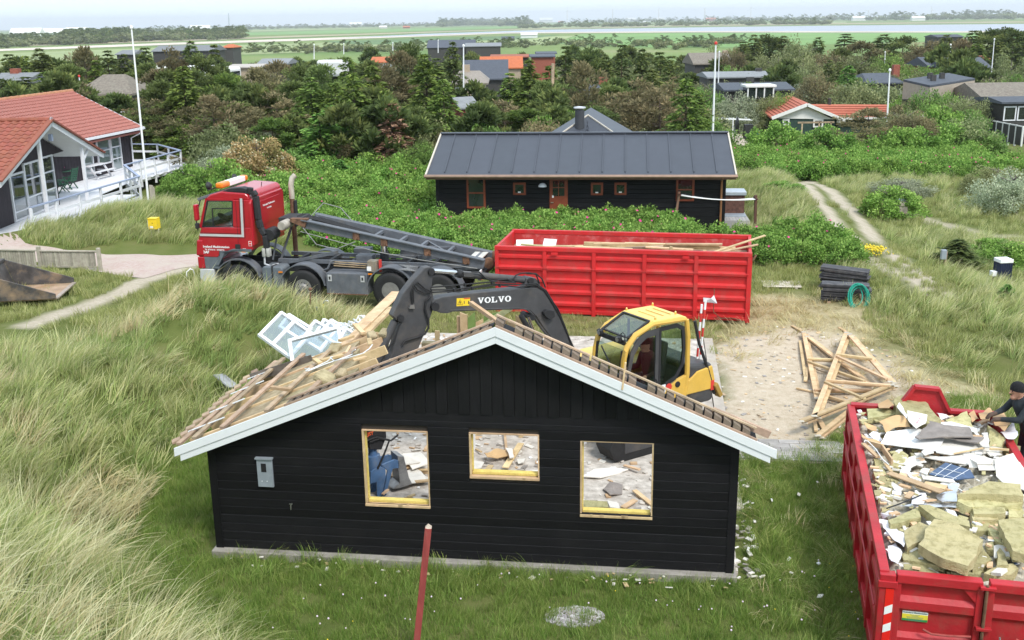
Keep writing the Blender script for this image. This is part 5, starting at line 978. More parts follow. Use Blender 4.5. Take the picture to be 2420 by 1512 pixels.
for i,(a,b)in enumerate(((p0,p1),(p1,p2))):
 d=b-a;d.z=0;L=d.length;f_=thing('fence_panel',('low grey plank fence panel behind the digger bucket' if i==0 else 'end panel of the low grey plank fence next to the brick path'),'fence',(a.x,a.y,min(a.z,b.z)),math.atan2(d.y,d.x))
 box('top_rail',FGR,f_,0,L-.05,-.05,.05,.66,.70,.004);box('bottom_rail',FGR,f_,.06,L-.06,-.03,.03,.10,.16,.004);x=.1
 while x<L-.18:box('slat',FGR,f_,x,x+.075,-.012,.012,.16,.655);x+=.092
 for xx,hh in((0,.82),)if i==0 else((.0,.83),(L,.80)):po=MB().bb(xx-.06,xx+.06,-.06,.06,-.1,hh).build('post',FGR,f_,bevel=.02)
q=gp(368,560);mbx=thing('letter_box','yellow letter box on two white legs in dune grass','letter box',q,-.15);YELP=pm('letterbox_yellow',(.80,.55,.02),.05,3,.45)
s_=(atY(368,503,q.y).z-q.z);MB().prism([(-.22,s_-.52),(.22,s_-.52),(.22,s_-.08),(.15,s_),(-.22,s_-.02)],'x',-.24,.22).build('box_body',YELP,mbx,bevel=.02);box('lid',YELP,mbx,-.25,.23,-.24,.20,s_-.03,s_+.01,.015)
for x in(-.22,.20):box('leg',WHITEL,mbx,x-.02,x+.02,-.02,.02,-.2,s_-.52)
box('side_plate',pm('letterbox_grey',(.55,.55,.56),.05),mbx,-.262,-.242,-.2,.2,s_-.50,s_-.06);box('notice',WHITEL,mbx,-.14,.02,-.227,-.222,s_-.46,s_-.36);mbx.scale=(.74,.74,.8);box('lock',XDARK,mbx,-.02,.02,-.228,-.222,s_-.24,s_-.20)
tag(MB().tube([gp(441,658),gp(441,658)+Vector((.02,0,.22)),gp(448,656)+Vector((.05,0,.30)),gp(458,656)+Vector((.0,0,.26)),gp(461,654)],.02,8).build('hoop_rail',WHITEL,None,smooth=True),'small white bent hoop at the edge of the brick path','hoop')
def flagpole(name,u0,v0,u1,v1,y,label,r=.06,band=None,cap=None,group=None):
 b=atY(u0,v0,y);t=atY(u1,v1,y);b.z=min(b.z,hz(b.x,b.y)if y<150 else b.z);o=thing(name,label,'flagpole',b,0,group);d=t-b
 tube('pole',WHITEL,o,[(0,0,0),d*.5,d],[r,r*.85,r*.6],8)
 MB().lathe([(.0,-.02),(r*1.3,0),(r*1.3,r*1.6),(0,r*2.6)],d,'Z',8).build('finial',REDL if cap else WHITEL,o)
 if band:tube('red_sleeve',REDL,o,[d*.0,d*band],r*1.15,8)
q=gp(352,489);flagpole('flagpole',352,489,310.5,67,q.y,'tall white flagpole beside a grey plank at the deck railing',.055)
q2=gp(358,489);fp=atY(350,438,q2. y);pk=thing('pole_plank','grey pointed plank standing at the foot of the flagpole','plank',q2,0);MB().prism([(-.02,-.3),(.22,-.3),(.22,.85),(.14,1.0),(.0,1.02)],'y',-.03,.03).build('board',FGR,pk);
PAV=pm('grey_paver',(.34,.32,.30),.15,6,.9,.4,30,objvar=.18);pv=MB().bb(0,.01,0,.01,0,.001)
pvr=tag(MB().bb(-1.9,1.0,-.65,.45,-.04,.002).build('paving',pm('paving_sand',(.45,.38,.29),.2,8,.95)),kind='structure');pvr.location=G(1885,1060);pvr.rotation_euler.z=HANG
pme=MB().bb(-.19,.19,-.095,.095,0,.022).mesh('paver',PAV)
for j in range(5):
 for i in range(7):
  x,y=-1.7+i*.39+(j%2)*.19,-.52+j*.2
  if random.random()<.12 or x>.9:continue
  o=link('paver',pme,pvr);o.location=(x,y,.001+random.uniform(0,.006));o.rotation_euler=(random.uniform(-.02,.02),random.uniform(-.02,.02),random.uniform(-.03,.03))
def scatter_bits(name,label,n,fn,mats,smin,smax,flat=.25):
 """small loose chips, uncountable: one mesh per material"""
 for k,mt_ in enumerate(mats):
  m=MB()
  for _ in range(n//len(mats)):
   x,y,z=fn();s=random.uniform(smin,smax);M=Matrix.Rotation(random.uniform(0,6.3),3,'Z')@Matrix.Rotation(random.uniform(-.35,.35),3,'X');m.box((x,y,z+s*flat*.3),(s*random.uniform(.5,1.6),s*random.uniform(.3,.9),s*flat*random.uniform(.4,1)),M)
  tag(m.build(name,mt_),label,kind='stuff')
def onslab():
 p=hp(random.uniform(.3,HW-.2),random.uniform(.4,9.5)if random.random()<.75 else random.uniform(9,12));return p.x,p.y,.03
GREYCH=pm('grey_chip',(.31,.28,.25),.35,5,.9)
scatter_bits('rubble','chips of plaster, wood and stone strewn over the slab',1500,onslab,[PLASTER,RAWW,GREYCH,WHITEB,CONCR],.03,.14)
def onheap():
 p=C2M@Vector((random.uniform(.1,C2W-.1),random.uniform(.12,C2L-.1),1.40));return p.x,p.y,p.z
scatter_bits('waste_crumbs','crumbs of board, wool and wood over the container waste',520,onheap,[PLASTER,WOOL,WHITEB,RAWW],.03,.15,.3)
def onsand():
 while True:
  x,y=random.uniform(3.3,10.5),random.uniform(17,28)
  if float(sdist(np.array(x),np.array(y),SANDY))>-.3 and random.random()<.9:return x,y,hz(x,y)+.005
scatter_bits('sand_litter','broken slate and wood chips littering the sand',300,onsand,[GREYCH,OLDW,PAV],.02,.11,.15);scatter_bits('pale_litter','small pale chips littering the sand',240,onsand,[PLASTER,RAWW],.02,.09,.2)
def verge():
 p=hp(HW+random.uniform(.0,.5),random.uniform(-.1,5));return p.x,p.y,.02
scatter_bits('verge_litter','plaster crumbs along the foot of the black wall',90,verge,[PLASTER,GREYCH],.03,.12)
def front():
 p=hp(random.uniform(0,HW),random.uniform(-.5,-.05));return p.x,p.y,.04
scatter_bits('plinth_litter','splinters lying on the plinth',70,front,[RAWW,PLASTER],.02,.08)
def chips():
 c=G(1358,1457);a=random.uniform(0,6.3);r=math.sqrt(random.random());return c.x+.42*r*math.cos(a),c.y+.26*r*math.sin(a),hz(c.x,c.y)+.05*(1-r)
scatter_bits('gravel_heap','patch of pale grey stone chips in the lawn',900,chips,[pm('pale_chip',(.52,.50,.50),.2,9,.9),GREYCH,pm('lilac_chip',(.36,.33,.35),.2,9,.9)],.015,.05,.6)
def lawnbits():
 x,y=random.uniform(3.4,5.6),random.uniform(12.2,20);return x,y,hz(x,y)+.06
scatter_bits('lawn_litter','white plaster flakes lying in the grass',24,lawnbits,[PLASTER,WHITEB],.04,.12)
def floor_piece(name,uv,z,th,mat,lab,cat,grp=None,**k):return piece(name,uv,z,th,mat,lab,cat,grp,**k)
def z8b(L):return z8(L)
FL='torn plasterboard scrap lying on the slab inside the gable'
for L,z in(([(270,215),(420,190),(560,250),(400,270)],.25),([(440,320),(520,290),(630,370),(600,380),(480,400)],.12),([(430,190),(560,180),(620,260),(500,300)],.2),([(1160,150),(1210,155),(1220,215),(1190,220)],.2),([(1240,230),(1300,225),(1290,250),(1250,260)],.08),([(1700,350),(1790,300),(1900,290),(2030,300),(1960,330),(1830,360)],.06),([(930,240),(1010,250),(990,290),(930,300)],.06),([(1880,520),(1960,540),(1970,580),(1900,570)],.1)):
 piece('plaster_scrap',z8(L),z,.02,PLASTER,FL,'plasterboard','plaster scraps on the slab',.02,.03)
piece('roofing_felt',z8([(1850,440),(1900,400),(1990,410),(1985,470),(1900,490)]),.06,.02,FELTG,'crumpled grey felt on the slab inside the widest opening','felt',soft=.03);piece('curled_cardboard',z8([(1010,190),(1120,150),(1220,155),(1230,210),(1130,200),(1030,220)]),.16,.015,BROWNP,'curled brown cardboard on the slab in the small opening','cardboard',soft=.05)
piece('wool_scrap',z8([(1715,520),(1880,530),(1890,570),(1720,570)]),.16,.12,WOOL,'wool slab against the foot of the gable inside','insulation',lump=.012)
for a,b,z,w in(((1270,120),(1160,290),.08,.12),((350,350),(520,255),.12,.08),((430,400),(630,380),.10,.08),((500,310),(625,305),.1,.06),((1990,575),(2080,520),.06,.10),((2000,275),(2110,305),.08,.06),((290,480),(330,445),.1,.05),((470,500),(520,480),.1,.06),((930,60),(1000,50),.05,.05),((950,160),(990,180),.06,.04)):
 tag(bar('loose_board',RAWW,None,G(*z8([a])[0],z),G(*z8([b])[0],z+.03),w,.025),'pale board lying on the littered slab inside the gable','board','boards lying on the slab')
for s0,t0,a,L in[(random.uniform(.6,7.4),random.uniform(1.5,9.5),random.uniform(0,3.1),random.uniform(.4,1.3))for _ in range(26)]:
 p=hp(s0,t0,.06);q=p+Vector((math.cos(a)*L,math.sin(a)*L,random.uniform(-.02,.05)));tag(bar('loose_board',RAWW,None,p,q,random.uniform(.05,.13),.025),'pale board lying on the littered slab inside the gable','board','boards lying on the slab')
bar('door_post',RAWW,house,(2.95,4.0,.02),(2.95,4.0,1.9),.10,.12);box('door_frame',UPVC,house,3.30,3.38,4.4,4.5,.02,1.9)
tag(MB().tube([hp(3.05,3.0,1.75),hp(3.12,2.9,1.45),hp(3.0,2.8,1.3)],.045,8).build('ribbed_duct',pm('cream_duct',(.62,.58,.42),.1,40,.6,.6,60),None),'cream ribbed duct hanging by the grapple hoses','duct')
def ball(m,c,r,n=10):
 prof=[(max(1e-3,r*math.sin(math.pi*i/n)),-r*math.cos(math.pi*i/n))for i in range(n+1)];m.lathe(prof,c,'Z',12)
def person(name,label,loc,rz,bones,extra=(),vox=.013):
 """one continuous body grown from jointed limbs (voxel-joined), clothing by limb"""
 m=MB()
 for p,q,r0,r1,k in bones:
  m.tube([p,Vector(p).lerp(Vector(q),.5),q],[r0,(r0+r1)/2,r1],10);ball(m,p,r0);ball(m,q,r1)
 me=bpy.data.meshes.new('body');me.from_pydata(m.v,[],m.f);o=bpy.data.objects.new('tmp',me);COL.objects.link(o)
 r=o.modifiers.new('r','REMESH');r.mode='VOXEL';r.voxel_size=vox;sm=o.modifiers.new('s','SMOOTH');sm.factor=.5;sm.iterations=4
 dg=bpy.context.evaluated_depsgraph_get();b=bpy.data.meshes.new_from_object(o.evaluated_get(dg));bpy.data.objects.remove(o);b.name='body'
 mats=[]
 for bn in bones:
  if bn[4]not in mats:mats.append(bn[4])
 for mm in mats:b.materials.append(mm)
 n=len(b.polygons);cen=np.empty(n*3);b.polygons.foreach_get('center',cen);cen=cen.reshape(-1,3);best=np.full(n,1e9);idx=np.zeros(n,np.int32)
 for p,q,r0,r1,k in bones:
  p_,d=np.array(p),np.array(q)-np.array(p);t=np.clip(((cen-p_)@d)/max(1e-9,d@d),0,1);dist=np.linalg.norm(cen-p_-t[:,None]*d,axis=1)-(r0+(r1-r0)*t);w=dist<best;best[w]=dist[w];idx[w]=mats.index(k)
 b.polygons.foreach_set('material_index',idx);b.polygons.foreach_set('use_smooth',[True]*n)
 root=thing(name,label,'person',loc,rz);link('body',b,root)
 for nm,mb_,mt_ in extra:mb_.build(nm,mt_,root,smooth=True)
 return root
SKIN=pm('skin',(.50,.26,.18),.12,12,.6);JACK=pm('dark_jacket',(.022,.028,.034),.3,6,.85,.4,20);TROU=pm('dark_trousers',(.03,.033,.045),.3,6,.85,.3,20);BEAN=pm('black_knit',(.010,.010,.012),.3,40,.95,.5,90);GLOV=pm('brown_glove',(.10,.065,.05),.3,10,.85);HAIRM=pm('dark_hair',(.03,.022,.018),.3,30,.8)
def hand(base,d,up,mat,s=1.):
 """palm and five bent fingers"""
 base,d,up=Vector(base),Vector(d).normalized(),Vector(up).normalized();sd=d.cross(up).normalized();B=[(base,base+d*.085*s,.035*s,.038*s,mat)]
 for i,L in enumerate((.066,.075,.07,.055)):
  r=base+d*.085*s+sd*(.03-.02*i)*s;k=r+d*L*.5*s-up*.008*s;e=k+d*L*.38*s-up*L*.55*s;B+=[(r,k,.0105*s,.010*s,mat),(k,e,.010*s,.0085*s,mat)]
 r=base+d*.03*s+sd*.034*s;k=r+d*.035*s+sd*.028*s-up*.015*s;B+=[(r,k,.013*s,.011*s,mat),(k,k+d*.03*s-up*.012*s,.011*s,.009*s,mat)];return[(tuple(a),tuple(b),c,e,f)for a,b,c,e,f in B]
hw=atY(2403,922,16.1);wz=max(0,hw.z-1.62);fx=-1
def wpt(x,y,z):return(x,y,z)
HC=Vector((.30,0,1.60));nb=[((0,0,.95),(.05,0,1.12),.155,.15,JACK),((.05,0,1.12),(.17,0,1.38),.155,.165,JACK),((.17,-.17,1.42),(.17,.17,1.42),.085,.085,JACK),((.19,0,1.44),(.27,0,1.54),.065,.06,SKIN),(tuple(HC+Vector((-.02,0,-.01))),tuple(HC+Vector((.01,0,.05))),.092,.098,SKIN),(tuple(HC+Vector((.03,0,-.07))),tuple(HC+Vector((.055,0,-.09))),.055,.045,SKIN),(tuple(HC+Vector((.095,0,.0))),tuple(HC+Vector((.118,0,-.02))),.016,.018,SKIN),(tuple(HC+Vector((.0,.095,.0))),tuple(HC+Vector((-.01,.10,.02))),.014,.016,SKIN),(tuple(HC+Vector((.0,-.095,.0))),tuple(HC+Vector((-.01,-.10,.02))),.014,.016,SKIN),((0,.10,.93),(.03,.11,.50),.095,.07,TROU),((.03,.11,.50),(0,.11,.09),.068,.05,TROU),((0,-.10,.93),(.05,-.12,.50),.095,.07,TROU),((.05,-.12,.50),(-.05,-.12,.09),.068,.05,TROU),((-.02,.11,.05),(.16,.12,.04),.05,.04,XDARK),((-.07,-.12,.05),(.11,-.13,.04),.05,.04,XDARK),((.18,.20,1.42),(.34,.24,1.20),.07,.055,JACK),((.34,.24,1.20),(.56,.12,1.18),.055,.042,JACK),((.18,-.20,1.42),(.36,-.22,1.22),.07,.055,JACK),((.36,-.22,1.22),(.58,-.06,1.22),.055,.042,JACK)]+hand((.57,.11,1.18),(1,-.2,-.1),(0,0,1),GLOV,1.1)+hand((.59,-.05,1.22),(1,.2,-.2),(0,0,1),GLOV,1.1)
bn=MB();prof=[(.112,-.005),(.117,.03),(.113,.07),(.09,.115),(.05,.14),(0,.148)];bn.lathe(prof,(0,0,0),'Z',18);bn.xf(Matrix.Translation(HC+Vector((-.005,0,.025)))@Matrix.Rotation(-.12,4,'Y'))
ey=MB();[ball(ey,tuple(HC+Vector((.093,s*.033,.022))),.010,6)for s in(-1,1)];mo=MB().box(HC+Vector((.092,0,-.055)),(.012,.05,.012));mu=MB().box(HC+Vector((.10,0,-.040)),(.012,.055,.012))
person('person','person in black beanie and dark jacket leaning over the low container',(hw.x+.29,hw.y,wz),math.pi+.05,nb,[('beanie',bn,BEAN),('eye',ey,XDARK),('mouth',mo,pm('lips',(.4,.15,.12),.1)),('moustache',mu,HAIRM)])
box('step_crate',OLDW,None,hw.x+.05,hw.x+.6,hw.y-.35,hw.y+.35,-.05,wz);tag(COL.objects[-1],'wooden crate behind the container under the worker','crate')
HC=Vector((.02,0,1.02));JK2=pm('dark_red_workwear',(.055,.022,.024),.3,6,.85)
nb=[((-.10,0,.40),(-.08,0,.62),.15,.15,JK2),((-.08,0,.62),(-.05,0,.78),.155,.15,JK2),((-.05,-.15,.82),(-.05,.15,.82),.08,.08,JK2),((-.03,0,.85),(0,0,.96),.06,.055,SKIN),(tuple(HC),tuple(HC+Vector((.02,0,.06))),.088,.092,SKIN),(tuple(HC+Vector((.05,0,-.06))),tuple(HC+Vector((.06,0,-.07))),.05,.045,SKIN),(tuple(HC+Vector((.10,0,.01))),tuple(HC+Vector((.12,0,-.01))),.014,.016,SKIN),((-.05,.10,.38),(.36,.14,.40),.09,.07,TROU),((.36,.14,.40),(.46,.14,.04),.065,.05,TROU),((-.05,-.10,.38),(.36,-.14,.40),.09,.07,TROU),((.36,-.14,.40),(.46,-.14,.04),.065,.05,TROU),((.44,.14,.02),(.62,.14,.02),.045,.04,XDARK),((.44,-.14,.02),(.62,-.14,.02),.045,.04,XDARK),((-.05,.19,.80),(.0,.26,.55),.065,.05,JK2),((.0,.26,.55),(.22,.28,.52),.05,.04,JK2),((-.05,-.19,.80),(.0,-.26,.55),.065,.05,JK2),((.0,-.26,.55),(.22,-.28,.52),.05,.04,JK2)]+hand((.23,.28,.52),(1,0,-.1),(0,0,1),SKIN,1.0)+hand((.23,-.28,.52),(1,0,-.1),(0,0,1),SKIN,1.0)
cp=MB().lathe([(.105,0),(.11,.03),(.10,.08),(.06,.115),(0,.125)],tuple(HC+Vector((.01,0,.06))),'Z',16);vz=MB().box(HC+Vector((.13,0,.07)),(.10,.15,.012))
drv=XO+XF*-.02+XL*.59+Vector((0,0,.98));person('person','driver in dark red workwear and cap seated in the excavator cab',drv,XH,nb,[('cap',cp,BEAN),('cap_visor',vz,BEAN)],.015)
random.seed(31)
def zb(x,y):return(980.4+x*.3514,259.9+y*.3514)
RGREY=pm('roof_sheet_grey',(.062,.069,.086),.06,2,.5,metal=.15,objvar=.06);BRNF=pm('brown_window_frame',(.20,.045,.018),.15,6,.5);DARKGL=pm('dark_pane',(.02,.026,.026),.3,2,.06,spec=.8);CREAM=pm('cream_trim',(.55,.50,.42),.06);COPP=pm('copper_gutter',(.30,.20,.15),.15,4,.45,metal=.4)
EZ=2.25;EL,ER=G(*zb(72,440),EZ),G(*zb(2160,440),EZ);ED=(ER-EL).normalized();EN=Vector((-ED.y,ED.x,0));ELn=(ER-EL).length
bh=thing('black_house','long black timber house with grey standing-seam metal roof behind the red container','house',(EL.x,EL.y,0),math.atan2(ED.y,ED.x))
def bl(u,v,t):p=onplane(u,v,EL+EN*t,EN)-EL;return p.dot(ED),t,p.z+EZ
RT=3.9;rl=bl(*zb(160,157),RT);rr=bl(*zb(2110,157),RT);RZ=(rl[2]+rr[2])/2;gz=-.15
xs_=[0]+[bl(*zb(sx,405),.1)[0]for sx in(193,343,494,645,798,950,1104,1258,1412,1567,1722,1878,2033)]+[ELn];x2_=[rl[0]]+[bl(*zb(sx,170),RT)[0]for sx in(260,405,545,690,835,978,1122,1268,1412,1558,1705,1852,1998)]+[rr[0]]
def rp_(x0,x1,f):return(x0+(x1-x0)*f,RT*f,EZ+(RZ-EZ)*f)
for i in range(14):
 a,b,c,d=(xs_[i],0,EZ),(xs_[i+1],0,EZ),(xs_[i+1]*.5+x2_[i+1]*.5,RT,RZ),(xs_[i]*.5+x2_[i]*.5,RT,RZ)
 MB().add([a,b,c,d]+[(p[0],p[1],p[2]-.05)for p in(a,b,c,d)],[(0,1,2,3),(7,6,5,4),(0,4,5,1),(1,5,6,2),(2,6,7,3),(3,7,4,0)]).build('roof_sheet',RGREY,bh)
 if i:bar('roof_seam',RGREY,bh,(xs_[i],.25,EZ+.25*(RZ-EZ)/RT+.015),((xs_[i]+x2_[i])/2,RT-.1,RZ-.02),.05,.045)
MB().add([(0,RT,RZ),(ELn,RT,RZ),(ELn,RT*2,EZ),(0,RT*2,EZ)]+[(0,RT,RZ-.05),(ELn,RT,RZ-.05),(ELn,RT*2,EZ-.05),(0,RT*2,EZ-.05)],BOXF[:0]+[(0,1,2,3),(7,6,5,4),(0,4,5,1),(1,5,6,2),(2,6,7,3),(3,7,4,0)]).build('rear_roof',RGREY,bh)
bar('ridge_cap',RGREY,bh,(0,RT,RZ+.03),(ELn,RT,RZ+.03),.3,.05);bar('eave_flashing',pm('dark_flashing',(.05,.055,.07),.1),bh,(0,.03,EZ+.015),(ELn,.03,EZ+.015),.22,.03)
for x in(0,ELn):bar('verge_trim',CREAM,bh,(x,-.02,EZ),(x,RT,RZ),.06,.10);bar('verge_trim',CREAM,bh,(x,RT,RZ),(x,RT*2,EZ),.06,.10)
MB().tube([(-.05,-.06,EZ-.03),(ELn+.05,-.06,EZ-.03)],.07,8).build('gutter',COPP,bh,smooth=True);box('fascia',pm('brown_fascia',(.16,.085,.055),.15),bh,0,ELn,-.01,.03,EZ-.16,EZ-.051)
wy=.55;wx0=bl(*zb(150,500),wy)[0];wx1=bl(*zb(2080,500),wy)[0]
k=0;z=gz
while z<EZ-.06:box('plank',BLACKW,bh,wx0,wx1,wy-.02-random.uniform(0,.006),wy+.1,z,min(z+.172,EZ-.05),.006);z+=.18;k+=1
for x in(wx0,wx1-.12):box('end_wall',BLACKW,bh,x,x+.12,wy+.101,RT*2-wy,gz,EZ-.02);MB().prism([(wy,EZ-.02),(RT*2-wy,EZ-.02),(RT,RZ-.2)],'x',x,x+.12).build('gable_wall',BLACKW,bh)
for x in(wx0,wx1):box('corner_board',BLACKW,bh,x-.06,x+.06,wy-.05,wy+.06,gz,EZ-.06)
def win(z0x,z1x,z0y,z1y,name='window',rail=False,cross=False):
 a=bl(*zb(z0x,z1y),wy-.03);b=bl(*zb(z1x,z0y),wy-.03);b=(b[0],b[1],min(b[2],EZ-.07));f=box(name,BRNF,bh,a[0],b[0],wy-.07,wy-.022,a[2],b[2],.006);t=.085;mid=(a[2]+b[2])/2
 if name=='door':box('pane',DARKGL,f,a[0]+.13,b[0]-.13,wy-.078,wy-.0705,mid-.05,b[2]-.12);bar('glazing_bar',BRNF,f,((a[0]+b[0])/2,wy-.085,mid-.05),((a[0]+b[0])/2,wy-.085,b[2]-.12),.03,.03);bar('glazing_bar',BRNF,f,(a[0]+.13,wy-.085,mid+.28),(b[0]-.13,wy-.085,mid+.28),.03,.03);box('handle',STEEL,f,a[0]+.05,a[0]+.16,wy-.11,wy-.071,mid-.32,mid-.29);box('letter_plate',WHITEL,f,a[0]+.10,a[0]+.17,wy-.078,wy-.0705,mid-.12,mid-.02)
 elif rail:box('pane',DARKGL,f,a[0]+t,b[0]-t,wy-.078,wy-.0705,a[2]+t,mid-.03);box('pane',DARKGL,f,a[0]+t,b[0]-t,wy-.078,wy-.0705,mid+.03,b[2]-t)
 else:box('pane',DARKGL,f,a[0]+t,b[0]-t,wy-.078,wy-.0705,a[2]+t,b[2]-t);box('sill_ornament',WHITEL,f,(a[0]+b[0])/2-.06,(a[0]+b[0])/2+.05,wy-.082,wy-.0785,a[2]+t,a[2]+t+.05)
win(350,472,452,660,rail=True);win(660,745,487,570);win(1182,1265,487,572);win(1340,1423,487,570);win(1752,1880,456,612,rail=True);win(905,1027,455,680,'door')
c=bl(*zb(857,515),wy-.1);MB().lathe([(.17,0),(.16,.05),(.10,.12),(0,.15)],(c[0],wy-.12,c[2]),'Z',14).build('wall_lamp',pm('white_enamel',(.7,.72,.74),.05,3,.3),bh,smooth=True);bar('lamp_arm',XDARK,bh,(c[0],wy,c[2]+.05),(c[0],wy-.12,c[2]+.12),.02,.02)
for q in((727,457),(1400,457),(170,455)):c=bl(*zb(*q),wy-.03);box('vent',pm('brass_vent',(.42,.30,.12),.1)if q[0]>200 else WHITEL,bh,c[0]-.07,c[0]+.07,wy-.06,wy-.026,c[2]-.06,c[2]+.06)
c=bl(*zb(2058,600),wy-.1);tube('downpipe',pm('copper_pipe',(.32,.15,.07),.2,4,.5,metal=.4),bh,[(c[0],-.05,EZ-.08),(c[0],wy-.1,EZ-.25),(c[0],wy-.1,gz)],.045,8)
wa=bl(*zb(1160,43),7.0);wl_,wr_=bl(*zb(850,170),5.4),bl(*zb(1475,170),5.4);AP=(wa[0],7.4,wa[2]);WZ=2.3;hxl,hxr=wa[0]-(wa[0]-wl_[0])*1.35,wa[0]+(wr_[0]-wa[0])*1.35
MB().add([(hxl,4.4,WZ),(hxr,4.4,WZ),AP,(AP[0],12,AP[2]),(hxr,12,WZ),(hxl,12,WZ)],[(0,1,2),(1,4,3,2),(0,2,3,5)]).build('rear_wing_roof',RGREY,bh)
for s_ in(-1,1):
 e=(hxl if s_<0 else hxr);bar('hip_trim',CREAM,bh,(e,4.4,WZ+.03),(AP[0],AP[1],AP[2]+.03),.05,.05)
 for i in range(1,9):f=i/9;bar('roof_seam',RGREY,bh,(e+(AP[0]-e)*f,4.4+.0,WZ+.03),(AP[0]+(e-AP[0])*(1-f)*.02,4.4+(AP[1]-4.4)*f,WZ+(AP[2]-WZ)*f+.03),.03,.03)
box('rear_wing_wall',BLACKW,bh,hxl+.4,hxr-.4,6.5,11.6,gz,WZ)
c0,c1c=bl(*zb(1107,85),6.6),bl(*zb(1107,-12),6.6);fl_=tube('flue',pm('flue_dark',(.045,.048,.055),.1),bh,[(c0[0],6.6,c0[2]-.3),(c1c[0],6.6,c1c[2]-.08)],.21,14);MB().lathe([(.27,0),(.27,.05),(.0,.09)],(c1c[0],6.6,c1c[2]),'Z',14).build('flue_cap',SILVER,fl_)
dk=[G(*zb(1950,748),.08),G(*zb(2245,780),.08),G(*zb(2110,535),.08)];DKW=pm('silver_decking',(.36,.35,.34),.15,5,.85,objvar=.12)
dt=thing('timber_terrace','silvery timber terrace along the end wall of the black house','terrace',(dk[1].x,dk[1].y,0),math.atan2(ED.y,ED.x));L=7.5
for i in range(17):box('plank',DKW,dt,-2.1+i*.125,-2.1+i*.125+.115,0,L,.27,.30)
box('edge_board',DKW,dt,-2.1,.03,-.03,-.002,-.1,.30)
c=bl(*zb(2118,530),3.0);wb=thing('log_box','brick and steel log box against the end of the black house','log box',bh.matrix_basis@Vector((wx1+.55,3.2,0)),math.atan2(ED.y,ED.x));box('body',pm('dark_brick',(.12,.06,.045),.4,9,.9),wb,-.5,.5,-.4,.4,0,1.05);box('lid',pm('zinc_lid',(.5,.55,.6),.1,4,.4,metal=.5),wb,-.56,.56,-.48,.48,1.051,1.2,.02);box('low_chest',GREYM,wb,-.4,.5,-1.2,-.6,0,.35,.02)
def rooted(u,v0,v1):b=G(u,v1,.0);return b
pA=G(1590,548,0.);pB=G(*zb(2285,828),0.);clo=thing('clothes_line','washing lines sagging between two dark posts in front of the black house','clothes line',(pA.x,pA.y,0),0);tA=atY(*zb(1776,548),pA.y)-clo.location;tB=atY(*zb(2291,572),pB.y)-clo.location;oB=pB-clo.location
POST=pm('rust_brown_post',(.10,.045,.03),.25);bar('post',pm('tan_post',(.25,.14,.09),.2),clo,(0,0,-.2),tA,.09,.09,.008);bar('post',POST,clo,(oB.x,oB.y,-.2),tB,.10,.10,.008)
for i in range(4):
 a,b=tA+Vector((.05*i,.12*i-.2,-.12)),tB+Vector((-.05,.12*i-.2,-.14));tube('cord',WHITEL,clo,[a.lerp(b,t)+Vector((0,0,-.35*t*(1-t)*(1+.15*i)))for t in[j/10 for j in range(11)]],.012,4)
bar('arm',POST,clo,tB+Vector((0,-.3,-.12)),tB+Vector((0,.3,-.12)),.06,.06);bar('arm',POST,clo,tA+Vector((0,-.3,-.10)),tA+Vector((0,.3,-.10)),.06,.06)
random.seed(41)
TILE=pm('red_roof_tile',(.27,.085,.055),.16,3,.8,.15,30,objvar=.10,dirt=(.24,.10,.06),dirtamt=.35,dscale=.8);TILE2=pm('faded_roof_tile',(.32,.12,.095),.10,3,.8,.15,30,objvar=.06);PLUM=pm('plum_black_boards',(.030,.024,.030),.25,4,.75,objvar=.2);DWH=pm('deck_white',(.70,.71,.74),.06,3,.6,objvar=.05);RAILB=pm('grey_blue_rail',(.30,.35,.47),.08,3,.55);CURT=pm('curtain_white',(.66,.66,.63),.08,3,.9);SOFF=pm('white_soffit',(.62,.63,.60),.04,3,.7);GREENP=pm('green_plastic',(.03,.10,.06),.15,5,.5)
LGL=glass('house_pane',(.55,.62,.62),.5)
lh=thing('tiled_house','red-tiled house with white gable porch and deck','house',(-22,50,0),0)
LO=Vector((-22,50,0))
def W(u,v,y):return atY(u,v,y)-LO
def WX(u,v,x):d=ray(u,v);return CPOS+d*(x/d.x)-LO
def zl(x,y):return(x*.21874,200.8+y*.21874)
GX=-20.0;apx,fl,frr=WX(118,286,GX),WX(-4,432,GX),WX(242,363,GX)
DZ=-.05
BX=-4.6
rid_b=Vector((apx.x+BX,apx.y,apx.z));s_l=Vector((fl.x+BX,fl.y,fl.z));s_r=Vector((frr.x+BX,frr.y,frr.z))
def slope(name,a,b,c,d,th,mat):
 n_=(b-a).cross(d-a).normalized();n_=n_ if n_.z>0 else-n_;vs_=[a,b,c,d];MB().add(vs_+[p-n_*th for p in vs_],[(0,1,2,3),(7,6,5,4),(0,4,5,1),(1,5,6,2),(2,6,7,3),(3,7,4,0)]).build(name,mat,lh);return n_
n1=slope('porch_roof',fl,apx,rid_b,s_l,.12,SOFF);n2=slope('porch_roof',frr,apx,rid_b,s_r,.12,SOFF)
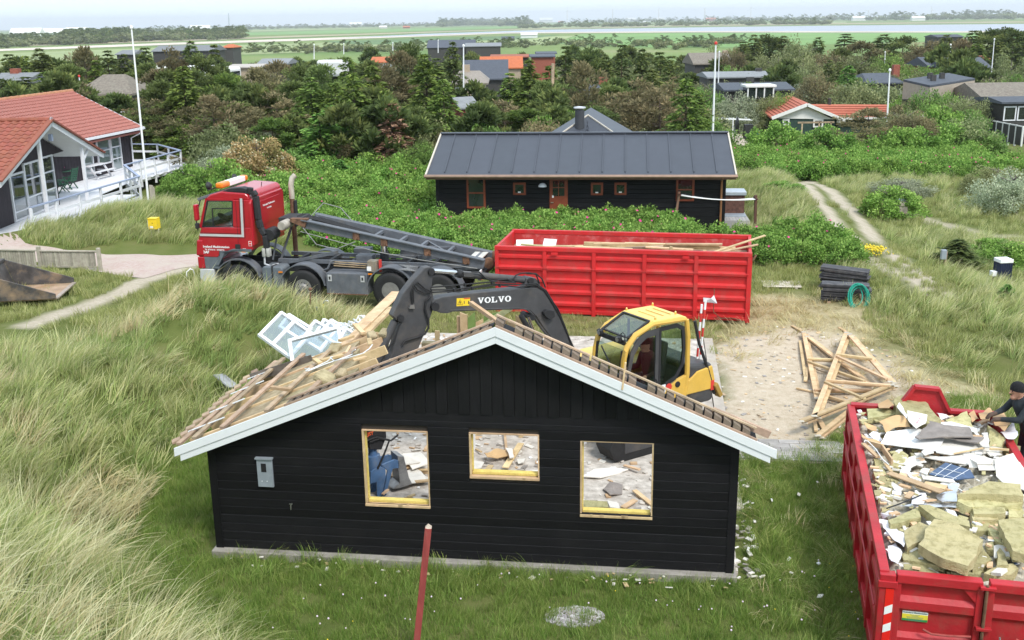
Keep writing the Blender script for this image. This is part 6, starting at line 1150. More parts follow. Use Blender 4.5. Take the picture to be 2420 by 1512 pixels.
def tiles_on(a,b,d,w,h,mat,parent,single=True,name='roof_tile'):
 """a: eave start, b: eave end, d: ridge above a; lapped pantiles"""
 ex_,ey_=(b-a),(d-a);nx_,ny_=max(1,round(ex_.length/w)),max(1,round(ey_.length/h));ux,uy=ex_.normalized(),ey_.normalized();nn=ux.cross(uy).normalized();nn=nn if nn.z>0 else-nn;tw,thh=ex_.length/nx_,ey_.length/ny_
 prof=[(0,.0),(.18,.035),(.36,.05),(.54,.035),(.72,.005),(1.,.0)];vs_=[];
 for f,l in((0,.03),(1.06,.0)):
  for p,q in prof:vs_.append((p*tw,f*thh,q+l))
 vs_+=[(0,0,-.01),(tw,0,-.01)];fs=[(i,i+1,7+i,6+i)for i in range(5)]+[(0,12,13,5,4,3,2,1)]
 M=Matrix((ux,uy,nn)).transposed().to_4x4()
 if single:
  me=MB().add(vs_,fs).mesh(name,mat)
  for i in range(nx_):
   for j in range(ny_):
    o=link(name,me,parent);q=a+ux*(i*tw)+uy*(j*thh)+nn*.01;MM=M.copy();MM.translation=q;o.matrix_local=MM
 else:
  m=MB()
  for i in range(nx_):
   for j in range(ny_):
    q=a+ux*(i*tw)+uy*(j*thh)+nn*.01;MM=M.copy();MM.translation=q;m.add([MM@Vector(v)for v in vs_],fs)
  m.build(name,mat,parent,kind='stuff')
tiles_on(s_l-Vector((0,.1,.03)),fl-Vector((0,.1,.03)),rid_b,.33,.36,TILE,lh)
tiles_on(frr+Vector((0,.1,-.03)),s_r+Vector((0,.1,-.03)),apx,.33,.36,TILE,lh,False,'rear_slope_tiles')
for i in range(11):p=apx+Vector((-.45*i,0,.05));MB().tube([p,p+Vector((-.47,0,.02))],.11,8).build('ridge_tile',TILE,lh,smooth=True)
MB().tube([apx+Vector((.04,0,.05)),apx+Vector((.10,0,.05))],.13,8).build('ridge_end',pm('grey_ridge_cap',(.33,.27,.27),.1),lh)
for f_ in(fl,frr):bar('bargeboard',DWH,lh,apx+Vector((.03,0,-.10)),f_+Vector((.03,0,-.10)),.05,.22);bar('verge_tile',TILE,lh,apx+Vector((.05,0,.06)),f_+Vector((.05,0,.06)),.22,.07)
E1,E2=W(192.5,329,57.0),W(337,300,64.0);R1,R2=W(-10,238,61.0),W(170,215,67.0);E0=E1+(E1-E2)*1.6;R0=R1+(R1-R2)*.6
nm=slope('main_roof',*[p-Vector((0,0,.22))for p in(E0,E2,R2,R0)],.1,TILE2)
def skew_tiles(name,E0,E2,R0,R2,cols,rows,mat):
 m=MB()
 for j in range(rows):
  for i in range(cols):
   def P_(fi,fj):return(E0. lerp(E2,fi)).lerp(R0. lerp(R2,fi),fj)
   a,b=P_(i/cols,j/rows),P_((i+1)/cols,j/rows);c,d=P_((i+1)/cols,(j+1.05)/rows),P_(i/cols,(j+1.05)/rows)
   if b.x+LO.x>-19 and False:continue
   nn=Vector((.35,-.1,.93));vs_=[]
   for(p0,p1,l)in((a,b,.035),(d,c,.0)):
    for t,h in((0,0),(.2,.035),(.4,.045),(.65,.01),(1,0)):vs_.append(p0. lerp(p1,t)+nn*(h+l+.01))
   m.add(vs_+[a,b],[(k,k+1,6+k,5+k)for k in range(4)]+[(0,10,11,4,3,2,1)])
 m.build(name,mat,lh,kind='stuff')
skew_tiles('main_roof_tiles',E0,E2,R0,R2,52,15,TILE2)
for i in range(22):p=R0. lerp(R2,i/22);MB().tube([p,R0. lerp(R2,(i+1.05)/22)+Vector((0,0,.02))],.12,8).build('ridge_tile',pm('lichen_ridge_tile',(.40,.19,.10),.2,4),lh,smooth=True)
bar('gutter',DWH,lh,E0+Vector((.05,0,-.06)),E2+Vector((.05,.1,-.06)),.12,.13);bar('verge_board',DWH,lh,E2+Vector((.02,.05,-.08)),R2+Vector((0,.05,-.1)),.05,.2)
WI=Vector((-.75,.05,0));a,b=E0+WI,E2+WI*1.0+Vector((0,-.45,0));wd_=(b-a);wd_.z=0;wl3=wd_.length;wdn=wd_.normalized();wz1=E2. z-.1;wn=Vector((wdn.y,-wdn.x,0))
def wallp(f,z):p=a+wdn*f;return Vector((p.x,p.y,z))
x=0.0
while x<wl3-.01:
 p,q=wallp(x+.07,0),0;MB().bar(wallp(x+.075,DZ),wallp(x+.075,wz1),.145,.05 if int(x/.15)%2 else.035,wn).build('upright_plank',PLUM,lh);x+=.15
MB().bar(b+wn*-.1,Vector((R2. x-.3,R2. y-.3,b.z)),.06,.06).build('end_plate',PLUM,lh);MB().add([Vector((b.x,b.y,DZ)),Vector((R2. x,R2. y,DZ)),Vector((R2. x,R2. y,R2. z-.2)),Vector((b.x,b.y,wz1))],[(0,1,2,3)]).build('end_wall',PLUM,lh)
def fwin(f0,f1,z0,z1,rails,parent=lh,name='window'):
 o=bpy.data.objects.new(name,None);COL.objects.link(o);o.parent=parent;off=wn*.06
 for(p,q)in((wallp(f0,z0),wallp(f1,z0)),(wallp(f0,z1),wallp(f1,z1)),(wallp(f0,z0),wallp(f0,z1)),(wallp(f1,z0),wallp(f1,z1))):MB().bar(p+off,q+off,.08,.08,wn).build('frame',DWH,o)
 for r in rails:MB().bar(wallp(f0,z0+(z1-z0)*r)+off,wallp(f1,z0+(z1-z0)*r)+off,.06,.06,wn).build('rail',DWH,o)
 MB().add([wallp(f0,z0)+off*.8,wallp(f1,z0)+off*.8,wallp(f1,z1)+off*.8,wallp(f0,z1)+off*.8],[(0,1,2,3)]).build('pane',LGL,o);MB().add([wallp(f0,z0)+off*.45,wallp(f1,z0)+off*.45,wallp(f1,z1)+off*.45,wallp(f0,z1)+off*.45],[(0,1,2,3)]).build('curtain',CURT,o)
fwin(wl3-2.35,wl3-1.25,DZ+.05,wz1-.12,(.33,.66));fwin(wl3-3.9,wl3-2.5,DZ+.6,wz1-.12,(.5,));fwin(wl3-5.5,wl3-4.5,DZ+.05,wz1-.12,(.33,.66))
tube('downpipe',DWH,lh,[E2+Vector((-.1,-.1,-.1)),E2+Vector((-.1,-.45,-.35)),b+wn*.1+Vector((0,.1,-.6)),Vector((b.x,b.y,DZ))+wn*.1],.045,8)
def post(u0,v0,x,top):p=WX(u0,v0,x);p.z=DZ;bar('post',DWH,lh,p,(p.x,p.y,top),.14,.14,.01);return p
pc=post(112,497,GX-.12,apx.z-.55);pr=post(206,461,GX-.12,frr.z+.55);bar('knee_brace',DWH,lh,(pr.x,pr.y,frr.z-.1),(pr.x,pr.y+.7,frr.z+.35),.08,.08)
sx=GX-1.35-LO.x
def screen(y0,y1,z1,mid=(.36,.7),name='glazed_screen',x=sx):
 o=bpy.data.objects.new(name,None);COL.objects.link(o);o.parent=lh
 for(p,q)in(((x,y0,DZ+.05),(x,y1,DZ+.05)),((x,y0,z1),(x,y1,z1)),((x,y0,DZ),(x,y0,z1)),((x,y1,DZ),(x,y1,z1))):bar('frame',DWH,o,p,q,.10,.08)
 for r in mid:bar('rail',DWH,o,(x,y0,DZ+(z1-DZ)*r),(x,y1,DZ+(z1-DZ)*r),.07,.06)
 MB().add([(x,y0,DZ+.1),(x,y1,DZ+.1),(x,y1,z1),(x,y0,z1)],[(0,1,2,3)]).build('pane',LGL,o)
y_a=WX(34,500,GX-1.35).y;y_b=WX(66,480,GX-1.35).y;y_c=WX(103,470,GX-1.35).y;y_d=WX(134,462,GX-1.35).y
screen(y_a,y_b-.04,1.95,(.2,),'glazed_door');screen(y_b+.04,y_c-.04,2.25);screen(y_c+.1,y_d,2.3)
x=fl.y+.6
while x<y_a-.1:bar('upright_plank',PLUM,lh,(sx,x,DZ),(sx,x,min(2.6,fl.z+(apx.z-fl.z)*(x-fl.y)/(apx.y-fl.y)-.2)),.05,.145,up=(0,1,0));x+=.15
y0=y_a
while y0<y_d+1.5:zt_=(fl.z+(apx.z-fl.z)*(y0-fl.y)/(apx.y-fl.y)if y0<apx.y else apx.z-(apx.z-frr.z)*(y0-apx.y)/(frr.y-apx.y))-.2;zt_>2.35 and bar('upright_plank',PLUM,lh,(sx,y0,2.32),(sx,y0,zt_),.05,.145,up=(0,1,0));y0+=.15
box('back_wall',PLUM,lh,sx-3.0,sx-2.9,fl.y+.4,frr.y-.2,DZ,2.2);box('room_floor',pm('pale_floor',(.4,.38,.34),.1),lh,sx-2.9,sx-.05,fl.y+.4,y_d,DZ-.02,DZ+.02);bar('screen_edge',PLUM,lh,(sx,y_d+.08,DZ),(sx,y_d+.08,2.25),.08,.10);box('wall_lantern',RAILB,lh,apx.x-.3,apx.x-.15,apx.y+.3,apx.y+.45,apx.z-.9,apx.z-.6)
dko=thing('white_deck','white painted deck with blue-grey handrail round the tiled house','deck',LO,0)
rail=[(72,490),(328,417),(294,390),(426,355.5),(371,341),(300,340)];rz=.92
RP=[G(u,v,rz)-LO for u,v in rail]
xr=max(p.x for p in RP);dx0=E1. x-1.2
for i in range(56):
 x0=-3.6+i*.155;
 if x0>RP[0].x+1.0:break
 yb0,yb1=RP[0].y-.5-(3.0 if x0<RP[0].x-.3 else 0),(RP[4].y+.3 if x0<RP[2].x-.1 else RP[1].y+.6)
 box('deck_board',DWH,dko,x0,x0+.148,yb0,yb1,DZ-.04,DZ-.005)
x0=RP[2].x-1.6
while x0<RP[3].x-.1:
 f=(x0-RP[2].x)/max(.1,RP[3].x-RP[2].x);ya=RP[2].y+(RP[3].y-RP[2].y)*max(0,f);yb=RP[4].y+.3
 if yb>ya+.3:box('deck_board',DWH,dko,x0,x0+.148,ya,yb,DZ-.045,DZ-.01)
 x0+=.155
for p,q in zip(RP[:-1],RP[1:]):
 bar('handrail',RAILB,dko,p,q,.14,.06,.008);L=(q-p).length;n=max(1,round(L/1.8));dn=Vector((0,0,-1))
 bar('mid_rail',DWH,dko,p+dn*.45,q+dn*.45,.04,.12);bar('skirt',DWH,dko,p+dn*(rz-DZ+.08),q+dn*(rz-DZ+.08),.04,.20)
 for i in range(n+(q is RP[-1])):c=p.lerp(q,i/n);box('baluster',DWH,dko,c.x-.05,c.x+.05,c.y-.05,c.y+.05,-.5,rz-.03)
def chair(px,py,rz_,label):
 o=thing('garden_chair',label,'chair',(px,py,DZ),rz_)
 for x,y in((-.22,-.2),(.22,-.2)):bar('leg',GREENP,o,(x,y-.1,0),(x,y+.38,.62),.05,.04);bar('leg',GREENP,o,(x,y+.45,0),(x,y,.62),.05,.04);bar('armrest',GREENP,o,(x,y-.08,.62),(x,y+.42,.62),.06,.03)
 box('seat',GREENP,o,-.22,.22,-.22,.22,.40,.44,.01)
 for i in range(6):bar('back_slat',GREENP,o,(-.2,.22+i*.035,.48+i*.11),(.2,.22+i*.035,.48+i*.11),.02,.08)
 for x in(-.21,.21):bar('back_post',GREENP,o,(x,.20,.42),(x,.42,1.12),.04,.04)
ch=G(146,455,DZ);chair(ch.x,ch.y,2.4,'green plastic recliner with its back to the glazed screen');ch=G(168,446,DZ);chair(ch.x,ch.y,-1.9,'green plastic recliner beside the white porch post')
tb_=G(152,436,DZ);o=thing('round_table','round green garden table with flowers on the porch','table',(tb_.x,tb_.y,DZ),0);MB().lathe([(0,.70),(.45,.70),(.47,.72),(.45,.735),(0,.735)],(0,0,0),'Z',20).build('table_top',GREENP,o);tube('leg',GREENP,o,[(0,0,0),(0,0,.7)],.04,8);fw=thing('flower_pot','pot of pink flowers on the round porch table','flowers',(tb_.x,tb_.y,DZ+.735),0);MB().lathe([(.06,0),(.09,.13)],(0,0,0),'Z',10).build('pot',XDARK,fw);m=MB();[m.box((random.uniform(-.15,.15),random.uniform(-.15,.15),random.uniform(.15,.3)),(.06,.06,.05))for _ in range(26)];o2=m.build('blossoms',pm('pink_blossom',(.6,.05,.25),.2),fw,kind='stuff')
g2=G(30,503,DZ);o=thing('side_table','green garden table outside the glazed door','table',(g2. x-.2,g2. y,DZ),0);MB().lathe([(0,.68),(.5,.68),(.52,.70),(.5,.72),(0,.72)],(0,0,0),'Z',20).build('table_top',pm('dark_teal_plastic',(.012,.13,.09),.1,5,.5),o)
for a_ in(.5,2.1,3.7,5.3):bar('leg',GREENP,o,(.34*math.cos(a_),.34*math.sin(a_),0),(.30*math.cos(a_),.30*math.sin(a_),.68),.05,.05)
pt_=G(222,424,DZ);o=thing('picnic_table','white picnic table with attached benches on the deck','picnic table',(pt_.x-.2,pt_.y+.6,DZ),1.35)
box('table_top',DWH,o,-.9,.9,-.36,.36,.70,.74,.006);box('bench_seat',DWH,o,-.9,.9,-.85,-.6,.42,.46,.006);box('bench_seat',DWH,o,-.9,.9,.6,.85,.42,.46,.006)
for x in(-.65,.65):
 bar('leg',DWH,o,(x,-.68,0),(x,-.22,.70),.05,.10);bar('leg',DWH,o,(x,.68,0),(x,.22,.70),.05,.10);bar('bench_bearer',DWH,o,(x+.05,-.85,.37),(x+.05,.85,.37),.04,.09)
q=G(62,500,DZ);MB().lathe([(.35,0),(.35,.015)],(q.x,q.y,DZ),'Z',16).build('door_mat',XDARK);tag(COL.objects[-1],'dark oval mat in front of the glazed door','mat')
def strip_sheet(name,uvL,uvR,mat,dz,kind='structure',n=10):
 A=[gp(*q)for q in uvL];B=[gp(*q)for q in uvR];V_,F_=[],[]
 def samp(P_,t):f=t*(len(P_)-1);i=min(int(f),len(P_)-2);return P_[i].lerp(P_[i+1],f-i)
 N=40
 for i in range(N+1):
  a,b=samp(A,i/N),samp(B,i/N)
  for j in range(n+1):p=a.lerp(b,j/n);V_.append((p.x,p.y,hz(p.x,p.y)+dz))
 for i in range(N):
  for j in range(n):F_.append((i*(n+1)+j,i*(n+1)+j+1,(i+1)*(n+1)+j+1,(i+1)*(n+1)+j))
 o=MB().add(V_,F_).build(name,mat,None,smooth=80);return tag(o,kind=kind)
def brick_mat():
 m=bpy.data.materials.new('paving_bricks');m.use_nodes=True;t=m.node_tree;b=t.nodes['Principled BSDF'];L=t.links.new
 co=_n(t,'ShaderNodeTexCoord');br=_n(t,'ShaderNodeTexBrick');br.inputs['Scale'].default_value=4.5;br.inputs['Color1'].default_value=(.40,.27,.23,1);br.inputs['Color2'].default_value=(.46,.36,.33,1);br.inputs['Mortar'].default_value=(.42,.38,.33,1);br.inputs['Mortar Size'].default_value=.025;L(co.outputs['Object'],br.inputs[0])
 nz=_n(t,'ShaderNodeTexNoise');nz.inputs['Scale'].default_value=1.3;nz.inputs['Detail'].default_value=8;L(co.outputs['Object'],nz.inputs[0]);mm=_n(t,'ShaderNodeMix',data_type='RGBA');mr=_n(t,'ShaderNodeMapRange');mr.inputs[1].default_value=.42;mr.inputs[2].default_value=.7;mr.inputs[4].default_value=.75;L(nz.outputs[0],mr.inputs[0]);L(mr.outputs[0],mm.inputs[0]);L(br.outputs[0],mm.inputs[6]);mm.inputs[7].default_value=(.46,.40,.33,1);L(mm.outputs[2],b.inputs['Base Color']);b.inputs['Roughness'].default_value=.9;return m
strip_sheet('brick_path',[(-60,548),(60,575),(150,590),(250,602),(380,604),(480,600)],[(-60,600),(60,612),(150,630),(250,645),(340,658),(480,628)],brick_mat(),.012)
def leaf_mesh(name,C,D,U,L,Wd,tint,mat):
 """diamond sprays: centre C, direction D, side hint U, length L, width Wd (arrays)"""
 n=len(C);D=D/np.linalg.norm(D,axis=1,keepdims=True);S=np.cross(D,U);S/=np.linalg.norm(S,axis=1,keepdims=True)+1e-9;Nn=np.cross(S,D)
 L=L[:,None];Wd=Wd[:,None];V_=np.stack([C-D*L*.4,C+S*Wd*.5+D*L*.08+Nn*Wd*.12,C+D*L*.6,C-S*Wd*.5+D*L*.08+Nn*Wd*.12],1).reshape(-1,3)
 return np_mesh(name,V_,np.arange(4*n).reshape(-1,4),[mat],{'tint':np.repeat(tint,4)})
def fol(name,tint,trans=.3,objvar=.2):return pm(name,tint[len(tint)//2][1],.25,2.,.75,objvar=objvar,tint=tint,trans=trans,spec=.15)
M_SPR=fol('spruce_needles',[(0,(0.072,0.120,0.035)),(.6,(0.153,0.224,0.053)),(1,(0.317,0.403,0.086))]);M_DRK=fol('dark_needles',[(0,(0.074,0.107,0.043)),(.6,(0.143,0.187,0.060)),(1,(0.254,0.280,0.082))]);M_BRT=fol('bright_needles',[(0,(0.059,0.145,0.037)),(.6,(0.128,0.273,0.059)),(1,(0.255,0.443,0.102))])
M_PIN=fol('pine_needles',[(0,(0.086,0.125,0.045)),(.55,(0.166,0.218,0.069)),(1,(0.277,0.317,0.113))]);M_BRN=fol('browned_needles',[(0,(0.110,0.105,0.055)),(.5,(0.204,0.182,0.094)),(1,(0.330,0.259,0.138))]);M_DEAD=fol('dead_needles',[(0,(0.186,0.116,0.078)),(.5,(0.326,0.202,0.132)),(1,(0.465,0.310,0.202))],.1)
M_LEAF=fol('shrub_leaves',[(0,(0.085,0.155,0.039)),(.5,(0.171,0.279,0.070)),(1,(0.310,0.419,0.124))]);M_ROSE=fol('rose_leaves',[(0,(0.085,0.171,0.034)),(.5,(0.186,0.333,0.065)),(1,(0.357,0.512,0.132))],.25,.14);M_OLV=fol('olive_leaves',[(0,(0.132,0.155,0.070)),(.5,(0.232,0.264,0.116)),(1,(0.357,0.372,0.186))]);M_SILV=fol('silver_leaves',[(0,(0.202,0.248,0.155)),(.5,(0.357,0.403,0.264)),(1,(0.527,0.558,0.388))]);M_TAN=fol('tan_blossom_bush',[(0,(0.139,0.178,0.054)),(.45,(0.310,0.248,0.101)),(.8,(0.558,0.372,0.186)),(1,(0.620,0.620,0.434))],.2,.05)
BARK=pm('bark',(.10,.075,.055),.3,6,.9,.4,20);BARKG=pm('grey_bark',(.16,.14,.125),.3,6,.9,.4,20)
def r3(r,n):v=r.normal(size=(n,3));return v/np.linalg.norm(v,axis=1,keepdims=True)
def spruce(seed,mat,H=7.,Rm=2.2,sparse=1.,nw=24):
 r=np.random.default_rng(seed);C,D,T=[],[],[]
 for i in range(nw):
  f=(i+r.uniform(0,.6))/nw;z=H*(.05+.95*f);R=Rm*(1-f)**.72*r.uniform(.72,1.15)+.10;nb=int(np.interp(f,[0,1],[10,5]))
  for k in range(nb):
   if r.random()>sparse:continue
   a=2*math.pi*(k+r.uniform(-.35,.35))/nb+i*1.7;Rb=R*r.uniform(.65,1.15);n=int(8+15*Rb);t=r.uniform(.12,1,n)**.75
   ca,sa=math.cos(a),math.sin(a);lat=r.normal(0,1,n)*.17*Rb*(1.15-t)+r.normal(0,.05,n);zz=z+t*Rb*.16-(t**2)*Rb*.42+r.normal(0,.05,n)
   C.append(np.stack([ca*t*Rb-sa*lat,sa*t*Rb+ca*lat,zz],1));sg=np.sign(lat)*r.uniform(.2,1.,n)
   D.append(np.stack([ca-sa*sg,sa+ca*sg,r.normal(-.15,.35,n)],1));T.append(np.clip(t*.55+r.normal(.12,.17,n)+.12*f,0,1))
 C,D,T=np.concatenate(C),np.concatenate(D),np.concatenate(T);n=len(C);U=np.array([0,0,1.])+r.normal(0,.45,(n,3))
 return leaf_mesh('crown',C,D,U,r.uniform(.22,.48,n),r.uniform(.10,.2,n),T,mat)
def pine(seed,mat,H=6.,Rm=2.4,n_cl=46,per=95,gap=.0):
 r=np.random.default_rng(seed);C,D,T=[],[],[]
 for i in range(n_cl):
  f=r.uniform(.12,1)**.8;z=H*f;R=Rm*(math.sin(math.pi*min(1,.22+.78*f))**.6)*r.uniform(.35,1.05);a=r.uniform(0,6.28);c=np.array([R*math.cos(a),R*math.sin(a),z*.96]);s=r.uniform(.38,.75)*Rm/2.4
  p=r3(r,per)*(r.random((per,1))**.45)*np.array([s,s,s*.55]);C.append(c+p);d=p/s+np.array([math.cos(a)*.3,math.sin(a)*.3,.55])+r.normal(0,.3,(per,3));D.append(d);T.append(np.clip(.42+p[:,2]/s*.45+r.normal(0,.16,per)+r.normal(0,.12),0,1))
 C,D,T=np.concatenate(C),np.concatenate(D),np.concatenate(T);n=len(C);return leaf_mesh('crown',C,D,r.normal(0,1,(n,3)),r.uniform(.18,.36,n),r.uniform(.07,.14,n),T,mat)
def bush(seed,mat,R=1.5,H=1.6,n_cl=60,per=90,ls=.13,clump=.34,spikes=0.):
 r=np.random.default_rng(seed);C,D,T=[],[],[]
 for i in range(n_cl):
  d=r3(r,1)[0];d[2]=abs(d[2])*1.1-.12;k=r.uniform(.62,1.0);c=np.array([d[0]*R*k,d[1]*R*k,max(.12,H*(.15+.85*max(0,d[2])*k))]);s=clump*r.uniform(.7,1.3);tb=r.normal(0,.16)
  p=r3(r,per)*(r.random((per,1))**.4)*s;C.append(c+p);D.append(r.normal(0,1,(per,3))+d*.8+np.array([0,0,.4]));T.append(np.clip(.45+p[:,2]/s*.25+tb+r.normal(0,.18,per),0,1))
 C,D,T=np.concatenate(C),np.concatenate(D),np.concatenate(T);C[:,2]=np.maximum(C[:,2],.03);n=len(C);return leaf_mesh('crown',C,D,np.array([0,0,1.])+r.normal(0,.8,(n,3)),r.uniform(.7,1.3,n)*ls,r.uniform(.5,.8,n)*ls,T,mat)
def trunk(H,r0,mat,limbs=8,seed=0,spread=1.2,zlo=.25):
 R=random.Random(seed);m=MB().tube([(0,0,-.3),(.05,.02,H*.4),(0,.04,H*.9)],[r0,r0*.65,r0*.15],7)
 for i in range(limbs):
  z=H*R.uniform(zlo,.85);a=R.uniform(0,6.3);L=spread*(1.1-z/H)+.3;m.tube([(0,0,z),(L*.5*math.cos(a),L*.5*math.sin(a),z+.12),(L*math.cos(a),L*math.sin(a),z+.25)],[r0*.3,r0*.2,r0*.06],5)
 return m.mesh('trunk',mat,True)
CRN={};
def kinds(k,lst):CRN[k]=lst
kinds('spruce',[(spruce(1,M_SPR),7.,2.2),(spruce(2,M_SPR,7.,2.0,.9),7.,2.),(spruce(3,M_SPR,7.,2.5,.85),7.,2.5)]);kinds('dark',[(spruce(4,M_DRK,7,2.1,.85),7.,2.1),(spruce(5,M_DRK,7.,1.8,.8,20),7.,1.8),(pine(16,M_DRK,6.5,2.1,52,90),6.5,2.1)]);kinds('bright',[(spruce(6,M_BRT,6.,2.4,1.,22),6.,2.4),(spruce(7,M_BRT,6.,2.2,.95,22),6.,2.2)])
kinds('pine',[(pine(8,M_PIN),6.,2.4),(pine(9,M_PIN,6,2.6,40,100),6.,2.6),(pine(10,M_SPR,6.,2.4,44,95),6.,2.4)]);kinds('brown',[(pine(11,M_BRN,6.,2.3,44,85),6.,2.3),(pine(12,M_BRN,5.5,2.5,38,90),5.5,2.5)]);kinds('dead',[(spruce(13,M_DEAD,6.,1.9,.8,20),6.,1.9)]);kinds('slim',[(spruce(14,M_DRK,7.,1.2,.7,16),7.,1.2)])
kinds('shrub',[(bush(21,M_LEAF,1.5,1.6,90,130,.075,.30),1.75,1.75),(bush(22,M_LEAF,1.6,1.4,90,130,.075,.3),1.55,1.85)]);kinds('olive',[(bush(23,M_OLV,1.6,1.7,90,130,.07,.3),1.85,1.9),(bush(24,M_OLV,1.4,1.9,90,130,.07,.3),2.05,1.7)]);kinds('silver',[(bush(25,M_SILV,1.4,1.3,80,130,.07,.28),1.45,1.7)]);kinds('rosebush',[(bush(26,M_ROSE,1.5,1.4,64,95,.12,.30),1.55,1.8)]);kinds('tan',[(bush(27,M_TAN,1.9,2.6,120,120,.12,.34),2.75,2.2)]);kinds('brownbush',[(bush(28,M_BRN,1.4,1.8,80,130,.07,.3),1.95,1.7)])
TK={k:[trunk(h*(.8 if k in('dead','slim')else.95),.09 if h<3 else.14,BARKG if k in('olive','silver')else BARK,9,i,r*.6,.1 if h<3 else.25)for i,(c,h,r)in enumerate(v)]for k,v in CRN.items()}
NM={'spruce':('spruce_tree','green spruce tree in the belt beyond the site','tree','green spruces'),'dark':('dark_conifer','dark blue-green conifer standing in the tree belt','tree','dark conifers'),'bright':('bright_spruce','light green dense spruce tree','tree','light green spruces'),'pine':('pine_tree','olive green bushy pine in the tree belt','tree','olive pines'),'brown':('browned_pine','wind-burnt brownish pine in the tree belt','tree','wind-burnt pines'),'dead':('dead_spruce','dead rusty brown spruce among green conifers','tree',None),'slim':('slender_conifer','slender sparse conifer rising above the tree belt','tree','slender conifers'),'shrub':('leafy_shrub','fresh green leafy shrub in the dune scrub','shrub','green shrubs'),'olive':('olive_shrub','olive green rounded shrub in the dune scrub','shrub','olive shrubs'),'silver':('silver_willow','silvery grey willow bush in the dune scrub','shrub','silver willows'),'rosebush':('rose_bush','dense green rose bush','shrub','rose bushes'),'tan':('flowering_bush','large round bush with tan blossom behind the lorry cab','bush',None),'brownbush':('brownish_bush','brownish twiggy bush near the tiled bungalow','shrub','brownish bushes')}
tr_rng=random.Random(77)
def tree(u,y,vtop,kind,w=None,label=None,x=None,base=None):
 p=atY(u,vtop,y);gx=p.x if x is None else x;gz_=hz(gx,y)if base is None else base;Hh=max(.5,p.z-gz_);i=tr_rng.randrange(len(CRN[kind]));cm,h0,r0=CRN[kind][i];nm_,lab,cat,grp=NM[kind]
 if not label:
  d_,ln=min((math.hypot(gx-a,y-b),n_)for a,b,n_ in LMK);label=('tall ' if Hh>8 else 'low ' if Hh<2.2 else '')+lab.replace(' in the belt beyond the site','').replace(' standing in the tree belt','').replace(' in the tree belt','').replace(' in the dune scrub','')+(' beside ' if d_<12 else ' some way from ')+ln
 else:grp=None
 o=thing(nm_,label,cat,(gx,y,gz_-.05),tr_rng.uniform(0,6.28),grp);sz=Hh/h0;sx_=(w/2/r0)if w else sz*tr_rng.uniform(.85,1.15);o.scale=(sx_,sx_,sz)
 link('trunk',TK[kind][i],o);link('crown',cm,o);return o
LMK=[(2.5,52,'the black house'),(-12,38,'the red lorry'),(-22,55,'the red-tiled house with deck'),(-36,91,'the thatched hut'),(-3,122,'the dark slate roof'),(10,84,'the house with ringed chimney'),(26,104,'the red bungalow'),(39,100,'the beige house'),(50,92,'the black-gabled thatched house'),(22,120,'the grey-roofed house with conservatory'),(15,40,'the meadow letter box'),(60,148,'the slate-roofed houses')]
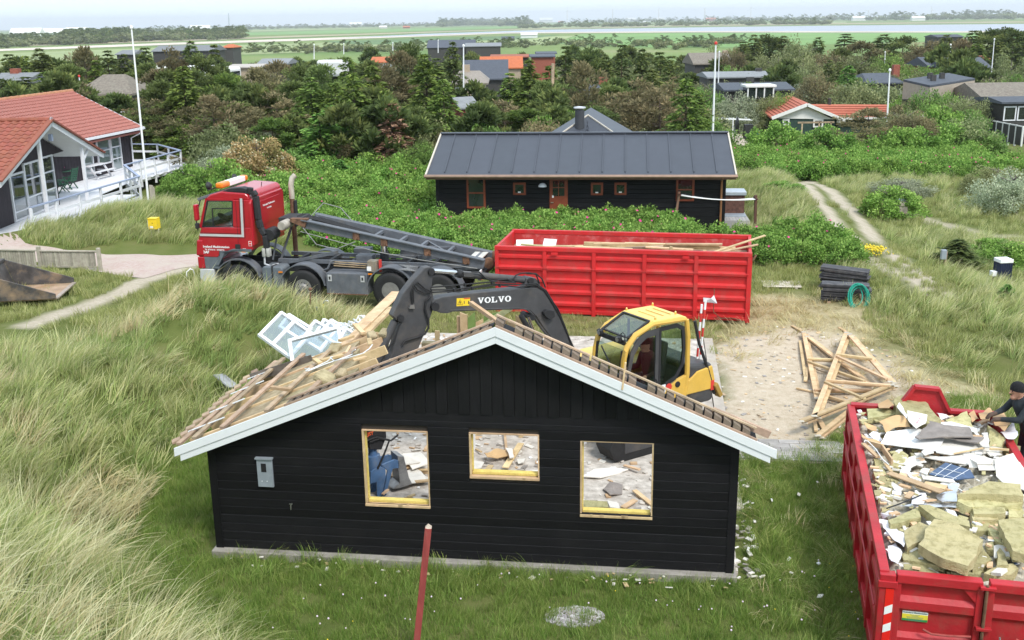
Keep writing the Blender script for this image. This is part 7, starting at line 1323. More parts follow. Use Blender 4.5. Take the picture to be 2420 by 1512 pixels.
T_=[(755,58,264,'bright',5.0),(690,63,300,'bright',3.6),(925,57,236,'dead',3.4),(604,52,311,'tan',4.5),(1622,58,180,'spruce',4.6),(1650,62,215,'spruce',3.4),(560,66,240,'pine',5),(500,64,222,'brown',5),(430,70,150,'spruce',5),(382,72,190,'pine',5),(462,78,165,'pine',5),(530,78,170,'pine',5),(612,74,156,'brown',5),(650,66,215,'brown',5),(690,72,190,'pine',5),(732,68,180,'spruce',4.4),(790,64,190,'spruce',4.6),(832,61,170,'spruce',4.6),(880,66,150,'spruce',4.8),(862,58,265,'spruce',3.6),(1003,66,124,'spruce',5),(1046,63,182,'spruce',4.6),(975,62,250,'pine',4),(968,86,92,'dark',4),(940,80,118,'brown',5),(1069,94,95,'dark',4.4),(1030,90,130,'dark',5),(1110,70,235,'pine',4),(1150,68,262,'shrub',4),(1250,76,138,'spruce',5),(1205,80,170,'spruce',5),(1190,66,234,'brown',5),(1240,64,255,'pine',4.5),(1290,72,190,'pine',5),(1337,92,101,'dark',4.6),(1394,94,104,'dark',4.6),(1374,72,142,'brown',5),(1330,74,200,'pine',4.6),(1300,84,150,'spruce',5),(1469,96,97,'dark',4.4),(1517,95,112,'dark',4.6),(1560,92,115,'dark',4.6),(1585,88,124,'dark',4.2),(1432,92,130,'dark',5),(1440,76,200,'pine',5),(1500,68,185,'brown',5),(1560,64,205,'brown',5),(1490,64,240,'brown',4.6),(1408,66,250,'pine',4.6),(1540,74,160,'dark',5),(1596,70,190,'brown',4.4),(1350,64,265,'rosebush',5),(1290,62,275,'rosebush',4.5),(1120,62,290,'rosebush',4.5),(93,98,112,'dark',6),(20,100,121,'dark',5.5),(58,104,128,'spruce',5),(130,100,130,'dark',5),(195,104,107,'brown',5.5),(160,94,150,'pine',6),(252,104,112,'dark',5),(225,96,140,'spruce',5),(290,100,125,'dark',5),(342,104,105,'dark',5),(395,98,111,'brown',4.6),(448,106,94,'dark',5.4),(505,104,97,'slim',3.2),(475,98,120,'dark',5),(348,98,148,'pine',6),(110,84,165,'spruce',7),(60,82,175,'dark',6),(150,80,180,'brown',5),(10,84,180,'dark',6),(380,82,160,'brown',6),(355,70,235,'brown',5),(330,70,255,'pine',4.6),(405,70,235,'pine',5),(365,70,290,'pine',4),(440,69,250,'brown',4.6),(465,66,275,'spruce',4),(425,68,290,'pine',4),(530,60,290,'spruce',4),(560,84,175,'spruce',5),(650,88,140,'brown',5),(705,84,150,'pine',5),(760,80,150,'pine',5),(820,86,130,'spruce',5),(700,62,250,'spruce',4.4),(640,60,275,'pine',4),(590,62,250,'brown',4.2),(780,60,245,'bright',4),(820,59,285,'bright',4),(900,74,150,'brown',5),(760,68,215,'spruce',4.4),(905,62,210,'spruce',4),(472,49,396,'rosebush',3.6),(520,50,375,'rosebush',4.4),(690,53,380,'rosebush',3.6),(870,56,360,'rosebush',4),(800,54,375,'bright',3),(960,56,345,'shrub',3.6),(1000,56,330,'shrub',3.6),(560,47,400,'rosebush',3.4),(650,48,405,'rosebush',3.4),(1756,180,93,'dark',8),(1783,185,80,'dark',8),(1819,190,77,'dark',9),(1853,185,83,'dark',8),(1890,175,84,'olive',14),(1933,180,86,'dark',8),(1998,190,75,'dark',11),(2040,175,95,'brown',10),(2089,190,79,'dark',13),(2136,185,80,'dark',8),(2172,170,102,'brownbush',10),(2200,165,95,'brown',9),(2236,180,80,'dark',9),(2268,175,90,'brown',9),(2299,190,67,'dark',10),(2339,195,63,'dark',10),(2369,195,60,'dark',10),(2400,190,63,'dark',10),(2419,160,80,'dark',9),(2360,150,95,'dark',9),(2310,155,100,'spruce',9),(2395,130,120,'olive',9),(1700,170,100,'olive',10),(1735,150,112,'brownbush',8),(2005,120,152,'bright',6.5),(1960,130,140,'dark',5),(1985,128,142,'dark',4),(2020,118,180,'shrub',13),(1985,114,200,'silver',10),(2090,114,205,'silver',10),(2052,110,215,'silver',8),(442,51,388,'rosebush',3.2),(412,50,408,'rosebush',2.4),(1770,110,190,'shrub',8),(1760,112,232,'rosebush',6),(1835,76,286,'rosebush',5.2),(1955,70,296,'rosebush',5.2),(2052,74,252,'brown',5),(2140,78,248,'olive',6.5),(2160,74,262,'brownbush',6),(2120,70,300,'rosebush',5),(2170,70,300,'rosebush',5),(2282,88,215,'olive',6),(2265,88,225,'olive',6),(2240,90,215,'shrub',6),(2200,92,205,'shrub',7),(2210,80,250,'rosebush',6),(2165,104,210,'rosebush',7),(2260,80,265,'rosebush',6),(2235,74,290,'rosebush',6),(1900,130,150,'olive',9),(1850,130,160,'silver',9),(1800,130,165,'olive',9),(2080,125,165,'olive',10),(2150,120,160,'olive',9),(2190,130,150,'shrub',9),(2235,130,160,'shrub',8),(2270,140,140,'olive',8),(2340,110,160,'olive',8),(2400,100,170,'shrub',8),(2060,122,185,'brownbush',7),(1930,112,170,'brownbush',7),(1880,118,195,'silver',8),(1900,150,118,'olive',12),(1960,155,120,'brownbush',11),(2020,150,118,'olive',11),(1840,150,115,'olive',11),(2110,150,120,'shrub',11),(1780,150,125,'olive',10),(1720,135,150,'shrub',8),(1680,120,180,'olive',8),(1738,103,212,'silver',6),(1800,104,214,'olive',7),(1845,105,212,'shrub',6),(1660,105,200,'shrub',7),(2398,44,395,'silver',4.4),(2360,48,380,'olive',4),(2110,43.5,438,'rosebush',3.4),(2130,49,418,'silver',4),(1848,47.5,452,'rosebush',2.4),(2265,33.5,560,'dark',2.2),(2236,33.3,590,'dark',1.2),(2378,28.5,700,'bright',1.0),(2400,33.8,570,'rosebush',2.6),(2350,36,570,'rosebush',2.2),(2300,34.5,590,'shrub',1.8)]
LB={(2265,33.5):'small dark spruce beside the post-mounted meter box',(2236,33.3):'little spruce sapling at the foot of the small dark spruce',(2378,28.5):'tiny yellow-green shrub alone in the meadow',(755,58):'light green broad spruce beside the round tan bush',(1622,58):'solid green spruce just behind the end of the black house roof',(2110,43.5):'lone rose bush in the meadow beyond the wheel ruts'}
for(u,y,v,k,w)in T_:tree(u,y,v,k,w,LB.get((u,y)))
def scatter(name,label,P_,rot,scl,idx,protos):
 me=bpy.data.meshes.new(name);n=len(P_);me.vertices.add(n);me.vertices.foreach_set('co',np.asarray(P_,np.float32).ravel())
 for nm,tp,arr in(('rot','FLOAT_VECTOR',rot),('scl','FLOAT_VECTOR',scl)):a=me.attributes.new(nm,tp,'POINT');a.data.foreach_set('vector',np.asarray(arr,np.float32).ravel())
 a=me.attributes.new('idx','INT','POINT');a.data.foreach_set('value',np.asarray(idx,np.int32))
 c=bpy.data.collections.new(name+'_kinds')
 for i,pm_ in enumerate(protos):c.objects.link(bpy.data.objects.new('%s_kind_%02d'%(name,i),pm_))
 g=bpy.data.node_groups.new(name,'GeometryNodeTree');g.interface.new_socket('Geometry',in_out='INPUT',socket_type='NodeSocketGeometry');g.interface.new_socket('Geometry',in_out='OUTPUT',socket_type='NodeSocketGeometry')
 N=g.nodes.new;gi,go,ip,ci=N('NodeGroupInput'),N('NodeGroupOutput'),N('GeometryNodeInstanceOnPoints'),N('GeometryNodeCollectionInfo');ci.inputs['Collection'].default_value=c;ci.inputs['Separate Children'].default_value=True;ci.inputs['Reset Children'].default_value=True
 def at(nm,t):a=N('GeometryNodeInputNamedAttribute');a.data_type=t;a.inputs[0].default_value=nm;return a.outputs[0]
 L=g.links.new;L(gi.outputs[0],ip.inputs['Points']);L(ci.outputs[0],ip.inputs['Instance']);ip.inputs['Pick Instance'].default_value=True;L(at('idx','INT'),ip.inputs['Instance Index']);L(at('rot','FLOAT_VECTOR'),ip.inputs['Rotation']);L(at('scl','FLOAT_VECTOR'),ip.inputs['Scale']);L(ip.outputs[0],go.inputs[0])
 o=link(name,me);md=o.modifiers.new('scatter','NODES');md.node_group=g;return tag(o,label,kind='stuff')
sr=np.random.default_rng(99)
def blades(seed,n,h,spread,lean,curl,width,seg=3,windx=1.,tintlo=.0,tinthi=.7,mat=None,tip=.45):
 r=np.random.default_rng(seed);V_,T,F4=[],[],[]
 ang=r.uniform(0,6.28,n);rad=spread*np.sqrt(r.random(n));bx,by=rad*np.cos(ang),rad*np.sin(ang);L=h*r.uniform(.55,1.1,n);dirx=windx*lean*r.uniform(.5,1.3,n)+r.normal(0,.25,n);diry=r.normal(-.05,.25,n);tb=r.uniform(tintlo,tinthi,n);fa=r.uniform(0,6.28,n);cu=curl*r.uniform(.4,1.4,n)
 for i in range(n):
  p=np.array([bx[i],by[i],-.03]);d=np.array([dirx[i],diry[i],1.]);d/=np.linalg.norm(d);sdv=np.array([math.cos(fa[i]),math.sin(fa[i]),0]);o=len(V_);st=L[i]/seg
  for k in range(seg+1):
   w=width*(1-(k/seg)**1.6)*.5+.0006;V_.append(p-sdv*w);V_.append(p+sdv*w);T+=[min(1,tb[i]+tip*k/seg)]*2;p=p+d*st;d=d+np.array([windx*cu[i]*.55,0,-cu[i]*.45]);d/=np.linalg.norm(d)
  for k in range(seg):F4. append((o+2*k,o+2*k+1,o+2*k+3,o+2*k+2))
 return np_mesh('tuft',np.array(V_),np.array(F4),[mat],{'tint':np.array(T)})
M_MAR=fol('marram_blades',[(0,(0.149,0.247,0.060)),(.4,(0.284,0.374,0.113)),(.7,(0.553,0.538,0.254)),(1,(0.680,0.680,0.463))],.3,.14);M_LAW=fol('lawn_blades',[(0,(0.095,0.182,0.030)),(.5,(0.182,0.292,0.055)),(1,(0.413,0.439,0.155))],.28,.16);M_MEA=fol('meadow_blades',[(0,(0.171,0.240,0.061)),(.5,(0.327,0.353,0.121)),(1,(0.620,0.601,0.309))],.28,.14);M_STR=fol('dry_straw',[(0,(0.329,0.299,0.135)),(.5,(0.568,0.478,0.254)),(1,(0.680,0.673,0.419))],.25,.12)
marN=[blades(101+i,46,.80,.16,.38,.40,.0095,4,mat=M_MAR,tinthi=.64)for i in range(5)]+[blades(111+i,40,.50,.18,.25,.35,.010,3,mat=M_MAR,tinthi=.25,tip=.2)for i in range(3)]+[blades(118+i,26,.95,.14,.42,.42,.0095,4,mat=M_STR,tintlo=.25,tinthi=.8)for i in range(2)]
marF=[blades(121+i,34,.72,.22,.42,.42,.020,3,mat=M_MAR,tinthi=.58)for i in range(4)]+[blades(126+i,30,.48,.22,.25,.35,.022,3,mat=M_MAR,tinthi=.25,tip=.25)for i in range(2)]+[blades(129,24,.8,.2,.45,.42,.02,3,mat=M_STR,tintlo=.2,tinthi=.7)]
lawN=[blades(131+i,48,.15,.13,.1,.25,.006,2,.6,mat=M_LAW,tinthi=.65,tip=.25)for i in range(4)]+[blades(136,40,.24,.12,.1,.5,.006,3,.4,mat=M_LAW,tinthi=.9,tip=.2)]
lyN=[blades(141+i,44,.42,.16,.55,.55,.006,4,s_,mat=M_LAW,tinthi=.85,tip=.3)for i,s_ in enumerate((1,-1,.6))]+[blades(145,26,.42,.18,.8,.5,.006,4,-1,mat=M_STR)]
meaF=[blades(151+i,34,.26,.20,.2,.3,.016,2,mat=M_MEA,tinthi=.75,tip=.3)for i in range(4)];strF=[blades(156+i,30,.45,.24,1.1,.4,.014,3,(-1)**i,mat=M_STR)for i in range(3)]
def grid_pts(x0,x1,y0,y1,dens,seed):
 r=np.random.default_rng(seed);n=int((x1-x0)*(y1-y0)*dens);return r.uniform(x0,x1,n),r.uniform(y0,y1,n),r
C1P=[tuple(c1w(*q,0)[:2])for q in((-.1,-.1),(C1L+.1,-.1),(C1L+.1,CD_+.1),(-.1,CD_+.1))];C2P=[tuple((C2M@Vector((*q,0)))[:2])for q in((-.08,-.12),(C2W+.1,-.12),(C2W+.1,C2L+.1),(-.08,C2L+.1))];BHP=[tuple((bh.matrix_basis@Vector((*q,0)))[:2])for q in((wx0-.1,wy-.15),(wx1+.1,wy-.15),(wx1+.1,12),(wx0-.1,12))];LHP=[(-30,40),(-19.2,40.5),(-17.7,50),(-17.6,55),(-16.8,61),(-18,70),(-30,70)];BRK=[tuple(gp(*q)[:2])for q in((-60,548),(60,575),(150,590),(250,602),(380,604),(480,600),(480,628),(340,658),(250,645),(150,630),(60,612),(-60,600))];TKP=[tuple((tk.matrix_basis@Vector((*q,0)))[:2])for q in((-5.2,-1.1),(3.2,-1.1),(3.2,1.1),(-5.2,1.1))]
DTP=[tuple((dt.matrix_basis@Vector((*q,0)))[:2])for q in((-2.3,-.5),(.25,-.5),(.25,7.5),(-2.3,7.5))]
def clear(x,y,m=0.):
 ok=np.ones(len(x),bool)
 for P_ in(SLAB,C1P,C2P,BHP,LHP,BRK,DTP):ok&=sdist(x,y,P_)<-m
 return ok
def fld(x,y,s=1.):return wob(x*s,y*s)
def mk(name,label,x,y,r,protos,idx,sc,lift=0.,wind=.5,tilt=.12):
 n=len(x);z=hgt(x,y)+lift;rot=np.stack([r.normal(0,tilt,n),r.normal(0,tilt,n),r.normal(0,wind,n)],1);return scatter(name,label,np.stack([x,y,z],1),rot,np.stack([sc]*3,1),idx,protos)
def dtoe(x,y):return np.interp(y,[0,6,9,11,12.5,15.2,18,22,25,29],[5,1.0,-1.0,-2.3,-3.3,-6.2,-6.5,-5.2,-4.0,-3.6])-x
x,y,r=grid_pts(-12,3,3.5,16.5,19,1);k=clear(x,y)&(dtoe(x,y)>.1+.5*fld(x,y))&(np.abs(x)<y*.62+1.5)&(r.random(len(x))<.60+.6*fld(x*.8,y*.8));x,y=x[k],y[k];n=len(x)
idx=np.where(fld(x*.7+3,y*.7)+r.normal(0,.25,n)>-.12,r.integers(0,5,n),r.integers(5,8,n));idx=np.where((fld(x*1.1+7,y*.9)+r.normal(0,.2,n)>.36)|(r.random(n)<.05+.15*(y<8.5)),r.integers(8,10,n),idx);mk('dune_grass','long wind-combed marram grass on the near dune',x,y,r,marN,idx,r.uniform(.6,1.2,n)*(1+.35*fld(x*1.9,y*1.9))*np.clip(.55+dtoe(x,y)*.35,.5,1),wind=.8,tilt=.2)
x,y,r=grid_pts(-16,-2.5,15.5,30,15,2);k=clear(x,y)&(dtoe(x,y)>.0+.4*fld(x,y))&(polydist(x,y,PATHS)>.55)&(y<np.interp(x,[-16,-12,-9,-7,-3],[24,26,28.6,29.2,28]))&(r.random(len(x))<.95+.2*fld(x,y));x,y=x[k],y[k];n=len(x)
idx=np.where(fld(x*.6+1,y*.6)+r.normal(0,.25,n)>-.1,r.integers(0,4,n),r.integers(4,6,n));idx=np.where((fld(x*.9+5,y*.9)+r.normal(0,.2,n)>.25),6,idx);mk('dune_grass','marram grass covering the bank between gable and lorry',x,y,r,marF,idx,r.uniform(.55,1.1,n)*(1+.35*fld(x*1.7,y*1.7)),wind=.8,tilt=.2)
x,y,r=grid_pts(-20,-8.3,38.6,52,12,3);k=clear(x,y,.1)&((gauss(x,y,-14.0,42.3,5.6,3.2,-.15)>.07+.05*fld(x,y))|((y>43)&(x<-9.5)));x,y=x[k],y[k];n=len(x);mk('dune_grass','pale dune grass on the mound below the white deck',x,y,r,marF,r.integers(0,5,n),r.uniform(.7,1.1,n))
x,y,r=grid_pts(8.6,17,18,56,9,4);k=clear(x,y,.1)&(polydist(x,y,BANK)<1.9+.7*fld(x,y))&(np.minimum(polydist(x,y,RUT1),polydist(x,y,RUT2))>.85)&(sdist(x,y,SANDY)<-.4);x,y=x[k],y[k];n=len(x);mk('dune_grass','tall pale grass along the bank beside the wheel ruts',x,y,r,marF,r.integers(0,6,n),r.uniform(.6,1.05,n))
x,y,r=grid_pts(-7,13,9.5,21.5,75,5);k=clear(x,y)&(dtoe(x,y)<.6)&(sdist(x,y,SANDY)<.1)&(np.abs(x)<y*.62+1)&((x<3.3)&(y<15.5)|(x>=3.3)|(x<-4.4));x,y=x[k],y[k];n=len(x);idx=np.where(r.random(n)<.2+.5*np.clip(fld(x,y),0,1),4,r.integers(0,4,n));mk('lawn_grass','short green grass around the gable and low container',x,y,r,lawN,idx,r.uniform(.6,1.15,n),wind=3.)
x,y,r=grid_pts(3.2,13,10,21.5,22,6);k=clear(x,y)&(sdist(x,y,SANDY)<.0)&(r.random(len(x))<.75+.6*fld(x*1.3,y*1.3));x,y=x[k],y[k];n=len(x);mk('flattened_grass','long grass lying flat beside the low container',x,y,r,lyN,r.integers(0,4,n),r.uniform(.6,1.1,n),wind=1.2)
x,y,r=grid_pts(-5,4,11,15.4,26,7);d_=np.array([(Vector((a,b,0))-HL).dot(HN)for a,b in zip(x,y)]);k=(sdist(x,y,SLAB)<.02)&(d_<-.17)&(d_>-.9)&(r.random(len(x))<.5+.4*(d_>-.42)+.7*fld(x*2,y*2));x,y=x[k],y[k];n=len(x);mk('wall_grass','unmown tufts along the foot of the black gable',x,y,r,lyN[:3]+lawN[4:],r.integers(0,4,n),r.uniform(.5,1.05,n),wind=3.)
x,y,r=grid_pts(-16,14,24,36,20,8);k=clear(x,y)&(dtoe(x,y)<-.1)&(sdist(x,y,SANDY)<.2)&(polydist(x,y,PATHS)>.5)&(sdist(x,y,STRAW)<.4)&(r.random(len(x))<.75+.5*fld(x,y))&(sdist(x,y,TKP)<-.1);x,y=x[k],y[k];n=len(x);mk('yard_grass','short yellowish grass in the yard round lorry and container',x,y,r,meaF,r.integers(0,4,n),r.uniform(.5,1.0,n),wind=3.)
x,y,r=grid_pts(-18,-9,28,37,16,18);k=clear(x,y)&(polydist(x,y,PATHS)>.5)&(r.random(len(x))<.8);x,y=x[k],y[k];n=len(x);mk('yard_grass','tussocky grass between the digger bucket and the sandy path',x,y,r,meaF,r.integers(0,4,n),r.uniform(.6,1.2,n),wind=3.)
x,y,r=grid_pts(3.5,15,19,30.5,16,9);k=clear(x,y)&(sdist(x,y,STRAW)>-.3)&(sdist(x,y,SANDY)<.35+1.3*r.random(len(x))**2)&(r.random(len(x))<.5+.7*fld(x*1.2,y*1.2));x,y=x[k],y[k];n=len(x);mk('torn_straw','torn dry straw and grass strewn round the roof trusses',x,y,r,strF,r.integers(0,3,n),r.uniform(.5,1.0,n),wind=3.)
x,y,r=grid_pts(8.5,30,17,60,9,10);rr_=np.minimum(polydist(x,y,RUT1),polydist(x,y,RUT2));k=clear(x,y)&(rr_>.5+.12*fld(x*2,y*2))&(polydist(x,y,SIDEP)>.35)&(sdist(x,y,STRAW)<.2)&(sdist(x,y,SANDY)<0)&(np.abs(x)<y*.56+2)&(r.random(len(x))<.8+.3*fld(x,y));x,y=x[k],y[k];n=len(x);idx=np.where(fld(x*.5,y*.5)>.12,r.integers(4,8,n),r.integers(0,4,n));mk('meadow_grass','rough meadow grass beyond the site',x,y,r,meaF+marF[:4],idx,r.uniform(.7,1.25,n)*np.where(idx>3,.75,1.1),wind=1.)
M_PINK=pm('pink_rose_flower',(.62,.04,.24),.2,3,.7)
def rose_clump(seed):
 me=bush(seed,M_ROSE,.62,.75,20,62,.095,.24);return me
def flower_mesh():
 m=MB();[m.add([(0,0,.02),(.035*math.cos(a),.035*math.sin(a),.03),(.05*math.cos(a+.6),.05*math.sin(a+.6),.035),(.035*math.cos(a+1.25),.035*math.sin(a+1.25),.03)],[(0,1,2,3)])for a in[k*1.2566 for k in range(5)]];return m.mesh('flower',M_PINK)
RC=[rose_clump(201+i)for i in range(4)];FLW=flower_mesh()
def thicket(name,label,x0,x1,y0,y1,dens,mask,seed,smin=.8,smax=1.35,lift=0.,hfun=None):
 x,y,r=grid_pts(x0,x1,y0,y1,dens,seed);k=clear(x,y,.25)&mask(x,y,r);x,y=x[k],y[k];n=len(x);z=hgt(x,y);s=r.uniform(smin,smax,n);hh=(hfun(x,y)if hfun is not None else np.zeros(n))
 scatter(name,label,np.stack([x,y,z+lift+hh*r.uniform(.6,1,n)],1),np.stack([r.normal(0,.1,n),r.normal(0,.1,n),r.uniform(0,6.28,n)],1),np.stack([s,s,s*r.uniform(.8,1.15,n)],1),r.integers(0,4,n),RC)
 f=r.random(n)<.22;q=np.stack([x,y,z+lift+hh+.80*s],1)[f];m_=len(q);a=r.uniform(0,6.28,m_);q[:,0]+=.45*np.cos(a);q[:,1]+=.45*np.sin(a)-.1;q[:,2]-=r.uniform(-.02,.22,m_);ss=r.uniform(.7,1.2,m_)
 scatter('rose_blossom','pink flowers scattered over the '+label,q,np.stack([r.normal(.7,.4,m_),r.normal(0,.4,m_),r.normal(0,.4,m_)],1),np.stack([ss]*3,1),np.zeros(m_,int),[FLW])
ROSEA=np.array(ROSE)
thicket('rose_thicket','dense rose thicket between lorry and black house',-10,14,27,48,6.5,lambda x,y,r:(sdist(x,y,ROSE)>-.1+.5*fld(x,y))&(sdist(x,y,TKP)<-.6)&~((x>6.6)&(y>37.2)),301,.65,1.05,hfun=lambda x,y:np.clip(sdist(x,y,ROSE)*.2,0,.3)*(y<41)+.12*fld(x,y))
thicket('rose_thicket','low rose scrub on the slope beyond the wheel ruts',13,42,50,74,4.,lambda x,y,r:(y>56-(x-14)*.20+2*fld(x*.3,y*.3))&~((x>.44*y)&(y>60))&(r.random(len(x))<.85+.5*fld(x*.5,y*.5)),302,.75,1.3)
thicket('rose_thicket','rose scrub running along the tree belt',-19,16,47.5,60,2.4,lambda x,y,r:(x<np.minimum(np.interp(y,[47,60],[-2.5,18]),.175*y))&(x>np.interp(y,[47,54,60],[-13.5,-14.5,-15.5]))&(r.random(len(x))<.8+.5*fld(x*.5,y*.5)),303,.9,1.6)
SCR=[bush(211,M_LEAF,1.1,1.1,40,110,.085,.30),bush(212,M_OLV,1.1,1.3,40,110,.085,.3),bush(213,M_LEAF,1.2,.9,40,110,.085,.3),bush(214,M_SILV,1.,1.,36,110,.08,.3),bush(215,M_BRN,1.,1.3,36,110,.085,.3),pine(216,M_DRK,2.2,1.1,24,70)]
def scrub(name,label,x0,x1,y0,y1,dens,seed,wts,smin,smax,mask):
 x,y,r=grid_pts(x0,x1,y0,y1,dens,seed);k=mask(x,y,r)&clear(x,y,.8);x,y=x[k],y[k];n=len(x);s=r.uniform(smin,smax,n);w=np.array(wts,float);base=r.choice(6,n,p=w/w.sum());mk_=fld(x*.12,y*.12);base=np.where((mk_>.2)&(r.random(n)<.5),3,base);scatter(name,label,np.stack([x,y,hgt(x,y)-.1],1),np.stack([0*x,0*x,r.uniform(0,6.28,n)],1),np.stack([s,s,s*r.uniform(.8,1.2,n)],1),base,SCR)
vis=lambda x,y:np.abs(x)<y*.54+6
scrub('undergrowth','mixed low scrub under the tree belt',-70,22,57,125,.45,401,(3,3,3,.4,1.5,1.5),1.0,2.0,lambda x,y,r:vis(x,y)&(x<np.minimum(.172*y,np.interp(y,[57,75,125],[14,14,24]))))
scrub('scrubland','rolling green dune scrub toward the plain',14,130,74,240,.22,402,(3,4,2.5,2.,1.,.4),1.5,3.0,lambda x,y,r:vis(x,y)&(r.random(len(x))<.9+.3*fld(x*.2,y*.2))&~((np.abs(x-.212*y)<.03*y+.6)&(y<108))&~((y<108)&(x>.20*y)&(x<.375*y))&~((y<100)&(x>.44*y)))
scrub('scrubland','band of scrub along the foot of the tree belt',-110,60,125,250,.13,403,(3,4,2.5,.8,.8,1.2),1.6,3.0,lambda x,y,r:vis(x,y))
M_WPF=pm('thrift_flower',(.72,.60,.68),.15,4,.8);fm_=MB();ball(fm_,(0,0,.14),.012,5);TH_=fm_.mesh('thrift',M_WPF);yf=MB();ball(yf,(0,0,.12),.010,5);YF_=yf.mesh('buttercup',pm('buttercup_yellow',(.7,.55,.04),.1))
x,y,r=grid_pts(-3.5,8,10.5,14.5,5,501);k=clear(x,y)&(dtoe(x,y)<-.2)&(fld(x*1.1+2,y*1.1)>-.05);x,y=x[k],y[k];n=len(x);mk('lawn_flower','tiny pale pink and yellow flowers in the lawn',x,y,r,[TH_,YF_],(r.random(n)<.15).astype(int),r.uniform(.7,1.2,n))
x,y,r=grid_pts(0,1,0,1,160,502);c_=gp(2056,604);x=c_.x+r.normal(0,.28,len(x));y=c_.y+r.normal(0,.2,len(y));mk('stonecrop','mat of yellow stonecrop between the wheel ruts',x,y,r,[YF_],np.zeros(len(x),int),r.uniform(2.0,3.6,len(x)),-.12)
random.seed(61)
RT_D=pm('dark_tile_roof',(.075,.085,.105),.15,3,.7,objvar=.1);RT_O=pm('orange_tile_roof',(.46,.13,.05),.15,3,.8);RT_R=pm('brick_red_roof',(.30,.10,.06),.15,3,.8);RT_G=pm('grey_roof',(.20,.21,.22),.15,3,.8,objvar=.15);THAT=pm('thatch',(.19,.165,.135),.3,5,.95,.6,20,dirt=(.26,.25,.20),dirtamt=.5);W_D=pm('dark_wall',(.05,.048,.046),.2);W_T=pm('tan_wall',(.38,.30,.22),.12);W_W=pm('white_wall',(.70,.70,.68),.06);W_G=pm('green_wall',(.025,.055,.045),.2);BRICKR=pm('red_brick',(.28,.09,.06),.25,9,.9)
def fhouse(label,u0,u1,vr,ve,y,roof,wall,dep=7.,hip=0.,chim=None,wins=0,trim=None,name='far_house',drop=2.3):
 a,b=atY(u0,ve,y),atY(u1,ve,y);r0,r1=atY(u0+hip*(u1-u0),vr,y+dep/2),atY(u1-hip*(u1-u0),vr,y+dep/2);ze=(a.z+b.z)/2;zr=max(ze+.25,(r0. z+r1. z)/2);zb_=min(ze-drop,hz(a.x,y)-.2,hz(b.x,y)-.2);L=b.x-a.x;o=thing(name,label,'house',(a.x,y,zb_),0);e,rr_=ze-zb_,zr-zb_;h0,h1=hip*L,L-hip*L;ov=.3
 MB().add([(-ov,-ov,e),(L+ov,-ov,e),(L+ov,dep+ov,e),(-ov,dep+ov,e),(h0-(ov if hip==0 else 0),dep/2,rr_),(h1+(ov if hip==0 else 0),dep/2,rr_),(-ov,-ov,e-.15),(L+ov,-ov,e-.15),(L+ov,dep+ov,e-.15),(-ov,dep+ov,e-.15)],[(0,1,5,4),(2,3,4,5),(1,2,5),(3,0,4),(0,6,7,1),(1,7,8,2),(2,8,9,3),(3,9,6,0),(6,9,8,7)]).build('roof',roof,o)
 MB().prism([(0,0),(dep,0),(dep,e-.05),(dep/2,(rr_-.25)if hip==0 else e-.05),(0,e-.05)],'x',.05,L-.05).build('wall',wall,o)
 if trim:bar('eave_board',trim,o,(-ov,-ov-.03,e-.08),(L+ov,-ov-.03,e-.08),.06,.2)
 for i in range(wins):
  x=L*(i+.5)/wins;f=box('window',DWH,o,x-.5,x+.5,-.05,.0,e-1.5,e-.35);box('pane',DARKGL,f,x-.4,x+.4,-.06,-.0505,e-1.4,e-.45)
 if chim:c=atY(chim[0],chim[1],y+dep/2).z-zb_;cx_=atY(chim[0],chim[1],y+dep/2).x-a.x;box('chimney',chim[2],o,cx_-.35,cx_+.35,dep/2-.35,dep/2+.35,rr_-.5,c)
 return o
hut=fhouse('round-shouldered thatched hut with dark walls and white windows',182,306,176,222,88,THAT,W_D,6,.28,None,3,name='thatched_hut');
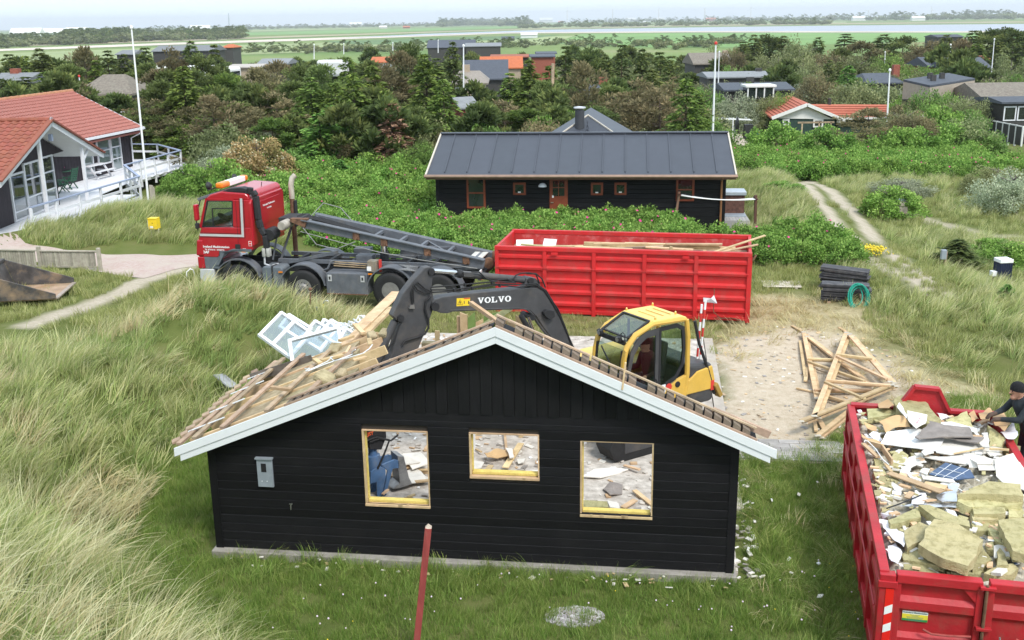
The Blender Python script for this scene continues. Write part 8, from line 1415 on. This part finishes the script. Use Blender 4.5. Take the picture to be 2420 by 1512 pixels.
H_=[('house with pale grey roof and red chimney behind the tiled house',-30,48,172,198,92,RT_G,W_D,7,0,(36,162,BRICKR),0),('small grey-roofed house beyond the pines',612,676,138,150,150,RT_G,W_D,7,0,None,0),('low pale-roofed shed beyond the brown pine',540,612,151,158,140,pm('pale_eternit',(.42,.38,.34),.1),W_T,7,0,None,0),('big dark slate roof above the tree belt',1097,1195,141,186,118,RT_D,W_D,9,0,None,0),('bright orange-tiled house behind the dark slate roof',1137,1231,133,160,150,RT_O,W_T,9,0,None,0),('brick-red roof strip behind the orange roof',1162,1246,128,134,180,RT_R,W_D,9,0,None,0),('long flat-roofed red house with dark eaves',1256,1308,130,133,170,RT_D,BRICKR,7,0,None,0),('red flat-roofed house standing higher behind',1270,1312,123,126,190,RT_D,BRICKR,7,0,None,0),('pale brown-roofed house with tan walls and chimney',1068,1146,167,196,100,pm('pale_brown_roof',(.26,.225,.19),.15),W_T,7,.18,(1101,153,W_T),2),('dark-tiled house with ringed brick chimney among pines',1400,1482,199,226,84,RT_D,W_D,7,0,(1425,182,BRICKR),0),('distant long dark barn on the plain edge',1010,1120,94,112,330,RT_D,W_D,14,0,None,0),('distant low barn beside the long dark one',1100,1182,101,109,320,RT_G,W_D,14,0,None,0),('pale-roofed orange house glimpsed through pines',878,926,134,146,160,RT_O,W_W,7,0,None,0),('orange gable house at the edge of the fields',524,550,104,112,300,RT_O,W_D,9,.3,None,0),('row of grey roofs behind the slender conifer',360,500,107,120,250,RT_G,W_D,12,0,None,0),('grey roof half hidden by pines beyond the flagpole',275,312,118,128,220,RT_G,W_D,9,0,None,0),('weathered brown-roofed house with grey chimney in the scrub',1642,1728,124,150,150,THAT,W_D,9,0,(1713,119,W_T),0),('long low grey-roofed house with thin flue',1676,1846,168,181,128,RT_G,W_D,7,0,(1792,161,W_D),0),('grey-roofed house with white conservatory',1716,1870,194,211,108,RT_D,W_D,7,0,(1772,182,W_D),0),('dark-tiled house with brick chimney behind the beige block',2052,2128,172,195,118,RT_D,W_D,7,.1,(2117,153,BRICKR),0),('brick gable house with slate roof beyond the scrub',2196,2248,134,156,150,RT_D,BRICKR,8,0,(2222,129,STEEL),0),('wide slate-roofed house right of a brick gable',2246,2338,135,160,145,RT_D,W_D,8,0,None,0),('long flat-roofed red house among far conifers',2280,2335,130,138,175,RT_R,W_D,8,0,None,0),('slate roofs far off under the conifers',2215,2275,81,87,330,RT_D,W_D,10,0,None,0)]
for(lab,u0,u1,vr,ve,y,rf,wl_,dp,hp_,ch_,wn_)in H_:fhouse(lab.replace('right of','next to'),u0,u1,vr,ve,y,rf,wl_,dp,hp_,ch_,wn_)
q=atY(1790,213,106);cons=thing('conservatory','small white conservatory in front of the grey-roofed house','conservatory',(q.x,106,hz(q.x,106)),0);h=q.z-hz(q.x,106)+.3;box('roof',W_W,cons,-1.4,1.6,-1,1.5,h,h+.25,.05);box('glazing',DARKGL,cons,-1.2,1.4,-.8,1.2,h-1.0,h);[box('glazing_post',W_W,cons,x,x+.12,-.9,-.801,h-1.0,h)for x in(-1.2,-.4,.4,1.28)]
q=atY(1092,290,70);g_=thing('garden_pavilion','small red garden pavilion with grey roof in the bushes','pavilion',(q.x,70,q.z),.5);MB().prism([(-.95,0),(.95,0),(.95,1.0),(0,1.5),(-.95,1.0)],'x',-.5,.6).build('red_walls',pm('pavilion_red',(.20,.05,.045),.2),g_);MB().prism([(-1.1,.95),(0,1.55),(1.1,.95),(1.1,1.05),(0,1.66),(-1.1,1.05)],'x',-.7,.8).build('roof',RT_G,g_)
Yb=100.;bu=thing('red_bungalow','red-tiled bungalow with white gable and dark green walls','house',(0,0,0),0)
bx=lambda u,v,y=Yb:atY(u,v,y);GA,GL_,GR_=bx(1904,245),bx(1820,277),bx(1984,279);zb_=bx(1900,312).z-.8;RB=bx(1866,225,Yb+7);LB_=bx(1789,253,Yb+7);AR=Vector((GA.x,Yb,GA.z))
def q4(nm,mt_,*P_):MB().add([Vector(p)for p in P_]+[Vector(p)-Vector((0,0,.15))for p in P_],[(0,1,2,3),(7,6,5,4),(0,4,5,1),(1,5,6,2),(2,6,7,3),(3,7,4,0)]).build(nm,mt_,bu)
TB=pm('bungalow_tile',(.42,.13,.08),.1,3,.8);q4('roof',TB,(GL_.x,Yb-.5,GL_.z),(GA.x,Yb-.5,GA.z),RB,LB_);q4('roof',TB,(GR_.x,Yb-.5,GR_.z),(GA.x,Yb-.5,GA.z),RB,(GR_.x+1,Yb+7,GR_.z))
for i in range(1,10):
 f=i/10;a=Vector((GL_.x,Yb-.5,GL_.z)).lerp(LB_,f);b=Vector((GA.x,Yb-.5,GA.z)).lerp(RB,f);a2=Vector((GL_.x,Yb-.5,GL_.z)).lerp(Vector((GA.x,Yb-.5,GA.z)),f);b2=LB_.lerp(RB,f);MB().bar(a2+Vector((0,0,.02)),b2+Vector((0,0,.02)),.12,.05).build('tile_course',TB,bu)
for e in(GL_,GR_):MB().bar((e.x,Yb-.55,e.z-.05),(GA.x,Yb-.55,GA.z-.05),.08,.3).build('bargeboard',W_W,bu)
MB().prism([(GL_.x+.6,GL_.z-.1),(GR_.x-.6,GR_.z-.1),(GA.x,GA.z-.25)],'y',Yb-.1,Yb).build('gable_boards',W_W,bu);box('front_wall',W_G,bu,GL_.x+.7,GR_.x-.4,Yb,Yb+6,zb_,GL_.z-.1)
w1,w2=bx(1985,279,Yb+1.5),bx(2102,277,Yb+1.5);r1_,r2_=bx(1915,246,Yb+5),bx(2096,247,Yb+5);q4('roof',TB,w1,w2,r2_,r1_);box('wing_wall',W_G,bu,w1. x,w2. x-.3,Yb+2,Yb+7,zb_,w1. z-.1);MB().bar(w1+Vector((0,-.05,-.05)),w2+Vector((0,-.05,-.05)),.08,.2).build('eave_board',W_W,bu)
for i in range(1,6):MB().bar(w1. lerp(r1_,i/6)+Vector((0,0,.03)),w2. lerp(r2_,i/6)+Vector((0,0,.03)),.12,.05).build('tile_course',TB,bu)
for(u0,u1,v0,v1)in((1848,1865,281,296),(1920,1945,281,301),(1976,1998,282,290)):a,b=bx(u0,v1,Yb-.05),bx(u1,v0,Yb-.05);f=box('window',W_W,bu,a.x,b.x,Yb-.12,Yb-.03,a.z,b.z);box('pane',DARKGL,f,a.x+.15,b.x-.15,Yb-.13,Yb-.1201,a.z+.15,b.z-.15)
c=bx(1960,232,Yb+5);tube('flue',W_D,bu,[(c.x,Yb+5,c.z-1.2),c],.18,8)
pg=thing('pergola','pale timber pergola against the bungalow gable','pergola',(bx(1880,312).x,Yb-2,bx(1880,312).z),0);L=bx(1952,286).x-bx(1873,286).x;hh=bx(1880,285).z-bx(1880,312).z;bar('beam',OLDW,pg,(-.4,0,hh),(L-.2,0,hh),.12,.15);[bar('post',OLDW,pg,(x,0,-.5),(x,0,hh),.12,.12)for x in(0,L*.5,L-.5)]
a,b,c=atY(2133,205,100),atY(2195,222,96),atY(2302,200,101);bb=thing('beige_house','beige brick house with flat dark roof beyond the scrub','house',(b.x,b.y,b.z-1.5),0);BEI=pm('beige_brick',(.36,.31,.25),.1);
pts=[Vector((p.x-b.x,p.y-b.y,0))for p in(a,b,c)];pts.append(pts[0]+pts[2]-pts[1]);tz=[atY(2133,193,100).z-b.z+1.5,atY(2195,207,96).z-b.z+1.5,atY(2302,190,101).z-b.z+1.5];tz.append(tz[0]+tz[2]-tz[1]);V4=[p+Vector((0,0,-2))for p in pts]+[p+Vector((0,0,t))for p,t in zip(pts,tz)];FC=[(0,1,5,4),(1,2,6,5),(2,3,7,6),(3,0,4,7)]
MB().add(V4,FC).build('wall',BEI,bb);V5=[v*1.0+Vector((0,0,.02))for v in V4[4:]];MB().add(V5+[v+Vector((0,0,.18))for v in V5],[(0,1,5,4),(1,2,6,5),(2,3,7,6),(3,0,4,7),(4,5,6,7)]).build('roof',RT_D,bb)
for f in((.3,.4),(.5,.55),(.6,.3)):p=V5[0].lerp(V5[1],f[0]).lerp(V5[3].lerp(V5[2],f[0]),f[1]);box('roof_vent',W_D,bb,p.x-.2,p.x+.2,p.y-.2,p.y+.2,p.z+.1,p.z+.7)
for f in(.25,.72):p=V4[1].lerp(V4[2],f);q_=V4[0].lerp(V4[1],f);[box('window',DARKGL,bb,s.x-.5,s.x+.5,s.y-.25,s.y+.25,tz[1]-2.2,tz[1]-1.2)for s in(p,q_)]
tbn=fhouse('thatched house with black gable',2335,2480,194,238,92,THAT,W_D,9,0,None,0,name='thatched_house',drop=3);fhouse('black flat extension of the thatched house',2372,2470,236,240,86,RT_D,W_D,5,0,None,3,name='black_extension')
f0,f1=atY(2322,325,88),atY(2412,346,82);sf=thing('screen_fence','black screen fence with white posts','fence',f0,0);d=f1-f0
for i in range(7):p=d*(i/6);bar('post',W_W,sf,p-Vector((0,0,.6)),p+Vector((0,0,1.55)),.12,.12);i<6 and MB().bar(p+d/12*1.0+Vector((0,0,.75))-d/14,p+d/12+Vector((0,0,.75))+d/14,.05,1.4).build('screen',W_D,sf);i<6 and MB().bar(p+Vector((0,0,1.5)),p+d/6+Vector((0,0,1.5)),.07,.08).build('cap_rail',W_W,sf)
b2_=Vector((d.x*.55,d.y*.55+5,.3));[bar('post',W_W,sf,b2_+Vector((x,0,-1)),b2_+Vector((x,0,1.6)),.12,.12)for x in(0,3.4)];MB().bar(b2_+Vector((.1,0,.8)),b2_+Vector((3.3,0,.8)),.05,1.4).build('screen',W_D,sf)
ASP=pm('asphalt',(.20,.21,.22),.12,4,.9);LANE=pm('gravel_lane',(.42,.36,.28),.2,3,.95)
strip_sheet('gravel_lane',[(1690,282),(1700,300),(1722,330),(1742,345)],[(1722,284),(1735,300),(1755,325),(1782,345)],LANE,.05);strip_sheet('road',[(1715,346),(1745,348),(1785,351)],[(1715,368),(1735,364),(1765,362)],ASP,.06);strip_sheet('gravel_lane',[(1735,365),(1745,380)],[(1765,363),(1780,372)],LANE,.07);strip_sheet('brick_drive',[(2390,500),(2440,560)],[(2450,490),(2500,540)],brick_mat(),.03)
def lpt(u,v,y):p=atY(u,v,y);p.z=min(p.z,hz(p.x,y)+.1);return p
y_=gp(1790,345).y;b=gp(1790,345);t=atY(1790,309,y_).z-b.z;k_=t/2.3;sg_=thing('road_sign','blue dead-end road sign on a grey pole','sign',b,0);tube('pole',GREYM,sg_,[(0,0,0),(0,0,t)],.04,6);box('plate',pm('sign_blue',(.02,.16,.50),.05),sg_,-.36*k_,.36*k_,-.06,-.04,t-.72*k_,t);box('bar_white',WHITEL,sg_,-.07*k_,.07*k_,-.066,-.0602,t-.65*k_,t-.2*k_);box('bar_red',REDL,sg_,-.2*k_,.2*k_,-.0665,-.0604,t-.25*k_,t-.1*k_)
b=gp(1735,330);ds=thing('satellite_dish','dark satellite dish beside the lane','dish',b,0);MB().lathe([(0,0),(.4,.05),(.75,.2)],(0,0,1.2),'X',18).build('reflector',W_D,ds);tube('mast',GREYM,ds,[(0,0,-.2),(0,0,1.2)],.06,6);box('cabinet',XDARK,ds,.8,1.5,-.3,.3,0,1.3)
b=gp(1730,325);an=thing('rooftop_aerial','white aerial mast with cross bars by the lane','aerial',b,0);t=atY(1730,278,b.y).z-b.z;tube('mast',WHITEL,an,[(0,0,0),(0,0,t)],.06,6);[bar('boom',WHITEL,an,(-1.8,.5*i,t-.05),(1.6,.5*i,t-.2),.05,.05)for i in(-1,0,1)];[bar('dipole',WHITEL,an,(x,-.6,t),(x,.6,t),.03,.03)for x in(-1.5,-.9,-.3,.4,1.1)]
b=gp(2131,502);pb2=thing('post_box','weathered timber letter box with silver cylinder beside it','letter box',b,.2);box('timber_body',pm('pale_timber_box',(.38,.34,.28),.2),pb2,-.26,.12,-.2,.2,-.1,.52);box('lid',GREYM,pb2,-.28,.14,-.22,.22,.521,.56);MB().lathe([(.12,0),(.12,.25),(.0,.28)],(.24,0,.2),'Z',12).build('cylinder_tube',pm('pale_blue_tube',(.42,.48,.52),.1),pb2)
b=gp(2365,666);nb_=thing('storage_box','navy ribbed storage box with white lid in the grass','box',b,.1);NAVY=pm('navy_ribs',(.012,.02,.05),.2);box('body',NAVY,nb_,-.2,.2,-.18,.18,0,.62);box('lid',WHITEL,nb_,-.21,.21,-.2,.2,.621,.74,.02);[box('rib',NAVY,nb_,x,x+.03,-.195,-.181,.03,.6)for x in(-.18,-.11,-.04,.03,.10,.16)];box('side_tray',WHITEL,nb_,-.36,-.205,-.1,.1,.2,.36,.02)
b=gp(2226,640);mp_=thing('meter_post','grey meter box on a wooden post next to the small spruce','meter box',b,0);bar('post',OLDW,mp_,(.05,0,-.2),(.07,0,.62),.06,.06);box('meter_box',GREYM,mp_,-.1,.06,-.08,.04,.38,.68,.01)
b=gp(2183,361);wm=thing('meter_cabinet','small white meter cabinet in the rose scrub','cabinet',b,0);box('body',W_W,wm,-.35,.35,-.25,.25,0,.9,.03);box('lid',GREYM,wm,-.38,.38,-.28,.28,.901,1.0)
for i,(u0,v0,u1,v1,y,r,bd,cap)in enumerate(((1683,340,1691,105,76,.085,None,1),(1093,255,1095,110,80,.07,None,0),(2092,346,2102,168,80,.08,.17,0),(190,232,187,182,84,.07,None,1),(742,140,742,107,150,.07,None,0),(812,128,812,104,200,.08,None,0),(1698,190,1699,124,118,.07,None,0),(2244,155,2246,107,140,.08,None,0),(2346,148,2349,94,140,.08,None,0),(2283,118,2284,92,180,.08,None,0),(1035,125,1035,96,200,.08,None,0),(928,120,928,102,200,.08,None,0),(2090,150,2091,124,150,.07,None,0))):
 flagpole('flagpole',u0,v0,u1,v1,y,('white flagpole with red knob behind the black house','white flagpole beside the dark slate roof','leaning white flagpole with red foot by the bungalow','short white pole with red tip by the thatched hut')[i]if i<4 else 'thin distant white flagpole above the scrub',r,bd,cap,None if i<4 else 'distant flagpoles')
tag(tube('timber_pole',OLDW,None,[atY(1305,260,72),atY(1306,150,72)],.11,7),'grey timber pole rising from the pines','pole')
for i,(u,v)in enumerate(((476,178),(500,182),(540,182),(372,178),(787,165))):p=atY(u,v,135);cv=thing('caravan','white caravan parked behind the trees','caravan',(p.x,135,p.z-1.2),i*.7,'caravans behind the trees');MB().bb(-1.8,1.8,-1,1,.4,2.4).build('body',W_W,cv,bevel=.3);box('window',DARKGL,cv,-1.2,1.2,-1.03,-1.001,1.3,1.9);tube('wheel',RUBBER,cv,[(0,-1,.35),(0,1,.35)],.35,10)
def sheet(name,uv,mat,dz):o=MB().add([G(u,v,-12.0+dz)for u,v in uv],[tuple(range(len(uv)))]).build(name,mat);return tag(o,kind='structure')
FG=lambda n,c:pm(n,c,.12,.006,.95,col2=tuple(x*1.25 for x in c));FA,FB,FC_,FD=FG('field_green',(.15,.27,.075)),FG('field_pale',(.25,.30,.13)),FG('field_dark',(.10,.17,.06)),FG('field_tan',(.33,.29,.18));SNDF=FG('shore_sand',(.55,.48,.40));WAT=pm('fjord_water',(.26,.28,.33),.1,.01,.3,spec=.4)
sheet('field',[(1310,103),(1375,80),(1613,78),(2300,76),(2300,95),(1720,112),(1500,112)],FA,.1);sheet('field',[(-40,128),(500,108),(1300,86),(1360,84),(1300,104),(700,125),(-40,150)],FB,.12);sheet('field',[(760,98),(1150,86),(1320,82),(1250,92),(860,106)],FC_,.2);sheet('field',[(2300,76),(2460,72),(2460,90),(2300,92)],FA,.14)
sheet('shore',[(-40,122),(400,106),(807,93),(1200,79),(1613,76.5),(2460,77),(2460,72),(1613,73),(1200,75),(807,88),(400,101),(-40,117)],SNDF,.3);sheet('fjord',[(780,91),(1200,76.5),(1613,73.5),(2460,74),(2460,56),(2000,60),(1613,65),(1300,70),(1000,80)],WAT,.4);sheet('shore',[(-40,112),(400,98),(807,84),(1200,71),(1613,62),(2000,57),(2460,53),(2460,50),(2000,54.5),(1613,60),(1200,69),(807,81),(400,94),(-40,107)],FD,.25)
sheet('field',[(560,84),(807,79),(1230,66),(1230,62),(807,71),(580,77)],FA,.3);sheet('field',[(1230,68),(1600,60),(2000,54),(2000,51),(1600,56),(1230,64)],FB,.35);sheet('field',[(300,83),(560,76),(900,67),(900,65),(560,72),(300,78)],FB,.5);sheet('field',[(1650,50),(2300,45),(2300,43.5),(1650,47)],FA,.6)
FWD=[pine(221,M_DRK,3,1.5,16,26),bush(222,M_OLV,1.5,1.6,18,26,.4,.5)]
def woods(label,L,n,s,seed,th=.8):
 r=np.random.default_rng(seed);P_=[]
 for i in range(n):t=r.uniform(0,len(L)-1);k=min(int(t),len(L)-2);f=t-k;P_.append(tuple(G(L[k][0]+(L[k+1][0]-L[k][0])*f,L[k][1]+(L[k+1][1]-L[k][1])*f+r.normal(0,th),-12)))
 P_=np.array(P_);sc=s*r.uniform(.6,1.3,n);scatter('far_woodland',label,P_,np.stack([0*sc,0*sc,r.uniform(0,6,n)],1),np.stack([sc*1.4,sc*1.4,sc],1),r.integers(0,2,n),FWD)
woods('dark wood on the plain beyond the thatched hut',[(130,104),(330,94),(580,90)],420,5,1,2.2);woods('hedgerow wood along the far shore',[(-20,112),(120,103),(250,100)],200,4,2,1.8);woods('wooded knoll beyond the fields',[(1040,62),(1130,58),(1250,60)],300,11,3,1.0);woods('far tree line before the horizon',[(250,78),(700,66),(1040,60)],420,6,4,1.0);woods('far hedges across the fjord',[(1230,66),(1450,62),(1760,58),(1960,57)],300,5,5,.9);woods('distant woods across the water',[(1350,53),(1700,48),(2100,47),(2440,43)],420,10,6,1.2);woods('scrub fringe at the edge of the fields',[(560,125),(800,122),(1000,118),(1330,108),(1620,112),(1760,100)],260,2.2,7,3.)
for i,(u,v,w,k)in enumerate(((60,92,70,0),(130,89,60,0),(180,83,50,0),(325,82,24,1),(472,76,45,0),(840,63,28,0),(905,67,18,0),(960,67,16,1),(1100,60,14,1),(1175,56,30,0),(1240,53,14,0),(1290,53,30,0),(1325,54,12,1),(1490,50,22,0),(1520,54,12,0),(1560,49,20,0),(1680,50,22,1),(1770,47,16,1),(1950,47,22,0),(2030,49,30,0),(2170,49,30,0),(2230,46,20,0),(1250,90,38,0),(1200,97,30,2))):
 p=G(u,v,-12);L=w/2500*p.y;o=thing('farm_building',('distant white-roofed farm building on the plain','distant red-roofed farmhouse on the plain','distant dark barn on the plain')[k],'farm',(p.x,p.y,-12),0,('far white farms','far red farms','far barns')[k]);h=L*.18;box('wall',(W_W,BRICKR,W_D)[k],o,-L/2,L/2,0,L*.4,0,h);MB().prism([(-L*.05,h),(L*.2,h*1.9),(L*.45,h)],'x',-L/2,L/2).build('roof',(W_W,RT_O,RT_D)[k],o)
for i,(u,vh,vb)in enumerate(((1340,25,52),(1447,23,50),(1556,21,48),(1664,20,46),(1773,18,46),(57,68,82),(270,62,76),(2050,26,44),(2200,24,43))):
 p=G(u,vb,-12);p=p*(min(1,6000/p.y));y=p.y;b=atY(u,vb,y);t=atY(u,vh,y);H=t.z-b.z;o=thing('wind_turbine','distant white wind turbine on the horizon','wind turbine',(b.x,y,-12),0,'wind turbines on the horizon');hz_=t.z+12;tube('tower',W_W,o,[(0,0,0),(0,0,hz_)],[2.2,1.3],8);box('nacelle',W_W,o,-2,2,-5,4,hz_-1.5,hz_+2.5);[bar('blade',W_W,o,(0,-5,hz_),(math.sin(a_+i)*H*.5,-5,hz_+math.cos(a_+i)*H*.5),2,.8)for a_ in(0,2.094,4.189)]
b=atY(541,64,3500);tag(tube('radio_mast',GREYM,None,[(b.x,3500,-12),atY(540,31,3500)],[1.6,1.0],6),'thin radio mast on the horizon beyond the woods','mast')
hzm=bpy.data.materials.new('haze');hzm.use_nodes=True;t=hzm.node_tree;t.nodes.clear();o_=_n(t,'ShaderNodeOutputMaterial');pv_=_n(t,'ShaderNodeVolumePrincipled');pv_.inputs['Color'].default_value=(.92,.96,1,1);pv_.inputs['Density'].default_value=.0001;pv_.inputs['Anisotropy'].default_value=.2;t.links.new(pv_.outputs[0],o_.inputs['Volume'])
tag(MB().bb(-9200,9200,-120,14300,-14,120).build('haze',hzm),kind='stuff')
